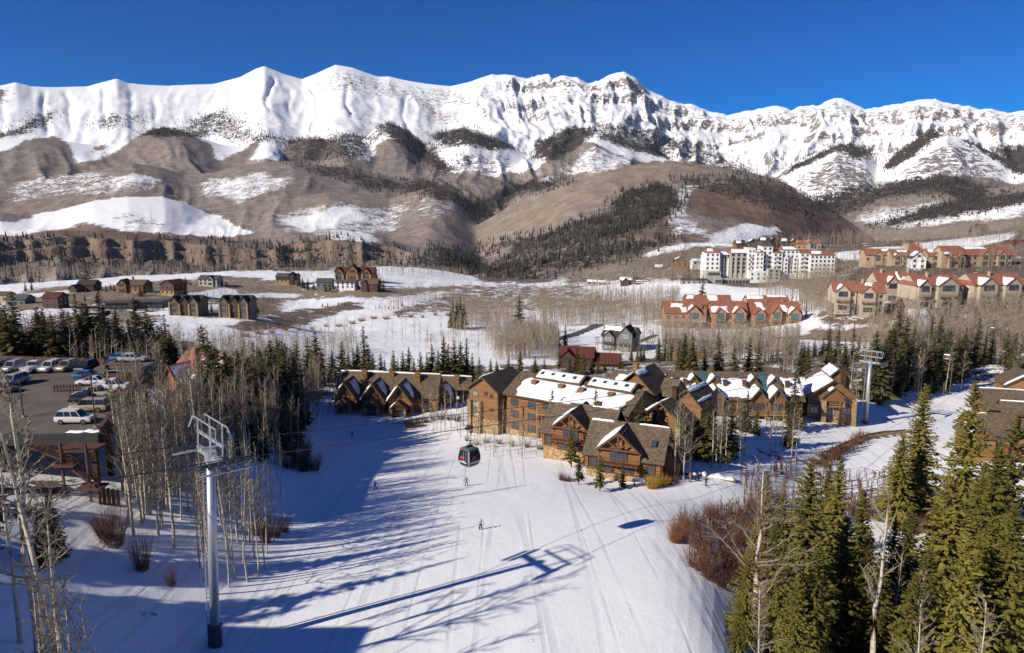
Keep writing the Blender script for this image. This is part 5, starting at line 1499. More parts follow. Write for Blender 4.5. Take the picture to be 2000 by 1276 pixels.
# tall flat-roofed block on the hill left of the view: its corner shades the foot of the run
H = House('apartment_block', (-84, 22, gz(-70, 34) - 1), 0, 'flat-roofed apartment block on the hill left of the run, outside the view', 'building')
b = MB(); b.box(0, 26, 0, 22, -4, 15); H.part('wall', b, M['cream_stucco'])
b = MB(); b.box(-.4, 26.4, -.4, 22.4, 15, 15.6); H.part('roof', b, M['concrete'])
for y in (4, 11, 18):
    for z in (1, 4.5, 8, 11.5): H.window('r', y, z, 1.8, 1.6, at=26)
for x in (4, 11, 18, 23):
    for z in (1, 4.5, 8, 11.5): H.window('b', x, z, 1.8, 1.6, at=22)
# ================================================================== parking deck
DZ = 14.9
near_r = P(193, 838, 91.9); A_ = Vector((near_r.x, near_r.y, 0)); B_ = Vector((-66.0, 128.0, 0)); C_ = Vector((-128.0, 136.0, 0)); D_ = Vector((-120.0, 86.0, 0))
deck = empty('parking_deck', (0, 0, 0), 0, 'raised parking deck with rust-red steel edge beams on the left', 'parking deck')
def at_z(p, z): return (p.x, p.y, z)
m = MB(); m.prism([at_z(p, DZ - .5) for p in (D_, A_, B_, C_)], [at_z(p, DZ) for p in (D_, A_, B_, C_)])
t = NT('deck_asphalt'); n = t.noise(t.pos(), .25, 5); n2 = t.noise(t.pos(), 4, 3)
t.color(t.ramp(t.math('ADD', t.math('MULTIPLY', n, .7), t.math('MULTIPLY', n2, .3)), [(.3, (.085, .074, .062)), (.7, (.175, .15, .125))])).rough(.9).spec(.2); M['deck_asphalt'] = t.mat
m.build('deck_slab', M['deck_asphalt'], deck)
def wall_run(p, q, z0, z1, w, name, mat):
    b = MB(); d = (q - p).normalized(); nrm = Vector((d.y, -d.x, 0)) * w
    b.prism([at_z(p, z0), at_z(p + nrm, z0), at_z(q + nrm, z0), at_z(q, z0)][::-1], [at_z(p, z1), at_z(p + nrm, z1), at_z(q + nrm, z1), at_z(q, z1)][::-1])
    return b.build(name, mat, deck)
n_panel = 9
for i in range(n_panel):
    p = A_.lerp(B_, i / n_panel + .002); q = A_.lerp(B_, (i + 1) / n_panel - .002)
    wall_run(p, q, DZ - 1.9, DZ + .85, .35, 'parapet_panel', M['rust_red'])
for i in range(8):
    p = B_.lerp(C_, i / 8 + .002); q = B_.lerp(C_, (i + 1) / 8 - .002)
    wall_run(p, q, DZ - 1.2, DZ + .95, .35, 'parapet_panel', M['rust_red'])
wall_run(D_, A_, DZ - 1.3, DZ + .12, .4, 'edge_beam', M['dark_steel'])  # dark material stands in for the shade over the deck front
cap = MB(); cap.beam(at_z(A_ + Vector((.15, 0, 0)), DZ + .92), at_z(B_ + Vector((.15, 0, 0)), DZ + .92), .55, .12); cap.build('parapet_cap', M['rust_red'], deck)
for f in np.linspace(.03, .97, 6):
    for off in (1.2, 17, 33):
        p = A_.lerp(B_, float(f)) + Vector((-off, 0, 0))
        b = MB(); zg = gz(p.x, p.y); b.box(p.x - .3, p.x + .3, p.y - .3, p.y + .3, zg - 1.5, DZ - .5); b.build('column', M['dark_wood'], deck)
# back wall under the deck, in the hillside
wall_run(Vector((-100, 92, 0)), Vector((-78, 125, 0)), 0, DZ - .5, .5, 'retaining_wall', M['concrete'])
# snow swept against the near edge
g_ = MB()
for i in range(4):
    p = A_ + Vector((-.8 - i * 1.0, 1.0 + .15 * math.sin(i * 2.1), 0)); h_ = .16 + .08 * math.sin(i * 1.7)
    g_.prism([(p.x - .9, p.y - .5, DZ), (p.x + .8, p.y - .5, DZ), (p.x + .8, p.y + .6, DZ), (p.x - .9, p.y + .6, DZ)], [(p.x - .3, p.y - .15, DZ + h_), (p.x + .3, p.y - .15, DZ + h_), (p.x + .3, p.y + .2, DZ + h_), (p.x - .3, p.y + .2, DZ + h_)])
o = g_.build('swept_snow', M['roof_snow'], deck, True); o['kind'] = 'stuff'
# ramp well with its own red walls, upper ramp behind
ramp = empty('ramp_wall', (0, 0, 0), 0, 'rust-red ramp walls at the far corner of the parking deck', 'ramp')
def deckpt(u, v, z=DZ): 
    X, Y, Z = ray(u, v); t_ = (z - CAMZ) / Z; return Vector((X * t_, Y * t_, z))
r0, r1, r2, r3 = deckpt(160, 747), deckpt(208, 744), deckpt(258, 744), deckpt(208, 727)
for (p, q, z0, z1) in ((r0, r1, 0, 1.25), (r1, r2, .0, 1.25), (r1, deckpt(208, 733), 0, 1.9), (deckpt(208, 733), deckpt(278, 733), .1, 1.9)):
    b = MB(); d = (q - p).normalized(); nn = Vector((-d.y, d.x, 0)) * .22
    b.prism([(p + Vector((0, 0, z0))), (q + Vector((0, 0, z0))), (q + nn + Vector((0, 0, z0))), (p + nn + Vector((0, 0, z0)))], [(p + Vector((0, 0, z1))), (q + Vector((0, 0, z1))), (q + nn + Vector((0, 0, z1))), (p + nn + Vector((0, 0, z1)))])
    b.build('ramp_panel', M['rust_red'], ramp)
b = MB(); q = deckpt(240, 738); b.box(q.x - 5, q.x + 3, q.y + .3, q.y + 7, DZ + .02, DZ + 1.6); b.build('ramp_slab', M['deck_asphalt'], ramp)
rl = MB(); p, q = r1 + Vector((0, 0, 1.75)), r2 + Vector((0, 0, 1.75)); rl.beam(p, q, .12); rl.build('handrail', M['steel'], ramp)
# barrier with short red posts in the middle of the deck
bar = empty('barrier', (0, 0, 0), 0, 'row of short rust-red posts dividing the parking deck', 'barrier')
for i in range(9):
    p = deckpt(106 + i * 6.2, 766 - i * .3); b = MB(); b.box(p.x - .09, p.x + .09, p.y - .09, p.y + .09, DZ, DZ + 1.15); b.build('post', M['rust_red'], bar)
b = MB(); b.beam(deckpt(106, 766) + Vector((0, 0, .8)), deckpt(156, 763.5) + Vector((0, 0, .8)), .1, .16); b.build('rail', M['rust_red'], bar)
# lamp and sign posts on the deck
for u, v, hh, txt in ((46, 815, 5.0, 'dark bollard light post at the left of the parking deck'), (139, 790, 2.2, 'thin dark post in the middle of the parking deck'), (187, 835, 6.8, 'tall red-brown pole at the near corner of the deck')):
    p = deckpt(u, v); o = empty('post', p, 0, txt, 'post'); o.name = 'deck_post'
    b = MB(); b.tube([(0, 0, 0), (0, 0, hh)], .09 if hh > 3 else .07, 8); b.build('pole', M['rust_red' if hh > 6 else 'dark_steel'], o)
    b = MB(); b.box(-.2, .2, -.2, .2, 0, .25); b.build('base', M['concrete'], o)
    if hh > 3:
        b = MB(); b.box(-.16, .16, -.16, .16, hh, hh + .3); b.build('cap', M['dark_steel'], o)

# ------------------------------------------------------------------ steel stairs below the deck
st = empty('steel_staircase', (0, 0, 0), 0, 'rust-red steel staircase zigzagging down from the parking deck', 'staircase')
sx = [P(146, 846, 91).x, P(176, 846, 91).x]
sy0 = near_r.y - 3.2; zb = gz((sx[0] + sx[1]) / 2, sy0)
land = DZ - 1.1
b = MB(); b.box(sx[0] - 1.2, sx[1] + 1.6, sy0, near_r.y - .3, land - .25, land); b.build('landing', M['rust_red'], st)
for x in (sx[0] - .6, sx[1] + .6):
    b = MB(); b.box(x - .12, x + .12, sy0 - .12, sy0 + .12, zb - 1, DZ - .1); b.build('column', M['rust_red'], st)
mid = (land + zb) / 2 + .2
b = MB(); b.box(sx[0] - 1.4, sx[0] + 1.2, sy0 - .6, sy0 + 1.6, mid + .9, mid + 1.1); b.build('landing', M['rust_red'], st)
b = MB(); b.box(sx[1] - .9, sx[1] + 2.2, sy0 - .6, sy0 + 1.6, zb + 1.2, zb + 1.4); b.build('landing', M['rust_red'], st)
def flight(xa, za, xb, zb_, y, w=1.2):
    n = 9; g = MB()
    for k in range(2): g.beam((xa, y + k * w, za), (xb, y + k * w, zb_), .08, .3)
    g.build('stringer', M['rust_red'], st); 
    for i in range(n):
        f = (i + .5) / n; x = xa + (xb - xa) * f; z = za + (zb_ - za) * f
        h_ = MB(); h_.box(x - .16, x + .16, y + .04, y + w - .04, z, z + .05); h_.build('tread', M['rust_red'], st)
    r = MB()
    for k in range(2):
        for dz in (.55, 1.05): r.beam((xa, y + k * w, za + dz), (xb, y + k * w, zb_ + dz), .05)
        for i in range(8):
            f = i / 7; x = xa + (xb - xa) * f; z = za + (zb_ - za) * f; r.box(x - .025, x + .025, y + k * w - .025, y + k * w + .025, z, z + 1.05)
    r.build('handrail', M['rust_red'], st)
flight(sx[0] - 4.5, mid + 3.2, sx[0] + .6, mid + 1.1, sy0 + .2); flight(sx[0] + .2, mid + 1.0, sx[1] + 1.4, zb + 1.4, sy0 - .2)
r = MB()
for zz in (.5, 1.0): r.beam((sx[0] - 1.2, sy0, land + zz), (sx[1] + 1.6, sy0, land + zz), .06)
for i in range(12):
    x = sx[0] - 1.2 + (sx[1] - sx[0] + 2.8) * i / 11; r.box(x - .03, x + .03, sy0 - .03, sy0 + .03, land, land + 1.0)
r.build('railing', M['rust_red'], st)
for i in range(7):
    z = land + .1 + (DZ - land) * (1); x = sx[0] - 1.0 + i * .55
o = empty('timber_crib', hit(196, 985), .5, 'rusty brown timber post wall beside the footpath below the stairs', 'retaining wall')
for i in range(5):
    b = MB(); b.tube([(i * .5, .1 * (i % 2), -1), (i * .5, .1 * (i % 2), 2.4 - .25 * i)], .22, 7); b.build('post', M['timber'], o)

# ------------------------------------------------------------------ cars
def loft(b, xs, prof_fn, m=0):
    rings = [prof_fn(x) for x in xs]; n = len(rings[0])
    v = [p for r in rings for p in r]; f = []
    for i in range(len(xs) - 1):
        for k in range(n - 1):
            f.append([i * n + k, i * n + k + 1, (i + 1) * n + k + 1, (i + 1) * n + k])
    f.append(list(range(n))[::-1]); f.append([(len(xs) - 1) * n + k for k in range(n)])
    b.add(v, f, m)
CARKIND = dict(   # side outline: (x, top of body), greenhouse (x0 base, x0 top, x1 top, x1 base), height
    suv=dict(L=4.8, W=1.9, belt=1.08, hood=1.02, gh=(-2.2, -1.95, .55, 1.15), top=1.78, wheel=.37),
    wagon=dict(L=4.7, W=1.82, belt=.98, hood=.92, gh=(-2.1, -1.65, .35, 1.1), top=1.48, wheel=.33),
    sedan=dict(L=4.6, W=1.8, belt=.95, hood=.90, gh=(-1.65, -.95, .35, 1.1), top=1.42, wheel=.32),
    pickup=dict(L=5.5, W=1.95, belt=1.12, hood=1.10, gh=(-.55, -.35, .85, 1.35), top=1.82, wheel=.40),
    capped=dict(L=5.3, W=1.92, belt=1.10, hood=1.05, gh=(-2.5, -2.4, .75, 1.3), top=1.85, wheel=.40))
def car_parts(kind):
    def f():
        c = CARKIND[kind]; L, W = c['L'], c['W']; hw = W / 2
        b = MB()
        bed = kind == 'pickup'
        def ring(x):
            e = abs(x) / (L / 2)
            top = c['belt'] if x < c['gh'][3] else c['hood'] - .10 * max(0, (x - c['gh'][3]) / (L / 2 - c['gh'][3]))
            if e > .97: top -= .22
            w = hw * (1 - .10 * max(0, e - .75) / .25)
            z0 = .30 + (.08 if e > .95 else 0)
            return [(x, -w * .92, z0), (x, -w, z0 + .18), (x, -w * .99, top - .22), (x, -w * .90, top), (x, w * .90, top), (x, w * .99, top - .22), (x, w, z0 + .18), (x, w * .92, z0)]
        loft(b, [-L/2, -L/2+.08, -L/2+.35, -L/4, 0, c['gh'][3], L/2-.5, L/2-.12, L/2], ring)
        g = c['gh']; z0, z1 = c['belt'] - .01, c['top']; wi = hw * .86; wt = hw * .70
        cabin = MB()
        cabin.prism([(g[0], -wi, z0), (g[3], -wi, z0), (g[3], wi, z0), (g[0], wi, z0)], [(g[1], -wt, z1), (g[2], -wt, z1), (g[2], wt, z1), (g[1], wt, z1)])
        roof = MB(); roof.prism([(g[1] - .04, -wt - .02, z1 - .05), (g[2] + .06, -wt - .02, z1 - .05), (g[2] + .06, wt + .02, z1 - .05), (g[1] - .04, wt + .02, z1 - .05)], [(g[1] + .1, -wt * .9, z1 + .05), (g[2] - .1, -wt * .9, z1 + .05), (g[2] - .1, wt * .9, z1 + .05), (g[1] + .1, wt * .9, z1 + .05)])
        # pillars in body colour
        for s_ in (-1, 1):
            for fr in ((0, 1), (.36, .36), (.66, .66)):
                xb = g[0] + (g[3] - g[0]) * fr[0] if fr[0] != 0 else g[0] + .04; xt = g[1] + (g[2] - g[1]) * fr[0] if fr[0] != 0 else g[1] + .04
                roof.beam((xb, s_ * (wi + .005), z0), (xt, s_ * (wt + .012), z1), .09)
            roof.beam((g[3] - .02, s_ * (wi + .003), z0), (g[2] + .02, s_ * (wt + .01), z1), .08)
        if bed:
            x0, x1 = -L/2 + .12, g[0] - .12
            roof.box(x0, x1, -hw * .9, -hw * .9 + .08, c['belt'], c['belt'] + .10); roof.box(x0, x1, hw * .9 - .08, hw * .9, c['belt'], c['belt'] + .10); roof.box(x0 - .06, x0 + .02, -hw * .9, hw * .9, c['belt'] - .1, c['belt'] + .12)
        if kind in ('suv', 'wagon'):
            for s_ in (-1, 1): roof.beam((g[1] + .2, s_ * wt * .85, z1 + .10), (g[2] - .3, s_ * wt * .85, z1 + .10), .05)
        w = MB(); r_ = c['wheel']; w.tube([(0, -.12, 0), (0, .12, 0)], r_, 14)
        h = MB(); h.tube([(0, -.135, 0), (0, .135, 0)], r_ * .58, 10)
        lamp = MB(); lamp.box(-.05, .05, -.18, .18, -.08, .08)
        bm = MB(); bm.box(-L/2 - .06, -L/2 + .12, -hw * .9, hw * .9, .34, .56); bm.box(L/2 - .12, L/2 + .06, -hw * .9, hw * .9, .34, .56)
        return dict(body=b.mesh('body'), cabin=cabin.mesh('window_band'), roof=roof.mesh('roof'), wheel=w.mesh('tyre'), rim=h.mesh('rim'), lamp=lamp.mesh('headlight'), bumper=bm.mesh('bumper'))
    return cached(('car', kind), f)
def painted(me, mat):
    def f():
        c = me.copy(); c.materials.clear(); c.materials.append(M[mat]); return c
    return cached((me.name, mat), f)
def car(kind, paint_, loc, rz, label, group='cars parked on the deck', rack=False):
    p = car_parts(kind); c = CARKIND[kind]
    r = empty('parked_car' if kind not in ('pickup', 'capped') else 'pickup_truck', loc, rz, label, 'car' if kind not in ('pickup', 'capped') else 'pickup', group)
    obj('body', painted(p['body'], paint_), None, r); obj('window_band', painted(p['cabin'], 'car_glass'), None, r); obj('roof', painted(p['roof'], paint_), None, r)
    obj('bumper', painted(p['bumper'], 'car_grey'), None, r)
    for x in (-c['L'] * .30, c['L'] * .31):
        for s_ in (-1, 1):
            w = obj('wheel', painted(p['wheel'], 'black_rubber'), None, r, (x, s_ * (c['W'] / 2 - .10), c['wheel']))
            obj('rim', painted(p['rim'], 'chrome'), None, w)
    for s_ in (-1, 1):
        obj('headlight', painted(p['lamp'], 'pale_window_glass'), None, r, (c['L'] / 2 - .02, s_ * c['W'] * .34, .78))
        obj('taillight', painted(p['lamp'], 'signal_red'), None, r, (-c['L'] / 2 + .02, s_ * c['W'] * .36, .82))
    if rack:
        b = MB(); b.box(-.9, .6, -.4, .4, c['top'] + .08, c['top'] + .42); b.build('roof_box', M['dark_steel'], r)
    return r
R = math.radians
edge = (B_ - A_).normalized()
for u, v, kind, pt, rz, txt, rk in [
    (148, 826, 'suv', 'car_white', 2, 'white estate car with dark windows nearest the red parapet', False),
    (176, 803, 'capped', 'car_tan', 182, 'beige pickup with a canopy over its bed', False),
    (170, 787, 'wagon', 'car_black', 3, 'dark wagon between the canopied and the open beige pickup', False),
    (192, 777, 'pickup', 'car_tan', 181, 'open beige pickup facing the ramp', False),
    (176, 777, 'wagon', 'car_white', 183, 'white hatchback half hidden behind the open beige pickup', False),
    (218, 762, 'pickup', 'car_white', 2, 'white pickup at the far end of the parapet row', False),
    (172, 740, 'sedan', 'car_blue', 4, 'light blue car beside the ramp wall', False),
    (180, 752, 'sedan', 'car_white', 184, 'white car half hidden by the ramp wall', False),
    (246, 723, 'wagon', 'car_blue', 2, 'dark blue wagon above the red ramp wall', False),
    (262, 724, 'wagon', 'car_silver', 2, 'silver car at the end of the ramp', False),
    (232, 714, 'suv', 'car_black', 4, 'black car with a roof box at the back of the deck', True),
    (170, 724, 'suv', 'car_black', 268, 'black off-roader in the back row under the spruces', False),
    (133, 723, 'suv', 'car_tan', 266, 'tan off-roader in the back row', False),
    (100, 724, 'suv', 'car_white', 268, 'white hatchback in the back row beside the white pickup', False),
    (67, 725, 'pickup', 'car_white', 92, 'white pickup with tailgate showing in the back row', False),
    (27, 724, 'suv', 'car_silver', 268, 'pale off-roader in the back row near the left edge', False),
    (0, 724, 'suv', 'car_grey', 268, 'grey car cut by the left edge in the back row', False),
    (28, 752, 'suv', 'car_silver', 262, 'silver pickup-like car facing us in the middle of the deck', False),
    (2, 766, 'sedan', 'car_maroon', 355, 'dark red car at the left edge of the deck', False)]:
    p = deckpt(u, v); p.z = DZ + .01
    if u in (246, 262): p.z = DZ + 1.62
    car(kind, pt, p, R(rz), txt, rack=rk)
for u, v, kind, pt, rz, txt in ((1362, 646, 'suv', 'car_white', 200, 'small white car in the yard of the leftmost stone condominium'), (1735, 566, 'suv', 'car_grey', 40, 'dark car in the carport below the second-row condominium')):
    p = hit(u, v); car(kind, pt, p, R(rz), txt, None)

# ================================================================== gondola
def gondola_tower(loc, h, line_dir, label, base_h=2.2, r0=.47, r1=.40, glift=3.5, lean=0.0):
    lean_ = lean
    T = empty('gondola_tower', loc, 0, label, 'gondola tower', 'steel towers of the gondola line'); T.rotation_euler = (0, lean, 0)
    f = line_dir.normalized(); s = Vector((f.y, -f.x, 0)).normalized(); Z = Vector((0, 0, 1))
    b = MB(); b.tube([(0, 0, -3), (0, 0, base_h)], [r0 * 1.55, r0 * 1.4], 20); b.build('footing', M['dark_steel'], T, False)
    b = MB(); b.tube([(0, 0, base_h), (0, 0, h)], [r0, r1], 20); b.build('pole', M['steel'], T, True)
    lad = MB(); o = -s * (r0 + .38) - f * .2; f2, s2 = s, -f
    for k in (-.22, .22): lad.beam(o + f * k + Z * (base_h * .4), o + f * k + Z * (h - .6), .07)
    lad.build('ladder_rail', M['steel'], T)
    n = int((h - base_h) / .42)
    rung = MB()
    for i in range(n): rung.beam(o - f * .22 + Z * (base_h * .5 + i * .42), o + f * .22 + Z * (base_h * .5 + i * .42), .06)
    rg = rung.build('ladder_rung', M['steel'], T); rg['kind'] = 'stuff'
    hoop = MB()
    for i in range(0, n, 5):
        z = base_h + 1 + i * .42; hoop.tube([o + f * .32 * math.cos(a) - s * (.32 * math.sin(a)) + Z * z for a in np.linspace(0, math.pi, 7)], .02, 4)
    hp = hoop.build('ladder_hoop', M['steel'], T); hp['kind'] = 'stuff'
    arm = MB(); a0, a1 = -s * 3.1 + Z * (h + .1), s * 3.1 + Z * (h + .1); arm.beam(a0, a1, .46, .50); arm.build('crossarm', M['steel'], T)
    cl = MB(); cl.tube([Z * (h - .5), Z * (h + .55)], r1 * 1.35, 16); cl.build('collar', M['steel'], T)
    for side in (-1, 1):
        c = s * (2.75 * side) + Z * (h + .15)
        fr = MB(); fr.beam(c - f * 2.4 + Z * .15 + s * (.28 * side), c + f * 2.4 + Z * .15 + s * (.28 * side), .16, .34)
        beam_ = fr.build('sheave_beam', M['dark_steel'], T)
        for k in range(6):
            w = MB(); q = c + f * (-2.1 + k * .84); w.tube([q - s * .10 + s * (.5 * side), q + s * .10 + s * (.5 * side)], .30, 14); w.build('sheave', M['dark_steel'], beam_)
        hb = MB(); hb.tube([q + Z * .02 - f * 0 for q in (c - f * 2.4 + s * (.95 * side), c + f * 2.4 + s * (.95 * side))], .03, 5); hb.build('walkway_rail', M['steel'], T)
        wk = MB(); p_ = c - Z * .55 + s * (.9 * side)
        wk.beam(p_ - f * 2.2, p_ + f * 2.2, .5, .06); wk.build('walkway', M['steel'], T)
    for side in (-1, 1):
        for k in (-.55, .55):
            b = MB(); p_ = s * (1.5 * side) + f * k; b.beam(p_ + Z * (h + .3), p_ + Z * (h + glift), .11); b.build('lifting_post', M['steel'], T)
    for k in (-.55, .55):
        b = MB(); b.beam(f * k - s * 2.7 + Z * (h + glift), f * k + s * 2.7 + Z * (h + glift), .11); b.build('lifting_beam', M['steel'], T)
        for side in (-1, 1):
            b = MB(); b.beam(f * k + s * (2.7 * side) + Z * (h + glift), f * k * 1.4 + s * (3.2 * side) + Z * (h + glift - 1.2), .12); b.build('lifting_arm', M['steel'], T)
    b = MB(); b.beam(-s * 2.9 + Z * (h + glift * .52), s * 2.9 + Z * (h + glift * .52), .24, .24); b.build('lower_beam', M['steel'], T)
    return s
T1 = P(421, 1268, 72.0); T1.z = gz(T1.x, T1.y)
T2 = P(1690, 826, 196.0); T2.z = gz(T2.x, T2.y)
ldir = Vector((T2.x - T1.x, T2.y - T1.y, 0)).normalized()
h1 = 20.2 - T1.z; h2 = P(1697, 704, 196).z - T2.z
S1 = gondola_tower(T1, h1, ldir, 'tall grey gondola tower with ladder in the shaded snow at the left', lean=.047)
S2 = gondola_tower(T2, h2, ldir, 'far gondola tower on the snow knoll beside the right-hand lodge house', .6, .58, .44, 3.2)
def catenary(p, q, sag, n=28):
    return [p.lerp(q, i / n) + Vector((0, 0, -4 * sag * (i / n) * (1 - i / n))) for i in range(n + 1)]
for side, txt in ((1, 'gondola haul rope carrying the cabin toward the lodge'), (-1, 'gondola haul rope on the far side of the towers')):
    a = T1 + Vector((0, 0, h1 + .52)) + S1 * (3.25 * side) + Vector((.95, 0, 0)); c = T2 + Vector((0, 0, h2 + .52)) + S2 * (3.25 * side)
    z = a - ldir * 70 + Vector((0, 0, 9)); e = c + ldir * 230 + Vector((0, 0, -6))
    pts = catenary(z, a, 1.0, 10)[:-1] + catenary(a, c, 1.0, 40)[:-1] + catenary(c, e, 3.0, 30)
    b = MB(); b.tube(pts, .05, 5); o = b.build('haul_rope', M['dark_steel']); tag(o, txt, 'cable', 'haul ropes of the gondola')
    if side == 1: ROPE = (a, c)
# the cabin, hung on the near rope
def cabin(loc, rz, label, big=True):
    C = empty('gondola_cabin', loc, rz, label, 'gondola cabin', 'gondola cabins on the line')
    # body: eight-sided barrel; z=0 at the floor
    lev = [(0.0, .74), (.22, .88), (.75, 1.03), (1.05, 1.04), (1.75, .93), (2.05, .82)]
    def ring(z, w, k=.72):
        c = w * k
        return [(-w, -c, z), (-c, -w, z), (c, -w, z), (w, -c, z), (w, c, z), (c, w, z), (-c, w, z), (-w, c, z)]
    def skin(levels, grow=0.0, faces=range(8), inset=0.0):
        b = MB(); R_ = [ring(z, w + grow, .86) for z, w in levels]
        for i in range(len(R_) - 1):
            for k in faces:
                k2 = (k + 1) % 8
                b.poly([R_[i][k], R_[i][k2], R_[i + 1][k2], R_[i + 1][k]])
        return b, R_
    b, R_ = skin(lev); b.poly(R_[0][::-1]); b.poly(R_[-1]); b.build('body', M['car_black'], C)
    # window panes on the four broad sides
    for k in (1, 3, 5, 7):
        g = MB()
        lo, hi = ring(.92, 1.055, .86), ring(1.84, .935, .86)
        a0, a1, c0, c1 = [Vector(x) for x in (lo[k], lo[(k + 1) % 8], hi[k], hi[(k + 1) % 8])]
        mid0, mid1 = a0.lerp(a1, .5), c0.lerp(c1, .5)
        for s0, s1 in ((.06, .48), (.52, .94)):
            g.poly([a0.lerp(a1, s0), a0.lerp(a1, s1), c0.lerp(c1, s1), c0.lerp(c1, s0)])
            g.build('window', M['car_glass'], C); g = MB()
    for k in (0, 2, 4, 6):   # pale corner posts
        g, _ = skin([(.05, .77), (.22, .895), (.75, 1.045), (1.05, 1.055), (1.75, .945), (2.05, .83)], 0, [k]); g.build('corner_post', M['steel'], C)
    rf = MB(); rr = [ring(2.05, .88, .86), ring(2.2, .80, .86), ring(2.32, .45, .86)]
    for i in range(2):
        for k in range(8): rf.poly([rr[i][k], rr[i][(k + 1) % 8], rr[i + 1][(k + 1) % 8], rr[i + 1][k]])
    rf.poly(rr[2]); rf.build('roof', M['car_grey'], C)
    for sx_ in (-1, 1):
        k = MB(); k.beam((sx_ * 1.08, -.55, .75), (sx_ * 1.02, -.55, 1.95), .05); k.beam((sx_ * 1.08, -.15, .75), (sx_ * 1.02, -.15, 1.95), .05); k.beam((sx_ * 1.2, -.6, .85), (sx_ * 1.2, -.1, .85), .10)
        k.build('ski_rack', M['steel'], C)
    hg = MB(); hg.tube([(0, 0, 2.2), (0, -.10, 2.7), (0, -.32, 3.3), (0, -.34, 4.0), (0, -.12, 4.5), (0, 0, 4.62)], [.09, .08, .07, .07, .07, .08], 8); hg.build('hanger', M['dark_steel'], C)
    sp = MB(); sp.box(-.5, .5, -.10, .10, 2.32, 2.5); sp.tube([(-.55, -.1, 2.5), (-.3, 0, 2.75), (0, 0, 2.62), (.3, 0, 2.75), (.55, .1, 2.5)], .05, 6); sp.build('suspension', M['dark_steel'], C)
    gp = MB(); gp.box(-.55, .55, -.16, .16, 4.56, 4.86); gp.box(-.18, .18, -.3, .3, 4.78, 5.02); gp.build('grip', M['dark_steel'], C)
    # print: red emblem and a white strip of lettering on the broad sides
    for k in (0, 2):
        ang = (math.pi, 0)[k // 2] if False else 0
    lo, hi = ring(.52, 1.0, .86), ring(.70, 1.04, .86)
    for k in (1, 7, 3, 5):
        a0, a1, c0, c1 = [Vector(x) for x in (lo[k], lo[(k + 1) % 8], hi[k], hi[(k + 1) % 8])]
        n_ = (a1 - a0).cross(c0 - a0).normalized() * .03
        g = MB()
        for i in range(9):
            s0 = .12 + i * .085; g.poly([a0.lerp(a1, s0) + n_, a0.lerp(a1, s0 + .062) + n_, c0.lerp(c1, s0 + .062) + n_, c0.lerp(c1, s0) + n_])
        q = g.build('lettering', M['print_white'], C); q['kind'] = 'stuff'
        l2, h2_ = ring(1.0, 1.05, .86), ring(1.35, 1.005, .86)
        a0, a1, c0, c1 = [Vector(x) for x in (l2[k], l2[(k + 1) % 8], h2_[k], h2_[(k + 1) % 8])]
        g = MB(); g.poly([a0.lerp(a1, .18) + n_, a0.lerp(a1, .42) + n_, c0.lerp(c1, .52) + n_ * 1.1, c0.lerp(c1, .30) + n_ * 1.1]); g.poly([a0.lerp(a1, .46) + n_, a0.lerp(a1, .62) + n_, c0.lerp(c1, .60) + n_ * 1.1, c0.lerp(c1, .55) + n_ * 1.1])
        q = g.build('emblem', M['print_red'], C); q['kind'] = 'stuff'
    return C
a, c = ROPE
best = min((abs(project(*catenary(a, c, 1.0, 400)[i])[0] - 915), i) for i in range(401))[1]
rp = catenary(a, c, 1.0, 400)[best]
lz = math.atan2(ldir.y, ldir.x)
cabin(rp - Vector((0, 0, 4.68)), lz, 'black gondola cabin with red emblem gliding over the ski run')
# two more cabins far down the line
for f_, side, txt in ((60, 1, 'far gondola cabin among the spruces right of the far tower'), (150, -1, 'farthest gondola cabin at the edge of the upper snow clearing')):
    c2 = T2 + Vector((0, 0, h2 + .52)) + S2 * (3.25 * side); e = c2 + ldir * 230 + Vector((0, 0, -6))
    q = catenary(c2, e, 3.0, 230)[f_]
    cabin(q - Vector((0, 0, 4.68)), lz, txt)

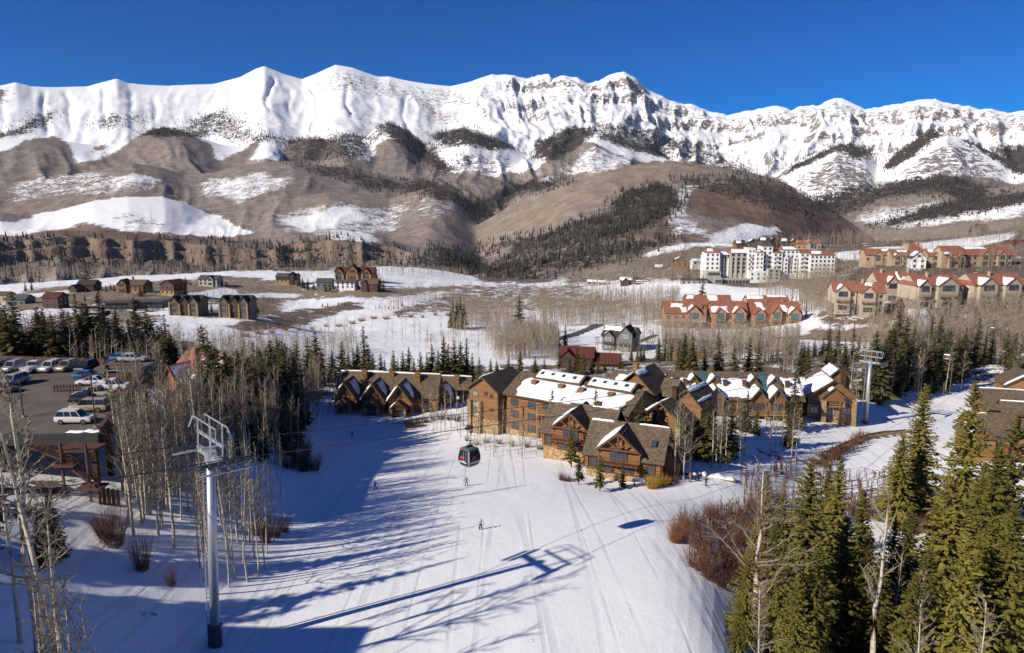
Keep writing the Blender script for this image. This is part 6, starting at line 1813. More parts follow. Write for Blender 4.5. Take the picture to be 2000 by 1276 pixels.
# ================================================================== people
def blob(b, c, rx, ry, rz_, n=10, m=6):
    v, f = [], []
    for i in range(m + 1):
        th = math.pi * i / m
        for k in range(n):
            a = 2 * math.pi * k / n
            v.append((c[0] + rx * math.sin(th) * math.cos(a), c[1] + ry * math.sin(th) * math.sin(a), c[2] + rz_ * math.cos(th)))
    for i in range(m):
        for k in range(n): f.append([i * n + k, (i + 1) * n + k, (i + 1) * n + (k + 1) % n, i * n + (k + 1) % n])
    b.add(v, f)
def body_mesh(pose):
    """one continuous figure grown over a skeleton; joints in metres, facing +y"""
    crouch, lean, armf, spread = pose
    k = 1 - crouch
    hip = .92 * (1 - crouch * .28)
    nodes = dict(pel=((0, -.08 * crouch * 2, hip), .155), waist=((0, lean * .10 - .1 * crouch, hip + .18), .145), chest=((0, lean * .30 - .1 * crouch, hip + .40), .175), neck=((0, lean * .40 - .1 * crouch, hip + .56), .075), head=((0, lean * .46 - .08 * crouch, hip + .70), .10), crown=((0, lean * .48 - .08 * crouch, hip + .80), .075))
    edges = [('pel', 'waist'), ('waist', 'chest'), ('chest', 'neck'), ('neck', 'head'), ('head', 'crown')]
    for s_, n_ in ((-1, 'l'), (1, 'r')):
        nodes.update({'sh' + n_: ((s_ * .19, lean * .31 - .1 * crouch, hip + .47), .085), 'el' + n_: ((s_ * (.30 + spread * .1), lean * .31 + armf * .12 - .1 * crouch, hip + .24), .062), 'wr' + n_: ((s_ * (.30 + spread * .2), lean * .31 + armf * .36, hip + .16), .048), 'hd' + n_: ((s_ * (.31 + spread * .22), lean * .31 + armf * .45, hip + .15), .052),
                      'th' + n_: ((s_ * .10, -.08 * crouch * 2, hip - .06), .115), 'kn' + n_: ((s_ * (.12 + spread * .06), .16 * crouch * 2, hip * .53), .085), 'an' + n_: ((s_ * (.13 + spread * .1), -.05 * crouch, .12), .068), 'to' + n_: ((s_ * (.13 + spread * .1), .15, .06), .06)})
        edges += [('chest', 'sh' + n_), ('sh' + n_, 'el' + n_), ('el' + n_, 'wr' + n_), ('wr' + n_, 'hd' + n_), ('pel', 'th' + n_), ('th' + n_, 'kn' + n_), ('kn' + n_, 'an' + n_), ('an' + n_, 'to' + n_)]
    names = list(nodes)
    me = bpy.data.meshes.new('person_body')
    me.from_pydata([nodes[n_][0] for n_ in names], [(names.index(a), names.index(b)) for a, b in edges], [])
    o = bpy.data.objects.new('person_body', me); COL.objects.link(o)
    md = o.modifiers.new('skin', 'SKIN'); md.use_smooth_shade = True
    for i, n_ in enumerate(names):
        sv = me.skin_vertices[0].data[i]; sv.radius = (nodes[n_][1], nodes[n_][1] * (.8 if n_ in ('chest', 'waist', 'pel') else 1)); sv.use_root = (n_ == 'pel')
    sub = o.modifiers.new('sub', 'SUBSURF'); sub.levels = 1; sub.render_levels = 1
    dg = bpy.context.evaluated_depsgraph_get()
    res = bpy.data.meshes.new_from_object(o.evaluated_get(dg))
    bpy.data.objects.remove(o); bpy.data.meshes.remove(me)
    res.name = 'person_body'
    return res, nodes, hip
def person(loc, rz, jacket, trousers, helmet, label, pose=(.3, .5, .8, .5), skis=True, poles=True, scale=1.0, gear='skis', group=None):
    me, nodes, hip = body_mesh(pose)
    for m_ in (jacket, trousers, 'skin', 'black_rubber', 'car_black'): me.materials.append(M[m_] if m_ in M else m_)
    hd = nodes['head'][0]
    for pl in me.polygons:
        c_ = pl.center
        arm_end = min((Vector(c_) - Vector(nodes['hdl'][0])).length, (Vector(c_) - Vector(nodes['hdr'][0])).length)
        if c_.z > hip + .58: pl.material_index = 2
        elif arm_end < .10: pl.material_index = 4
        elif c_.z > hip + .02: pl.material_index = 0
        elif c_.z > .26: pl.material_index = 1
        else: pl.material_index = 3
    r = empty('person', loc, rz, label, 'person', group); r.scale = (scale,) * 3
    obj('body', me, None, r)
    h = MB(); blob(h, (hd[0], hd[1] - .01, hd[2] + .05), .125, .14, .125); h.build('helmet', M[helmet], r, True)
    g = MB(); g.box(hd[0] - .09, hd[0] + .09, hd[1] + .095, hd[1] + .14, hd[2] - .01, hd[2] + .06); g.build('goggles', M['car_glass'], r)
    fc = MB(); blob(fc, (hd[0], hd[1] + .115, hd[2] - .03), .018, .03, .025, 6, 4); fc.build('nose', M['skin'], r)
    sp = pose[3]
    if skis:
        for s_ in (-1, 1):
            x = s_ * (.13 + sp * .1); k = MB()
            k.prism([(x - .05, -.75, .0), (x + .05, -.75, .0), (x + .05, .85, .0), (x - .05, .85, .0)], [(x - .05, -.75, .03), (x + .05, -.75, .03), (x + .05, .85, .03), (x - .05, .85, .03)])
            k.prism([(x - .05, .85, .0), (x + .05, .85, .0), (x + .03, 1.05, .10), (x - .03, 1.05, .10)], [(x - .05, .85, .03), (x + .05, .85, .03), (x + .03, 1.05, .13), (x - .03, 1.05, .13)])
            k.build('ski', M['car_black'], r)
    if poles:
        for n_ in 'lr':
            q = Vector(nodes['hd' + n_][0]); k = MB(); k.tube([q + Vector((0, .03, .08)), q + Vector((.05 * (1 if n_ == 'r' else -1), -.45, -q.z + .04))], .012, 5); k.build('ski_pole', M['dark_steel'], r)
    return r
plain('jacket_blue', (.03, .22, .62), .8); plain('jacket_aqua', (.22, .55, .66), .8); plain('jacket_camo', (.20, .20, .16), .8, var=.5, scale=14); plain('jacket_dark', (.03, .03, .04), .8); plain('jacket_white', (.62, .58, .55), .8); plain('jacket_red', (.35, .08, .06), .8)
plain('trousers_dark', (.025, .025, .03), .85); plain('trousers_grey', (.14, .14, .14), .85)
D = lambda u, v: hit(u, v)
person(D(733, 957), R(200), 'jacket_blue', 'trousers_dark', 'jacket_blue', 'skier in a bright blue jacket at the edge of the big shadow', (.35, .6, .9, .9), group='skiers on the run', scale=1.05)
person(D(911, 950), R(185), 'jacket_camo', 'trousers_grey', 'car_black', 'skier in grey camouflage below the gondola cabin', (.25, .4, .3, .9), group='skiers on the run', scale=1.05)
person(D(939, 1035), R(190), 'jacket_aqua', 'trousers_dark', 'jacket_white', 'skier in a pale aqua jacket at the tip of a long tree shadow', (.2, .35, .6, .3), group='skiers on the run', scale=1.05)
person(D(688, 855), R(175), 'jacket_dark', 'trousers_dark', 'car_black', 'dark-clad skier far up near the townhouses', (.25, .4, .5, .6), group='skiers on the run', scale=.95)
G = 'people resting by the snow-topped log'
person(D(1348, 942), R(120), 'jacket_red', 'trousers_grey', 'jacket_white', 'person in a reddish jacket standing by the snow-topped log', (.1, .2, .6, .4), poles=False, group=G)
person(D(1356, 938), R(150), 'jacket_white', 'trousers_dark', 'car_black', 'person in a white jacket with dark helmet by the log', (.05, .1, .7, .5), poles=False, group=G)
person(D(1363, 939), R(230), 'jacket_dark', 'trousers_dark', 'jacket_white', 'person in black leaning over at the snow-topped log', (.45, .9, .6, .3), poles=False, group=G)
person(D(1379, 949), R(200), 'jacket_dark', 'trousers_dark', 'car_maroon', 'skier in dark clothes with poles apart from the others', (.1, .2, .4, .5), group=G)
person(D(1932, 764), R(180), 'jacket_dark', 'trousers_dark', 'car_black', 'tiny dark skier on the upper snow clearing', (.25, .4, .5, .5), group='skiers on the run')

# ------------------------------------------------------------------ small things on the snow
p = D(1247, 950); sg = empty('trail_sign', p, R(-14), 'blue arched trail sign on two brown posts before the front cabin', 'sign')
for x in (-.72, .72):
    b = MB(); b.box(x - .10, x + .10, -.10, .10, -.5, 1.15); b.build('post', M['timber'], sg)
for i in range(5):
    x0, x1 = -1.15 + i * .46, -1.15 + (i + 1) * .46; z = lambda x: 1.25 - .22 * (x / 1.15) ** 2 * 1.0
    b = MB(); b.prism([(x0, -.06, z(x0) - .35), (x1 - .004, -.06, z(x1) - .35), (x1 - .004, .0, z(x1) - .35), (x0, .0, z(x0) - .35)], [(x0, -.06, z(x0) + .30), (x1 - .004, -.06, z(x1) + .30), (x1 - .004, .0, z(x1) + .30), (x0, .0, z(x0) + .30)]); b.build('board', M['sign_blue'], sg)
b = MB()
for x, w_, z_, hh in ((-1.0, .10, 1.05, .34), (-.78, .26, 1.02, .32), (-.78, .10, 1.02, .44), (-.36, .14, 1.12, .34), (-.12, .10, 1.15, .34), (.04, .22, 1.08, .14), (.06, .10, 1.1, .40), (.42, .24, 1.1, .12), (.44, .12, 1.05, .4), (.86, .24, 1.0, .16), (.86, .12, .92, .36)):
    b.box(x - w_ / 2, x + w_ / 2, -.085, -.062, z_ - .02, z_ - .02 + hh * .8)
q = b.build('lettering', M['print_white'], sg); q['kind'] = 'stuff'
# snow-topped log wall
a, c = D(1330, 926), D(1436, 944)
w_ = empty('log_bench', (0, 0, 0), 0, 'long snow-topped log at the edge of the junction beside the resting people', 'log')
d = (c - a); 
b = MB(); b.tube([a + Vector((0, 0, .35)), a.lerp(c, .5) + Vector((0, 0, .4)), c + Vector((0, 0, .35))], .42, 10); b.build('log', M['timber'], w_)
b = MB(); n = 16; nn = Vector((-d.y, d.x, 0)).normalized(); vs = []
for i in range(n + 1):
    q = a.lerp(c, i / n); h_ = .95 + .25 * math.sin(i * 1.3) + .15 * math.sin(i * 2.9); wd = 1.0 + .2 * math.sin(i * 2.1); e_ = .4 if i in (0, n) else 1
    vs += [q - nn * .5 * e_ + Vector((0, 0, .55)), q - nn * .35 * e_ + Vector((0, 0, h_ * e_)), q + nn * .5 + Vector((0, 0, h_ * 1.05 * e_)), q + nn * (1.2 + wd) * e_ + Vector((0, 0, -.1))]
b.add(vs, [[i * 4 + k, i * 4 + k + 4, i * 4 + k + 5, i * 4 + k + 1] for i in range(n) for k in range(3)]); b.build('snow_cap', M['roof_snow'], w_, True)
# fence by the bend
fe = empty('rail_fence', (0, 0, 0), 0, 'thin dark rail fence on the snow below the townhouses', 'fence')
fp = [D(755 + i * 12, 830 + i * .4) for i in range(7)]
for q in fp:
    b = MB(); b.box(q.x - .07, q.x + .07, q.y - .07, q.y + .07, q.z - .4, q.z + 1.2); b.build('post', M['timber'], fe)
for i in range(6):
    for zz in (.55, 1.05):
        b = MB(); b.beam(fp[i] + Vector((0, 0, zz)), fp[i + 1] + Vector((0, 0, zz)), .07); b.build('rail', M['timber'], fe)
sh = empty('snow_fence', D(792, 838), R(12), 'low rust-coloured barrier netting at the end of the rail fence', 'fence')
b = MB(); b.box(0, 5.5, -.05, .05, 0, .9); b.build('netting', M['rust_red'], sh)
for x in (0, 1.8, 3.6, 5.4):
    b = MB(); b.box(x - .05, x + .05, -.12, -.05, -.3, 1.2); b.build('post', M['timber'], sh)
# round lamps by the shaded townhouse
for u, v, txt in ((895, 800, 'white globe lamp on a post by the shaded townhouse'),):
    q = P(u, v, 190); q.z = gz(q.x, q.y); l = empty('globe_lamp', q, 0, txt, 'lamp')
    b = MB(); b.tube([(0, 0, -.3), (0, 0, 6.4)], .06, 6); b.build('pole', M['dark_steel'], l)
    b = MB(); blob(b, (0, 0, 6.8), .45, .45, .45, 12, 8); b.build('lamp_globe', M['white_stucco'], l, True)
# pink race banners far across the meadow
for i, u in enumerate((912, 938, 968, 991)):
    q = D(u, 616); bn = empty('banner', q, 0, '%s pink banner hung among the valley aspens' % ('leftmost', 'second', 'third', 'brightest rightmost')[i], 'banner', 'pink banners among the valley aspens')
    b = MB(); b.box(-1.6, 1.6, -.04, .04, .6, 2.2); b.build('cloth', M['signal_red'], bn)
    for x in (-1.6, 1.6):
        b = MB(); b.box(x - .05, x + .05, -.09, -.04, -.3, 2.4); b.build('pole', M['dark_steel'], bn)
# ------------------------------------------------------------------ trees
def tri_tubes(p0, p1, r0, r1, n=3):
    """many tapered n-sided twigs at once"""
    p0 = np.asarray(p0, float); p1 = np.asarray(p1, float); r0 = np.asarray(r0, float)[:, None]; r1 = np.asarray(r1, float)[:, None]
    d = p1 - p0; d /= np.maximum(np.linalg.norm(d, axis=1, keepdims=True), 1e-6)
    ref = np.where(np.abs(d[:, 2:3]) > .9, np.array([[1., 0, 0]]), np.array([[0, 0, 1.]]))
    a = np.cross(d, ref); a /= np.linalg.norm(a, axis=1, keepdims=True); b = np.cross(d, a)
    m = len(p0)
    V = np.empty((m, 2 * n, 3))
    for k in range(n):
        o = a * math.cos(2 * math.pi * k / n) + b * math.sin(2 * math.pi * k / n)
        V[:, k] = p0 + o * r0; V[:, n + k] = p1 + o * r1
    base = (np.arange(m) * 2 * n)[:, None]
    F = np.concatenate([base + np.array([[k, (k + 1) % n, n + (k + 1) % n, n + k]]) for k in range(n)], 0)
    return V.reshape(-1, 3), F

def ribbons(p0, p1, r0, r1, g):
    p0 = np.asarray(p0, float); p1 = np.asarray(p1, float); d = p1 - p0
    a = np.cross(d, g.normal(0, 1, p0.shape)); a /= np.maximum(np.linalg.norm(a, axis=1, keepdims=True), 1e-6)
    r0 = np.asarray(r0)[:, None] * 1.25; r1 = np.asarray(r1)[:, None] * 1.25
    V = np.stack([p0 - a * r0, p0 + a * r0, p1 + a * r1, p1 - a * r1], 1).reshape(-1, 3)
    return V, np.arange(len(V)).reshape(-1, 4)
def stems(x, y, z, h, g, nb=22):
    """slender bare trees: a tapered stem and fine flat twigs; vertices and quads"""
    n = len(x); r = g.uniform(.07, .15, n); lean = g.normal(0, .035, (n, 2)) * h[:, None]
    b = np.stack([x, y, z - .5], 1); m = np.stack([x + lean[:, 0] * .3, y + lean[:, 1] * .3, z + h * .55], 1); tp = np.stack([x + lean[:, 0], y + lean[:, 1], z + h], 1)
    v1, f1 = tri_tubes(np.concatenate([b, m]), np.concatenate([m, tp]), np.concatenate([r, r * .6]), np.concatenate([r * .6, r * .1]))
    P0, P1, R0, R1 = [], [], [], []
    for k in range(nb):
        f = g.uniform(.35, .97, n)[:, None]; q = np.where(f < .53, b + (m - b) * (f / .53), m + (tp - m) * ((f - .53) / .47))
        az = g.uniform(0, 6.283, n); L = h * g.uniform(.09, .24, n) * (1.25 - f[:, 0])
        P0.append(q); P1.append(q + np.stack([np.cos(az) * L, np.sin(az) * L, L * g.uniform(.5, 1.4, n)], 1)); R0.append(r * .34); R1.append(r * .16)
    v2, f2 = ribbons(np.concatenate(P0), np.concatenate(P1), np.concatenate(R0), np.concatenate(R1), g)
    return np.concatenate([v1, v2]), np.concatenate([f1, f2 + len(v1)])

def conifer(seed, h, R, whorls, per, tufts, droop=.25, bare=.06, gap=.0, narrow=.8):
    """crown of needle sprays on whorls of branches; every spray a pair of small leaf-shaped faces"""
    g = np.random.default_rng(seed)
    V, F = [], []
    nb = 0
    zs = bare * h + (h * .985 - bare * h) * (np.linspace(0, 1, whorls) ** 1.0)
    lob = g.uniform(.62, 1.22, 9)
    for wi, z in enumerate(zs):
        fz = (z - bare * h) / (h - bare * h)
        L0 = R * ((1 - fz) ** narrow) * (0.55 + .45 * min(1, fz * 6 + .45)) + .12
        k = max(4, int(per * (.55 + .45 * (1 - fz))))
        a0 = g.uniform(0, 6.28)
        for i in range(k):
            if g.random() < gap: continue
            az = a0 + 6.283 * i / k + g.normal(0, .18)
            L = L0 * g.uniform(.62, 1.2) * (lob[int(az / 6.2832 * 9) % 9] * .6 + .4 * lob[(int(az / 6.2832 * 9) + wi // 4) % 9])
            zz = z + g.normal(0, h / whorls * .35)
            dx, dy = math.cos(az), math.sin(az)
            sl = .35 * fz ** 2 - droop * (1 - fz) * g.uniform(.5, 1.4)
            for j in range(tufts):
                f = (j + g.uniform(.25, .95)) / tufts
                c = np.array([dx * L * f, dy * L * f, zz + sl * L * f + .10 * L * f * f])
                ln = (L / tufts) * g.uniform(1.0, 1.7) + .10
                wd = ln * g.uniform(.34, .60) * (1.35 - .6 * f)
                yaw = az + g.normal(0, .55) * (1 if tufts > 2 else .3)
                tilt = sl + g.normal(0, .30)
                d = np.array([math.cos(yaw), math.sin(yaw), tilt]); d /= np.linalg.norm(d)
                s = np.array([-math.sin(yaw), math.cos(yaw), g.normal(0, .45)]); s /= np.linalg.norm(s)
                up = np.cross(d, s)
                p = [c - d * ln * .45, c + s * wd - up * wd * .35, c + d * ln * .62 - np.array([0, 0, ln * .10]), c - s * wd - up * wd * .35]
                V += p; F += [[nb, nb + 1, nb + 2], [nb, nb + 2, nb + 3]]; nb += 4
    # leader
    for i in range(4):
        a = i * 1.57
        V += [np.array([0, 0, h * .955]), np.array([math.cos(a) * .12, math.sin(a) * .12, h * .965]), np.array([0, 0, h * 1.0])]; F += [[nb, nb + 1, nb + 2]]; nb += 3
    return np.array(V), np.array(F)

def trunk_mesh(name, h, r, n=6, top=.97, seed=0, wob=.0, deep=1.2):
    g = random.Random(seed)
    b = MB(); k = 7
    pts = [(g.uniform(-wob, wob) * (i / k), g.uniform(-wob, wob) * (i / k), -deep + (h * top + deep) * i / k) for i in range(k + 1)]
    b.tube(pts, [r * (1.25 if i == 0 else 1) * (1 - .93 * i / k) + .008 for i in range(k + 1)], n)
    return b.mesh(name, True), pts

CONIFERS = []      # unit trees, 10 m tall; scaled when placed
for k, (R, wh, per, tu, dr, gap, nar) in enumerate([(1.75, 28, 10, 3, .32, .05, .80), (1.45, 30, 9, 3, .36, .06, .76), (2.0, 28, 11, 3, .26, .05, .85), (1.2, 32, 8, 3, .42, .08, .72),
                                                    (1.55, 26, 8, 3, .48, .16, .68), (1.8, 32, 10, 3, .32, .03, .82)]):
    cv, cf = conifer(100 + k, 10, R, wh, per, tu, dr, .07 if k != 4 else .2, gap, nar)
    CONIFERS.append((mesh_np('crown', cv, cf), trunk_mesh('trunk', 10, .17, 5, seed=k)[0]))
NEARCON = []
for k, (R, wh, per, tu, dr, gap, nar) in enumerate([(2.35, 50, 17, 10, .32, .06, .72), (1.95, 54, 15, 9, .36, .07, .70), (2.7, 40, 15, 11, .26, .18, .72), (1.3, 58, 12, 7, .40, .08, .72)]):
    cv, cf = conifer(200 + k, 10, R, wh, per, tu, dr, .05, gap, nar)
    NEARCON.append((mesh_np('crown', cv, cf), trunk_mesh('trunk', 10, .16, 8, seed=k)[0]))

def aspen(seed, h, r, branches, sub, spread=.30, start=.35, fork=False, twig=.010, curve=.12):
    """bare tree: returns trunk mesh and one mesh of its limbs and twigs"""
    g = np.random.default_rng(seed)
    k = 9
    xs = np.cumsum(g.normal(0, curve * h / 40, k + 1)); ys = np.cumsum(g.normal(0, curve * h / 40, k + 1)); xs[0] = ys[0] = 0
    zs = np.linspace(-1.0, h, k + 1)
    b = MB(); b.tube(list(zip(xs, ys, zs)), [r * (1.2 if i == 0 else 1) * (1 - .92 * (i / k) ** 1.1) + .006 for i in range(k + 1)], 7)
    tm = b.mesh('trunk', True)
    P0, P1, R0, R1 = [], [], [], []
    def at(z): return np.array([np.interp(z, zs, xs), np.interp(z, zs, ys), z])
    for i in range(branches):
        f = start + (1 - start) * ((i + g.random()) / branches)
        z = h * f; p = at(z)
        az = g.uniform(0, 6.283); L = h * spread * (1.15 - f * .85) * g.uniform(.55, 1.25)
        up = .55 + .6 * f + g.normal(0, .15)
        d = np.array([math.cos(az), math.sin(az), up]); d /= np.linalg.norm(d)
        rb = max(.012, r * (1 - .85 * f) * .42)
        q = p; segs = 4
        for s_ in range(segs):
            d2 = d + g.normal(0, .16, 3) + np.array([0, 0, .10]); d2 /= np.linalg.norm(d2)
            q2 = q + d2 * L / segs
            a, c = rb * (1 - s_ / segs) + twig * .6, rb * (1 - (s_ + 1) / segs) + twig * .5
            P0.append(q); P1.append(q2); R0.append(a); R1.append(c)
            for _ in range(sub):
                t_ = g.random(); o = q + (q2 - q) * t_
                e = d2 + g.normal(0, .55, 3) + np.array([0, 0, .25]); e /= np.linalg.norm(e)
                l2 = L * g.uniform(.12, .34)
                m = o + e * l2 * .5; e2 = e + g.normal(0, .25, 3); e2 /= np.linalg.norm(e2)
                P0 += [o, m]; P1 += [m, m + e2 * l2 * .5]; R0 += [twig, twig * .75]; R1 += [twig * .75, twig * .4]
            q, d = q2, d2
    v, f = tri_tubes(P0, P1, R0, R1)
    return tm, mesh_np('crown', v, f)
ASPENS = [aspen(300 + k, 10, .125, br, sb, sp, st, twig=tw, curve=cv) for k, (br, sb, sp, st, tw, cv) in
          enumerate([(30, 4, .25, .35, .013, .10), (26, 4, .22, .45, .013, .14), (34, 4, .27, .28, .012, .10), (22, 4, .18, .52, .014, .16), (30, 5, .30, .25, .012, .12)])]
SLIM = [aspen(330 + k, 10, .085, br, 3, sp, st, twig=.018, curve=.14) for k, (br, sp, st) in enumerate([(24, .20, .40), (20, .18, .45), (26, .22, .32), (22, .2, .38)])]

def shrub(seed, n, h, R, r=.014, sub=3):
    g = np.random.default_rng(seed)
    P0, P1, R0, R1 = [], [], [], []
    for i in range(n):
        az = g.uniform(0, 6.283); rr = R * .35 * math.sqrt(g.random())
        p = np.array([math.cos(az) * rr, math.sin(az) * rr, -.2])
        out = g.uniform(.15, .95) * R / h
        az2 = az + g.normal(0, .5)
        d = np.array([math.cos(az2) * out, math.sin(az2) * out, 1.0]); d /= np.linalg.norm(d)
        L = h * g.uniform(.6, 1.12); segs = 3
        for s_ in range(segs):
            d2 = d + g.normal(0, .10, 3); d2 /= np.linalg.norm(d2)
            q = p + d2 * L / segs
            P0.append(p); P1.append(q); R0.append(r * (1 - s_ / 4)); R1.append(r * (1 - (s_ + 1) / 4))
            for _ in range(sub):
                e = d2 + g.normal(0, .4, 3); e /= np.linalg.norm(e); o = p + (q - p) * g.random(); l = L * g.uniform(.1, .26)
                P0.append(o); P1.append(o + e * l); R0.append(r * .55); R1.append(r * .25)
            p, d = q, d2
    v, f = tri_tubes(P0, P1, R0, R1)
    return mesh_np('stems', v, f)
SHRUBS = [shrub(400 + k, n, 2.4, R, r, 3) for k, (n, R, r) in enumerate([(120, 1.6, .016), (150, 2.0, .016), (90, 1.2, .015), (170, 2.4, .016)])]

for cr, tk in CONIFERS: cr.materials.append(M['spruce_needles']); tk.materials.append(M['spruce_bark'])
for cr, tk in NEARCON: cr.materials.append(M['fir_needles']); tk.materials.append(M['spruce_bark'])
for tk, cr in ASPENS + SLIM: cr.materials.append(M['aspen_twig']); tk.materials.append(M['aspen_bark'])
SHRUB_MAT = {}
for mt in ('willow_stem', 'gold_stem', 'orange_stem', 'aspen_twig'):
    SHRUB_MAT[mt] = []
    for sm in SHRUBS:
        c = sm.copy(); c.materials.clear(); c.materials.append(M[mt]); SHRUB_MAT[mt].append(c)

ORD = "first second third fourth fifth sixth seventh eighth ninth tenth eleventh twelfth thirteenth fourteenth fifteenth sixteenth seventeenth eighteenth nineteenth".split()
TENS = {2: "twenty", 3: "thirty", 4: "forty", 5: "fifty", 6: "sixty"}
TENTH = {20: "twentieth", 30: "thirtieth", 40: "fortieth", 50: "fiftieth", 60: "sixtieth"}
def ordinal(i):
    if i < 20: return ORD[i - 1]
    if i in TENTH: return TENTH[i]
    return TENS[i // 10] + "-" + ORD[i % 10 - 1]

N_CON = [0]; N_ASP = [0]
def put_tree(name, crown, trunk, loc, h, rz, label, cat, group, lean=(0, 0), wide=1.0):
    o = empty(name, loc, rz, label, cat, group)
    o.rotation_euler = (lean[0], lean[1], rz)
    s = h / 10.0
    o.scale = (s * wide, s * wide, s)
    kid(o, obj('crown', crown)); kid(o, obj('trunk', trunk))
    return o

def spot(u, vtop, t):
    """ground point and height of a tree whose tip shows at (u, vtop), t metres off"""
    X, Y, Z = ray(u, vtop)
    x, y, zt = X * t, Y * t, CAMZ + Z * t
    z = gz(x, y)
    return Vector((x, y, z)), zt - z

PENDING = []
def zone(kind, items, text, group, variants=None, near=False, minh=2.0, maxh=30, wide=(.9, 1.15), lean=.02):
    """notes every tree of one zone; text has {} for its place in the row, counted from the nearer end"""
    for u, v, t in [it[:3] for it in items]:
        p, h = spot(u, v, t)
        h = min(max(h, minh), maxh)
        PENDING.append(dict(kind=kind, u=u, p=p, h=h, size=h / t, text=text, group=group, variants=variants, wide=wide, lean=lean))
def count_label(i, n, text):
    if n == 1: o_ = ''
    elif i < (n + 1) // 2: o_ = ordinal(i + 1) + ' from the left' if i else 'leftmost'
    else: o_ = ordinal(n - i) + ' from the right' if i < n - 1 else 'rightmost'
    return text.format(o_).replace('  ', ' ').strip()
def plant_all(limit_spruce, limit_aspen):
    """the trees that show largest become things of their own, the smallest rest one sheet each"""
    for kinds, limit, name in ((('spruce',), limit_spruce, 'spruce_forest'), (('aspen', 'slim'), limit_aspen, 'aspen_wood')):
        todo = sorted([q for q in PENDING if q['kind'] in kinds], key=lambda q: -q['size'])
        own, rest = todo[:limit], todo[limit:]
        groups = {}
        for q in own: groups.setdefault((q['text'], q['group']), []).append(q)
        for (text, group), qs in groups.items():
            rg = random.Random(group)
            qs.sort(key=lambda q: q['u'])
            for i, q in enumerate(qs):
                src = CONIFERS if q['kind'] == 'spruce' else SLIM if q['kind'] == 'slim' else ASPENS
                k = q['variants'][i % len(q['variants'])] if q['variants'] else rg.randrange(len(src))
                lab = count_label(i, len(qs), text)
                if q['kind'] == 'spruce':
                    cr, tk = src[k]
                    put_tree('spruce_tree', cr, tk, q['p'], q['h'], rg.uniform(0, 6.28), lab, 'spruce', group, (rg.gauss(0, q['lean'] * .5), rg.gauss(0, q['lean'] * .5)), rg.uniform(*q['wide']) * (1 if q['h'] > 6 else 1.25))
                else:
                    tk, cr = src[k]
                    put_tree('aspen_tree', cr, tk, q['p'], q['h'], rg.uniform(0, 6.28), lab, 'aspen', group, (rg.gauss(0, q['lean']), rg.gauss(0, q['lean'])), rg.uniform(*q['wide']))
        if rest and name == 'aspen_wood':
            P_ = np.array([q['p'][:] for q in rest]); v, f = stems(P_[:, 0], P_[:, 1], P_[:, 2], np.array([q['h'] for q in rest]), np.random.default_rng(8), 30)
            o = obj(name, mesh_np(name, v, f), M['grove_stem']); o['kind'] = 'stuff'
        elif rest:
            rg = random.Random(5)
            VS, FS, MS, b = [], [], [], 0
            for q in rest:
                src = CONIFERS if q['kind'] == 'spruce' else SLIM if q['kind'] == 'slim' else ASPENS
                cr, tk = src[rg.randrange(len(src))]
                for mi, me in enumerate((cr, tk)):
                    v = np.empty(len(me.vertices) * 3, np.float32); me.vertices.foreach_get('co', v); v = v.reshape(-1, 3)
                    me.calc_loop_triangles(); f = np.empty(len(me.loop_triangles) * 3, np.int32); me.loop_triangles.foreach_get('vertices', f)
                    a = rg.uniform(0, 6.28); s_ = q['h'] / 10; w = s_ * (rg.uniform(*q['wide']))
                    x = (v[:, 0] * math.cos(a) - v[:, 1] * math.sin(a)) * w; y = (v[:, 0] * math.sin(a) + v[:, 1] * math.cos(a)) * w
                    VS.append(np.stack([x + q['p'].x, y + q['p'].y, v[:, 2] * s_ + q['p'].z], 1)); FS.append(f.reshape(-1, 3) + b); b += len(v)
                    MS.append(np.full(len(f) // 3, mi if q['kind'] == 'spruce' else 1 - mi))
            mats = [M['spruce_needles'], M['spruce_bark']] if name == 'spruce_forest' else [M['aspen_bark'], M['aspen_twig']]
            o = obj(name, mesh_np(name, np.concatenate(VS), np.concatenate(FS), False, np.concatenate(MS)), mats); o['kind'] = 'stuff'

def scatter_px(n, poly, seed, tr, hr):
    """n trees with feet inside a photo outline (foot pixel) -> (u, vtop, t) list from true height"""
    g = random.Random(seed); p = np.array(poly, float); out = []
    x0, y0 = p.min(0); x1, y1 = p.max(0)
    while len(out) < n:
        u, v = g.uniform(x0, x1), g.uniform(y0, y1)
        if not len(inpoly(np.array([u]), np.array([v]), poly)): continue
        q = hit(u, v)
        dep = q.y * CP - (q.z - CAMZ) * SP
        if not tr[0] <= dep <= tr[1]: continue
        h = g.uniform(*hr)
        uu, vv, dd = project(q.x, q.y, q.z + h)
        out.append((uu, vv, dd))
    return out
# ------------------------------------------------------------------ planting: conifers
zone('spruce', [(500,681,236),(524,684,240),(539,655,242),(559,681,238),(566,676,246),(578,665,240),(600,660,244),(614,648,240),(626,690,232),(648,683,238),(666,668,242),(679,686,236),(690,680,250),(709,637,240),(698,672,246),(719,673,238),(727,690,234),(743,691,240),(751,702,246),(768,684,240),(776,700,236),(786,686,242),(798,678,240),(808,700,236),(822,687,240),(835,689,246),(844,673,242),(856,684,236),(866,658,244),(875,672,240),(887,665,238),(899,668,246),(909,660,240),(922,690,248),(936,697,240)],
     '{} dark spruce in the row behind the log townhouses', 'spruces in the tall row behind the log townhouses', wide=(1.05, 1.4))
zone('spruce', [(958,699,262),(970,702,258),(993,694,268),(1016,681,262),(1045,694,268),(1063,699,256),(1092,678,272)],
     '{} small spruce on the bank behind the brown lodge block', 'spruces on the bank behind the lodge')
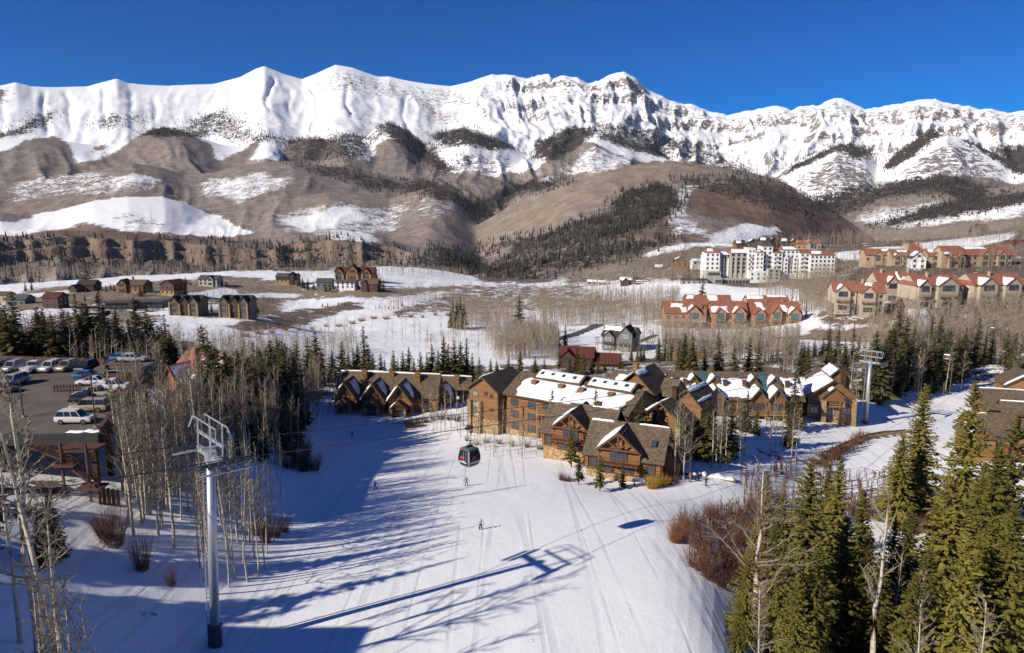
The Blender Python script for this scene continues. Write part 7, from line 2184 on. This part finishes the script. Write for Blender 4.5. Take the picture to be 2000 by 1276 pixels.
zone('spruce', [(1112,690,262),(1127,678,262),(1140,684,258),(1156,691,262),(1168,695,258),(1182,689,264),(1198,705,258),(1213,689,268)],
     '{} spruce of the clump in front of the maroon-roofed house', 'spruces in front of the maroon-roofed house')
zone('spruce', [(1091,640,340),(1104,632,342),(1085,642,338),(1234,678,300),(1246,680,298),(1252,676,304),(1258,676,300)],
     '{} slim young spruce by the road bend near the grey house', 'young spruces near the grey house', variants=[1, 3])
zone('spruce', [(884,580,420),(892,584,424),(899,578,420),(906,590,418),(1014,575,400),(880,600,425),(895,610,420),(902,600,421)],
     '{} tall spruce standing alone among the valley aspens', 'tall lone spruces among the valley aspens', variants=[3, 4, 1])
zone('spruce', [(734,606,500),(741,601,502),(752,597,504),(759,599,500),(769,597,502),(777,596,504),(785,585,510)],
     '{} little spruce in the line planted on the open snow', 'little spruces in a line on the open snow', variants=[1, 3], minh=3)
zone('spruce', [(518,624,520),(527,628,522),(535,626,518),(631,619,505),(641,620,508),(662,618,510),(674,612,508)],
     '{} little spruce on the meadow left of the planted line', 'little spruces on the snow meadow', variants=[1, 3], minh=3)
zone('spruce', [(1208,565,560),(1215,568,562),(1221,565,558),(1145,552,640),(1130,551,640),(1165,551,640),(1190,550,630),(1262,545,640),(1298,545,640),(1315,545,640)],
     '{} small spruce by the houses left of the white hotel', 'small spruces by the valley houses', variants=[1, 2], minh=4)
zone('spruce', [(1288,660,300),(1301,650,304),(1310,668,298),(1324,666,298),(1336,690,280),(1404,640,330),(1396,660,322),(1412,672,318),(1447,645,318),(1440,668,312),(1458,660,316),(1470,650,320)],
     '{} spruce around the grey-roofed house below the condominiums', 'spruces around the grey-roofed house')
zone('spruce', [(1485,636,300),(1495,681,262),(1508,681,262),(1520,676,266),(1538,638,290),(1546,660,284),(1567,664,262),(1580,676,258),(1593,660,264),(1609,657,266),(1622,632,268),(1625,650,262),(1639,637,264),(1652,660,260),(1669,628,262),(1678,655,256),(1690,668,262)],
     '{} spruce of the row behind the long rear lodge wing', 'spruces behind the rear lodge wing')
zone('spruce', [(1759,598,290),(1748,640,284),(1770,650,280),(1785,671,262),(1800,690,258),(1823,614,300),(1841,616,306),(1857,657,280),(1834,680,266),(1812,700,250),(1730,690,255),(1742,705,248),(1775,712,246),(1850,700,262),(1796,728,238),(1868,690,280)],
     '{} spruce of the dark stand right of the far gondola tower', 'spruces right of the far gondola tower', wide=(1.1, 1.5))
zone('spruce', [(1907,598,330),(1898,640,322),(1920,645,318),(1964,578,345),(1950,620,338),(1975,640,330),(1995,578,340),(1984,669,270),(1993,690,262),(1976,700,262),(2010,660,280),(2030,640,300)],
     '{} spruce on the right hillside below the red-roofed condominiums', 'spruces on the right hillside')
zone('spruce', [(1373,539,470),(1548,568,420),(1556,575,418),(1576,588,400),(1634,562,420),(1637,571,418),(1645,580,412),(1905,500,520),(1945,560,400)],
     '{} dark spruce between the red-roofed condominium blocks', 'spruces between the red-roofed condominiums', variants=[1, 3, 4])
zone('spruce', [(8,596,190),(22,609,186),(40,640,178),(58,650,172),(70,601,192),(80,601,190),(98,640,176),(119,609,178),(130,640,172),(146,630,180),(158,606,182),(172,620,176),(190,570,178),(198,610,172),(212,622,182),(228,640,176),(245,650,180),(259,627,176),(270,660,172),(282,645,178),(296,650,180),(308,635,178),(318,650,176),(331,650,182),(341,666,180)],
     '{} tall spruce in the forest behind the parking deck', 'spruces of the forest behind the parking deck', wide=(1.2, 1.6))
zone('spruce', [(360,678,170),(379,681,172),(396,635,178),(423,684,168),(437,689,170),(448,705,165),(473,681,180),(486,700,176),(418,716,152),(450,745,150),(470,730,158),(500,715,172),(515,730,165),(530,728,170),(545,736,168),(560,742,170),(575,748,172),(592,756,176)],
     '{} spruce in the dark wood left of the ski run', 'spruces of the dark wood left of the ski run', wide=(1.1, 1.5))
zone('spruce', [(470,790,128),(490,775,135),(505,800,130),(520,790,140),(535,770,150),(552,800,140),(566,780,150),(580,800,150)],
     '{} spruce at the shaded edge of the ski run', 'spruces at the shaded edge of the run', wide=(1.1, 1.5))
# around the lodge
for u, vt, t, txt in [(1173,888,124,'thin young spruce standing alone in front of the front cabin'),(1131,885,128,'small spruce at the left corner of the front cabin'),(1217,902,128,'tiny dark spruce against the stone base of the front cabin'),
                      (1079,763,160,'slim spruce rising at the left of the second cabin'),(1164,762,150,'slim spruce poking up between the two cabins and the snowy roof'),(1255,775,142,'bushy spruce between the front cabin and the gabled block'),
                      (1117,830,140,'sparse spruce in front of the second cabin'),(1382,785,146,'bright green spruce beside the shaded gable block'),(1398,800,150,'darker spruce just right of the bright green one by the gable block'),
                      (1555,722,178,'tall narrow spruce between the rear wing and the right-hand lodge house'),(1462,765,172,'bluish spruce before the stone wall of the rear wing'),(1480,790,170,'small dark spruce in front of the rear wing windows'),
                      (1430,790,150,'spruce behind the bare aspens right of the gable block'),(1545,800,165,'short spruce on the snow slope below the rear wing'),(1415,812,146,'short spruce at the foot of the aspens by the gable block')]:
    p, h = spot(u, vt, t)
    k = {1173: 4, 1131: 4, 1117: 4, 1555: 3, 1079: 3, 1164: 3}.get(u, 1 if h < 8 else 0)
    put_tree('spruce_tree', *CONIFERS[k], p, max(h, 3.0), u, txt, 'spruce', 'spruces around the log lodge', (0, 0), 1.15 if h < 9 else 1.35)
# left snow bank
for u, vt, t, txt in [(92,958,76,'dark spruce on the snow bank left of the footpath'),(70,1010,74,'short spruce half hidden behind the dark one by the footpath')]:
    p, h = spot(u, vt, t); put_tree('spruce_tree', *NEARCON[1], p, h, u, txt, 'spruce', 'spruces on the left bank', (0, 0), 1.0)
# right foreground
for u, vt, t, k, wd, txt in [(1585,902,82,0,1.0,'big olive spruce with a full cone in the right foreground'),(1528,968,84,0,.85,'spruce crowding the left side of the big olive one'),(1462,1075,76,2,.9,'low wide spruce at the bottom left of the foreground stand'),
                             (1622,905,100,3,1.0,'thin black spruce right behind the big olive one'),(1643,898,97,3,1.1,'slim sunlit spire just right of the thin black spruce'),(1688,955,94,1,.9,'spruce between the sunlit spire and the dead aspen trunk'),
                             (1700,1040,84,1,.9,'shaded spruce behind the dead aspen trunk'),(1750,1015,92,1,.8,'narrow spruce just right of the dead aspen trunk'),(1782,990,98,1,1.0,'spruce with a half-bare stem right of the dead aspen'),
                             (1862,930,86,2,.95,'broad layered spruce in the right foreground'),(1905,745,118,2,.8,'tallest olive spruce in front of the right-hand log lodge'),(1955,870,84,0,.95,'wide spruce at the right edge of the foreground'),
                             (1990,812,92,2,.9,'spruce leaning over the right edge before the log lodge'),(1808,752,132,0,.95,'dark bluish spruce left of the right-hand log lodge'),(1764,850,128,1,1.1,'small spruce beside the bluish one above the willows'),
                             (1725,1085,80,1,.9,'little spruce in the shade at the bottom of the stand'),(1940,1010,76,0,.9,'lowest spruce in the bottom right corner'),(1818,1075,78,1,1.0,'spruce in front of the broad layered one'),(1500,920,104,3,1.2,'dark spruce behind the white forked aspen'),(1560,1130,70,2,.8,'spruce at the bottom edge under the big olive one')]:
    p, h = spot(u, vt, t)
    put_tree('spruce_tree', *NEARCON[k], p, h, u * 1.7, txt, 'spruce', 'spruces in the right foreground', (0, 0), wd)
# on the hill left of the frame: slim ones throw the run's long shadows, wide ones are added to shade the bank
for i, (x, y, h) in enumerate([(-55,58,20),(-61,64,21),(-54,68,17),(-72,61,15),(-77,66,15),(-82,72,15),(-74,54,15),(-66,49,15),(-69,51,15)]):
    put_tree('spruce_tree', *CONIFERS[i % 6], Vector((x, y, gz(x, y))), h, i, 'unseen spruce on the hill left of the footpath, ' + ('nearest the path', 'second in', 'beside the bank edge', 'farthest uphill', 'next to the deck', 'deepest in the stand', 'closest to the apartment block', 'at the corner of the apartment block', 'between the block and the stand')[i], 'spruce', 'spruces on the hill beside the run', (0, 0), .62 if i < 3 else 1.25)



# more of the woods
zone('spruce', scatter_px(52, [(370,820),(470,790),(585,765),(585,800),(545,850),(440,860)], 41, (100, 235), (12, 19)), '{} spruce inside the mixed wood between deck and run', 'spruces inside the mixed wood', wide=(1.1, 1.5))
zone('spruce', scatter_px(26, [(-20,700),(300,700),(340,720),(330,760),(290,730),(-20,730)], 42, (128, 260), (12, 18)), '{} lower spruce right behind the back wall of the deck', 'lower spruces behind the deck wall', wide=(1.2, 1.6))
zone('spruce', scatter_px(30, [(1700,740),(1990,700),(1990,735),(1850,760),(1700,790)], 43, (200, 330), (13, 21)), '{} spruce of the wood below the right-hand condominiums', 'spruces below the right-hand condominiums', wide=(1.1, 1.5))
zone('spruce', scatter_px(16, [(1310,735),(1680,735),(1680,752),(1310,748)], 44, (195, 262), (10, 15)), '{} spruce close behind the roof of the rear wing', 'spruces close behind the rear wing roof', wide=(1.1, 1.4))
zone('aspen', scatter_px(40, [(360,860),(470,800),(640,790),(640,815),(570,840),(520,900),(400,960)], 45, (80, 230), (11, 16)), '{} bare aspen of the grove sloping down to the run', 'aspens sloping down to the run', lean=.03)
zone('aspen', scatter_px(26, [(230,960),(360,880),(380,1000),(330,1040),(240,1010)], 46, (70, 130), (11, 17)), '{} bare aspen on the bank right of the footpath', 'aspens on the bank right of the footpath', lean=.04)
zone('spruce', [(u, v, t) for u, v, t in ((60,545,560),(48,550,550),(215,552,505),(222,555,500),(206,556,498),(273,560,470),(280,556,474),(351,556,486),(360,560,480),(362,541,570),(372,548,560),(432,543,565),(441,548,560),(500,590,430),(590,540,580),(600,545,575),(612,548,570),(636,552,560),(644,550,556),(700,548,566),(735,531,590),(742,540,580),(748,546,570),(727,556,560),(110,580,430),(128,585,425),(165,575,440),(188,572,430),(318,590,400),(412,590,392))], '{} small spruce in the gardens of the left valley houses', 'garden spruces of the left valley', minh=3, wide=(1.2, 1.7))
for u, vt, t, k, wd, txt in [(1480,1010,92,1,1.0,'spruce between the forked aspen and the willow thicket'),(1445,1170,72,2,.8,'bushy spruce at the lower left tip of the foreground stand'),(1600,1060,76,0,.9,'dense spruce filling the lower front of the big olive one'),(1655,1010,86,1,1.1,'spruce tucked behind the right side of the big olive one'),
                             (1890,1040,72,2,.8,'wide-branched spruce low in the right corner'),(1985,985,74,0,.9,'dense spruce at the lower right edge'),(1835,985,100,1,1.1,'spruce behind the broad layered one'),(1925,905,98,0,.9,'full spruce between the layered one and the edge'),(1790,1120,74,1,.9,'small spruce at the foot of the pale stems'),(1530,1080,74,0,.75,'spruce in the lower middle of the foreground stand')]:
    p, h = spot(u, vt, t)
    put_tree('spruce_tree', *NEARCON[k], p, h, u * 1.3, txt, 'spruce', 'spruces in the right foreground', (0, 0), wd)

# ------------------------------------------------------------------ planting: aspens
zone('aspen', [(236,772,92),(252,760,96),(270,745,100),(284,770,94),(300,735,104),(318,760,100),(330,745,108),(345,770,102),(262,800,88),(240,815,84),(276,810,90),(308,805,92),(336,790,96),(352,810,94),(228,800,86),(290,830,86),(318,835,84)],
     '{} bare aspen between the deck wall and the gondola tower', 'aspens between the deck wall and the gondola tower', lean=.03)
zone('slim', [(380,858,86),(392,880,84),(404,850,92),(436,870,86),(450,850,90),(462,880,86),(474,860,92),(486,890,88),(498,870,95),(510,900,90),(446,905,82),(430,915,80),(470,920,82),(492,930,84),(384,915,80),(398,930,78),(508,940,86),(372,890,82),(526,905,94)],
     '{} slender aspen in the shaded clump behind the gondola tower', 'slender aspens behind the gondola tower', lean=.03)
zone('aspen', [(372,690,96)], 'tallest white-barked aspen rising behind the gondola tower head', 'white aspens left of the run', variants=[3], lean=.0)
zone('aspen', [(400,720,118),(415,740,122),(440,750,126),(455,735,130),(470,760,128),(480,745,136),(495,752,138),(508,740,142),(520,755,144),(535,745,150),(548,752,152),(462,700,150),(478,690,158),(500,700,160),(520,695,170),(545,700,175),(560,690,182),(575,745,165),(590,735,172),(600,720,182),(612,735,188),(628,730,192),(640,742,194),(585,705,190),(650,722,200),(660,716,206),(640,700,210),(668,730,205)],
     '{} bare aspen of the mixed wood left of the ski run', 'aspens of the mixed wood left of the run', lean=.03)
zone('aspen', [(868,752,178),(880,748,182),(892,760,176),(904,745,184),(852,765,182),(840,760,190),(826,772,190),(912,770,170),(860,790,176),(846,785,180),(898,788,170)],
     '{} bare aspen in front of the shaded townhouse', 'aspens in front of the shaded townhouse', lean=.02)
zone('slim', [(926,790,156),(938,775,158),(948,800,154),(958,785,156),(968,795,152),(980,780,158),(990,800,152),(1000,786,156),(1012,800,150),(1024,790,152),(1036,800,150),(1048,792,148),(932,810,150),(964,815,148),(996,815,147),(1020,818,146)],
     '{} slender bare aspen along the foot of the tall lodge wing', 'slender aspens along the lodge wing', lean=.02)
zone('aspen', [(1322,790,130),(1330,775,132),(1352,800,132),(1340,805,130),(1405,778,144),(1415,770,148),(1425,785,144),(1440,775,150),(1395,800,140),(1450,800,146),(1412,805,140),(1460,790,152)],
     '{} bare aspen at the right end of the front cabins', 'aspens at the right end of the cabins', lean=.02)
zone('aspen', [(1500,780,166),(1512,770,170),(1520,790,162),(1534,800,160),(1552,795,158),(1560,810,156),(1508,815,158)],
     '{} bare aspen on the snow slope below the rear wing', 'aspens on the slope below the rear wing', lean=.03)
zone('aspen', [(1672,740,215),(1680,730,220),(1685,745,212),(1694,738,222),(1706,742,218),(1715,735,225),(1724,745,215),(1735,738,228),(1668,752,210),(1755,730,232),(1765,745,224),(1790,740,232),(1820,735,238),(1845,745,236)],
     '{} bare aspen of the thicket around the far gondola tower', 'aspens around the far gondola tower', lean=.02)
for u, vt, t, k, txt, ln in [(12,735,56,3,'thick white aspen trunk at the left edge of the view',(0,-.01)),(60,775,55,0,'leaning golden-lit aspen beside the thick one at the left edge',(0,.12)),(88,970,50,1,'young bare aspen at the foot of the left bank',(0,.02)),(-12,860,58,3,'thin grey aspen at the very left edge',(0,.0)),
                             (1488,915,74,4,'white forked aspen above the foreground spruces',(0,.03)),(1735,955,66,3,'dead grey aspen trunk with a broken top among the foreground spruces',(0,.02)),(1500,1130,56,1,'thin aspen stem at the bottom of the foreground stand',(0,-.06)),(1945,1205,52,1,'crooked aspen stem in the bottom right corner',(0,-.1)),(1830,1190,54,0,'small bare aspen at the bottom edge',(0,-.05)),(1762,1060,84,3,'thin pale stem standing between the foreground spruces',(0,.01)),(1800,1130,74,1,'slim pale aspen right of the thin stem',(0,.0))]:
    p, h = spot(u, vt, t)
    tk, cr = ASPENS[k]
    put_tree('aspen_tree', cr, tk, p, max(h, 4), u * .7, txt, 'aspen', None, ln, {12: 1.5, 60: 1.1, 1735: 1.15, 1488: 1.5}.get(u, 1.0) if h > 7 else 1.0)
for u0, v0, uu, n_, sd in [(60,1150,160,8,3)]:
    zone('slim', [(60+13*i, 1130+12*((i*7)%5), 50+((i*5)%4)) for i in range(8)], '{} thin bare sapling in the bottom left corner', 'saplings in the bottom left corner', minh=3)

# valley groves, each stem its own tree where it shows largest
zone('slim', scatter_px(46, [(720,655),(960,655),(1000,700),(760,690)], 3, (240, 430), (9, 13)), '{} thin aspen of the grove above the spruce row in the valley', 'aspens of the grove above the spruce row', lean=.02)
zone('slim', scatter_px(40, [(900,640),(1080,620),(1080,680),(920,690)], 4, (240, 460), (9, 14)), '{} thin aspen of the grove around the lone valley spruce', 'aspens around the lone valley spruce', lean=.02)
zone('slim', scatter_px(34, [(430,680),(560,660),(700,650),(700,690),(560,715),(440,720)], 5, (200, 430), (8, 12)), '{} thin aspen on the snow left of the valley grove', 'aspens on the snow left of the grove', lean=.02)
zone('slim', scatter_px(30, [(1270,640),(1330,640),(1330,700),(1210,710),(1150,700)], 6, (230, 420), (8, 12)), '{} thin aspen between the maroon house and the grey roof', 'aspens between the maroon and grey houses', lean=.02)
zone('slim', scatter_px(26, [(1560,690),(1990,690),(1990,720),(1700,740),(1560,705)], 8, (220, 330), (10, 15)), '{} bare aspen among the spruces above the rear lodge wing', 'aspens among the spruces above the rear wing', lean=.02)


zone('aspen', scatter_px(60, [(215,900),(300,800),(420,760),(560,800),(560,880),(440,960),(330,1000),(230,980)], 47, (66, 190), (11, 17)), '{} bare aspen in the thicket between footpath and ski run', 'aspens of the thicket between footpath and run', lean=.035)
zone('slim', scatter_px(50, [(330,880),(560,800),(600,840),(560,1000),(470,1090),(370,1060)], 48, (66, 170), (8, 13)), '{} slender aspen in the shaded thicket beside the run', 'slender aspens of the shaded thicket', lean=.04)
zone('aspen', scatter_px(40, [(1480,760),(1560,800),(1680,760),(1900,740),(1990,720),(1990,760),(1700,790),(1600,800)], 49, (160, 290), (11, 17)), '{} bare aspen in the wood behind the far gondola tower', 'aspens in the wood behind the far tower', lean=.025)
plant_all(252, 285)

# ------------------------------------------------------------------ shrubs
def shrub_zone(items, text, group, mat, cat='shrub', name='willow_shrub'):
    rg = random.Random(group)
    items = sorted(items)
    n = len(items)
    for i, (u, v, hh, ww) in enumerate(items):
        if n == 1: o_ = ''
        elif i < (n + 1) // 2: o_ = ordinal(i + 1) + ' from the left' if i else 'leftmost'
        else: o_ = ordinal(n - i) + ' from the right' if i < n - 1 else 'rightmost'
        p = hit(u, v)
        r = empty(name, p, rg.uniform(0, 6.28), text.format(o_), cat, group)
        r.scale = (ww / 2.4, ww / 2.4, hh / 2.4)
        obj('stems', SHRUB_MAT[mat][rg.randrange(4)], None, r)
shrub_zone([(1330,1055,3.2,2.6),(1345,1030,3.4,2.8),(1370,1075,3.6,3),(1400,1040,3.8,3.2),(1385,1130,3.4,3),(1420,1110,4,3.4),(1440,1060,4.2,3.4),(1410,1145,3,2.8),(1450,1140,3.6,3),(1470,1090,4,3.4),(1360,1110,3,2.6),(1435,1020,3.6,3),(1480,1030,4,3.4),(1390,1010,3,2.6),(1465,1000,3.6,3),(1418,1085,3.6,3),(1490,1065,3.6,3.2)],
           '{} reddish willow bush in the thicket right of the run', 'willow bushes right of the run', 'willow_stem')
shrub_zone([(1318,1060,2.4,1.8),(1326,1040,2.4,1.8)], '{} orange-tinged bush at the tip of the willow thicket', 'orange bushes at the thicket tip', 'orange_stem')
shrub_zone([(1520+i*28+((i*37)%17), 985+((i*53)%60), 3.2+((i*29)%10)/10, 3.2) for i in range(16)], '{} reddish willow bush in the gully behind the foreground spruces', 'willow bushes in the gully', 'willow_stem')
shrub_zone([(1745+i*17, 985+((i*13)%22), 2.6, 2.6) for i in range(7)], '{} rusty-orange willow bush above the gully', 'rusty willow bushes above the gully', 'orange_stem')
shrub_zone([(1590,905,1.8,2.2),(1608,896,2.0,2.4),(1628,890,2.0,2.4),(1648,880,2.2,2.4),(1665,868,2.4,2.4),(1640,900,1.8,2.2),(1612,912,1.6,2.0),(1678,858,2.2,2.2)],
           '{} dark red shrub on the bank above the curved path', 'dark red shrubs above the curved path', 'willow_stem')
shrub_zone([(1284,953,2.8,2.4),(1273,955,2.4,2.0),(1297,950,2.4,2.0)], '{} yellow-twigged shrub at the right corner of the front cabin', 'yellow-twigged shrubs by the front cabin', 'gold_stem', name='yellow_shrub')
shrub_zone([(1308,948,1.6,1.6),(1320,945,1.6,1.4)], '{} pinkish shrub right of the yellow-twigged ones', 'pinkish shrubs by the front cabin', 'willow_stem')
shrub_zone([(1096,938,1.5,1.8),(1106,940,1.4,1.6)], '{} low grey shrub on the snow left of the front cabin', 'low grey shrubs left of the cabin', 'willow_stem')
shrub_zone([(585,905,4.6,3.4),(600,890,4.4,3.2),(570,890,4.6,3.2),(612,918,3.4,2.8),(592,920,3.6,3),(566,915,3.8,3)], '{} dark willow clump in the shade beside the run', 'dark willow clumps beside the run', 'willow_stem')
shrub_zone([(520,1060,3.6,2.8),(540,1050,3.4,2.6),(510,1045,3.6,2.8),(555,1040,3,2.4)], '{} dark shrub in the shaded hollow by the gondola tower', 'dark shrubs in the shaded hollow', 'willow_stem')
shrub_zone([(222,1065,5,2.6),(278,1115,4.2,2.4),(335,1145,2.4,1.6),(205,1050,3.6,2.2)], '{} bare shrub along the footpath edge', 'bare shrubs along the footpath', 'willow_stem')
shrub_zone([(800,832,2.2,2.2),(815,828,2.4,2.2),(830,826,2.4,2.4),(846,822,2.6,2.4),(862,820,2.6,2.4),(878,822,2.4,2.2),(893,824,2.4,2.2)], '{} brownish shrub below the shaded townhouse', 'brownish shrubs below the townhouses', 'willow_stem')
shrub_zone([(930,870,1.4,1.4),(950,866,1.6,1.4),(975,868,1.4,1.6),(1000,872,1.6,1.6),(1030,874,1.4,1.4),(1055,878,1.6,1.6),(912,862,1.4,1.2)], '{} small grey shrub on the drift below the long wing', 'small shrubs below the long wing', 'aspen_twig')
shrub_zone([(1695+i*17, 850+((i*7)%9), 1.0, 1.2) for i in range(5)], '{} low twiggy shrub near the far gondola tower', 'low shrubs near the far tower', 'willow_stem')
shrub_zone([(480+i*26, 658-i*2.6-((i*3)%5), 2.6, 3.6) for i in range(9)] , '{} brown willow bush in the creek line across the meadow', 'willow bushes of the creek line', 'orange_stem')
shrub_zone([(706+i*24, 628-i*1.4-((i*3)%5), 2.6, 3.6) for i in range(9)] , '{} brown willow bush in the right part of the creek line', 'willow bushes in the right part of the creek line', 'orange_stem')

# ------------------------------------------------------------------ far groves and forests: more stems than anyone could count
def hits(us, vs):
    X = (us - 1000) / FPX; y = (638 - vs) / FPX
    Y = CP + y * SP; Z = -SP + y * CP
    ts = np.exp(np.linspace(math.log(60), math.log(980), 420))
    out = np.zeros(len(us))
    for i in range(0, len(us), 500):
        a = slice(i, i + 500)
        d = CAMZ + Z[a, None] * ts - near_z(X[a, None] * ts, Y[a, None] * ts)
        k = np.where((d < 0).any(1), (d < 0).argmax(1), len(ts) - 1)
        out[a] = ts[k]
    return X * out, Y * out
def in_outline(n, poly, g):
    p = np.array(poly, float); res = []
    while sum(map(len, res)) < n:
        u = g.uniform(p[:, 0].min(), p[:, 0].max(), n); v = g.uniform(p[:, 1].min(), p[:, 1].max(), n)
        k = inpoly(u, v, poly); res.append(np.stack([u[k], v[k]], 1))
    return np.concatenate(res)[:n].T

def grove(name, areas, seed, mat, hr):
    g = np.random.default_rng(seed)
    X, Y, Z, H_ = [], [], [], []
    for n, poly in areas:
        u, v = in_outline(n, poly, g)
        x, y = hits(u, v); X.append(x); Y.append(y); Z.append(near_z(x, y)); H_.append(g.uniform(hr[0], hr[1], n))
    v_, f_ = stems(*map(np.concatenate, (X, Y, Z, H_)), g)
    o = obj(name, mesh_np(name, v_, f_), M[mat]); o["kind"] = "stuff"
    return o
grove('aspen_grove', [(420, [(1240,500),(1380,490),(1380,545),(1300,556),(1220,556),(1110,556)]), (260, [(1480,560),(1620,545),(1620,590),(1480,588)]), (200, [(1560,612),(2010,612),(2010,640),(1590,632)]), (340, [(1620,512),(2010,495),(2010,530),(1620,545)]),
                       (700, [(1480,488),(1700,466),(2010,452),(2010,470),(1700,485),(1500,492)]), (620, [(1690,655),(2010,645),(2010,690),(1700,700)]), (160, [(1560,560),(1660,535),(1650,620),(1560,600)]), (120, [(1890,615),(2010,610),(2010,640),(1890,640)])], 21, 'grove_stem', (9, 15))
grove('aspen_grove', [(520, [(880,590),(1010,600),(1010,650),(880,650)]), (800, [(1040,590),(1250,590),(1270,640),(1060,640)]), (420, [(780,575),(1000,562),(1240,575),(1230,612),(900,620),(740,620)]), (720, [(1290,652),(1560,668),(1560,712),(1300,712)]), (520, [(1000,650),(1090,660),(1090,705),(960,705)]), (160, [(430,690),(700,680),(700,712),(440,730)])], 22, 'grove_stem', (8, 13))
grove('aspen_grove', [(700, [(-20,528),(540,526),(900,534),(930,548),(540,531),(-20,548)]), (620, [(-20,650),(470,690),(640,735),(640,770),(480,790),(330,760),(-20,700)])], 23, 'grove_stem', (7, 12))

grove('shrub_thicket', [(260, [(110,560),(300,552),(520,560),(520,600),(420,590),(330,590),(200,600),(80,600)]), (260, [(540,535),(750,530),(760,570),(560,575)]), (160, [(480,600),(540,596),(540,615),(480,622)]), (200, [(1180,655),(1290,650),(1290,690),(1180,700)]), (160, [(1570,690),(1660,690),(1660,720),(1570,720)])], 27, 'aspen_twig', (2.0, 4.2))

grove('aspen_grove', [(420, [(1000,575),(1290,560),(1300,640),(1260,640),(1000,640)]), (300, [(1250,590),(1330,580),(1300,640),(1260,640)]), (260, [(1560,575),(1640,560),(1640,600),(1560,620)]), (260, [(1090,545),(1380,545),(1380,556),(1090,560)]), (300, [(1640,660),(1990,650),(1990,700),(1700,720)]), (160, [(940,655),(1090,650),(1090,690),(960,690)])], 29, 'grove_stem', (8, 13))
grove('willow_thicket', [(420, [(1440,930),(1560,905),(1640,925),(1960,955),(1960,1010),(1500,1010),(1440,970)]), (260, [(1340,1040),(1400,1000),(1490,990),(1490,1140),(1400,1150),(1350,1110)]), (90, [(1600,905),(1690,855),(1700,866),(1620,915)])], 28, 'willow_stem', (1.4, 3.2))

def spires(name, xyz, h, R, mat, g):
    """three-tier little conifers, thousands in one sheet"""
    n = len(xyz); V, F = [], []
    k = 5
    base = 0
    for tier, (z0, z1, w) in enumerate(((.08, .62, 1.0), (.34, .84, .72), (.60, 1.0, .45))):
        a0 = g.uniform(0, 6.28, n)
        ring = np.stack([np.stack([xyz[:, 0] + np.cos(a0 + 6.283 * i / k) * R * w * g.uniform(.7, 1.2, n), xyz[:, 1] + np.sin(a0 + 6.283 * i / k) * R * w * g.uniform(.7, 1.2, n), xyz[:, 2] + h * (z0 + g.uniform(-.04, .04, n))], 1) for i in range(k)], 1)
        tip = np.stack([xyz[:, 0], xyz[:, 1], xyz[:, 2] + h * z1], 1)[:, None]
        V.append(np.concatenate([ring, tip], 1).reshape(-1, 3))
        b = (np.arange(n) * (k + 1))[:, None] + base
        F.append(np.concatenate([np.concatenate([b + i, b + (i + 1) % k, b + k], 1) for i in range(k)], 0))
        base += n * (k + 1)
    o = obj(name, mesh_np(name, np.concatenate(V), np.concatenate(F)), M[mat]); o["kind"] = "stuff"
    return o
def far_forest(name, gdata, chan, n, seed, hr, mat, lo=.25, kind='pine', rmax=7000):
    u, v, verts, ch = gdata
    g = np.random.default_rng(seed)
    r = np.hypot(verts[:, 0], verts[:, 1])
    clump = sstep(.36, .60, fbm(verts[:, 0] / 95, verts[:, 1] / 95, 3))
    w = (np.clip(ch[chan] - lo, 0, 1) * (.12 + clump) + (.05 * (ch[chan] > .10) if kind == 'pine' else 0)) * (np.abs(u - 1000) < 1120) * (v > 100) * (r < rmax) * (r > 900)
    if chan == SCRUB: w = w * (ch[PINE] < .3) * (ch[TAN] < .5) * (ch[SOIL] < .4) * (ch[OPEN] < .8)
    w = w * r
    p = w / w.sum()
    idx = g.choice(len(verts), n, p=p)
    xyz = verts[idx].copy()
    xyz[:, :2] += g.normal(0, 1, (n, 2)) * (r[idx] * .0018)[:, None]
    a = np.arctan2(xyz[:, 0], xyz[:, 1]); rr = np.hypot(xyz[:, 0], xyz[:, 1])
    xyz[:, 2] = ground(a, rr) - .5
    h = g.uniform(hr[0], hr[1], n)
    if kind == 'pine': return spires(name, xyz, h, h * g.uniform(.13, .2, n), mat, g)
    v_, f_ = stems(xyz[:, 0], xyz[:, 1], xyz[:, 2], h, g, 4)
    o = obj(name, mesh_np(name, v_, f_), M[mat]); o["kind"] = "stuff"
    return o
far_forest('conifer_forest', _gh, PINE, 12500, 31, (11, 19), 'far_needles', .63)
far_forest('conifer_forest', _gm, PINE, 8000, 32, (14, 24), 'far_needles', .4)
far_forest('aspen_forest', _gh, SCRUB, 16500, 33, (9, 14), 'far_stem', .5, 'bare', 3400)
# ------------------------------------------------------------------ thin mountain air
hz = MB(); hz.box(-7700, 7700, -1150, 8050, -480, 1560)
hm = bpy.data.materials.new('haze'); hm.use_nodes = True; hn = hm.node_tree.nodes; hn.clear()
ho = hn.new('ShaderNodeOutputMaterial'); hv = hn.new('ShaderNodeVolumePrincipled')
hv.inputs['Color'].default_value = (.80, .88, 1.0, 1); hv.inputs['Density'].default_value = 1.0e-5; hv.inputs['Anisotropy'].default_value = 0.0
hm.node_tree.links.new(hv.outputs[0], ho.inputs['Volume'])
o = hz.build('haze', hm); o['kind'] = 'stuff'
SC.cycles.volume_bounces = 0
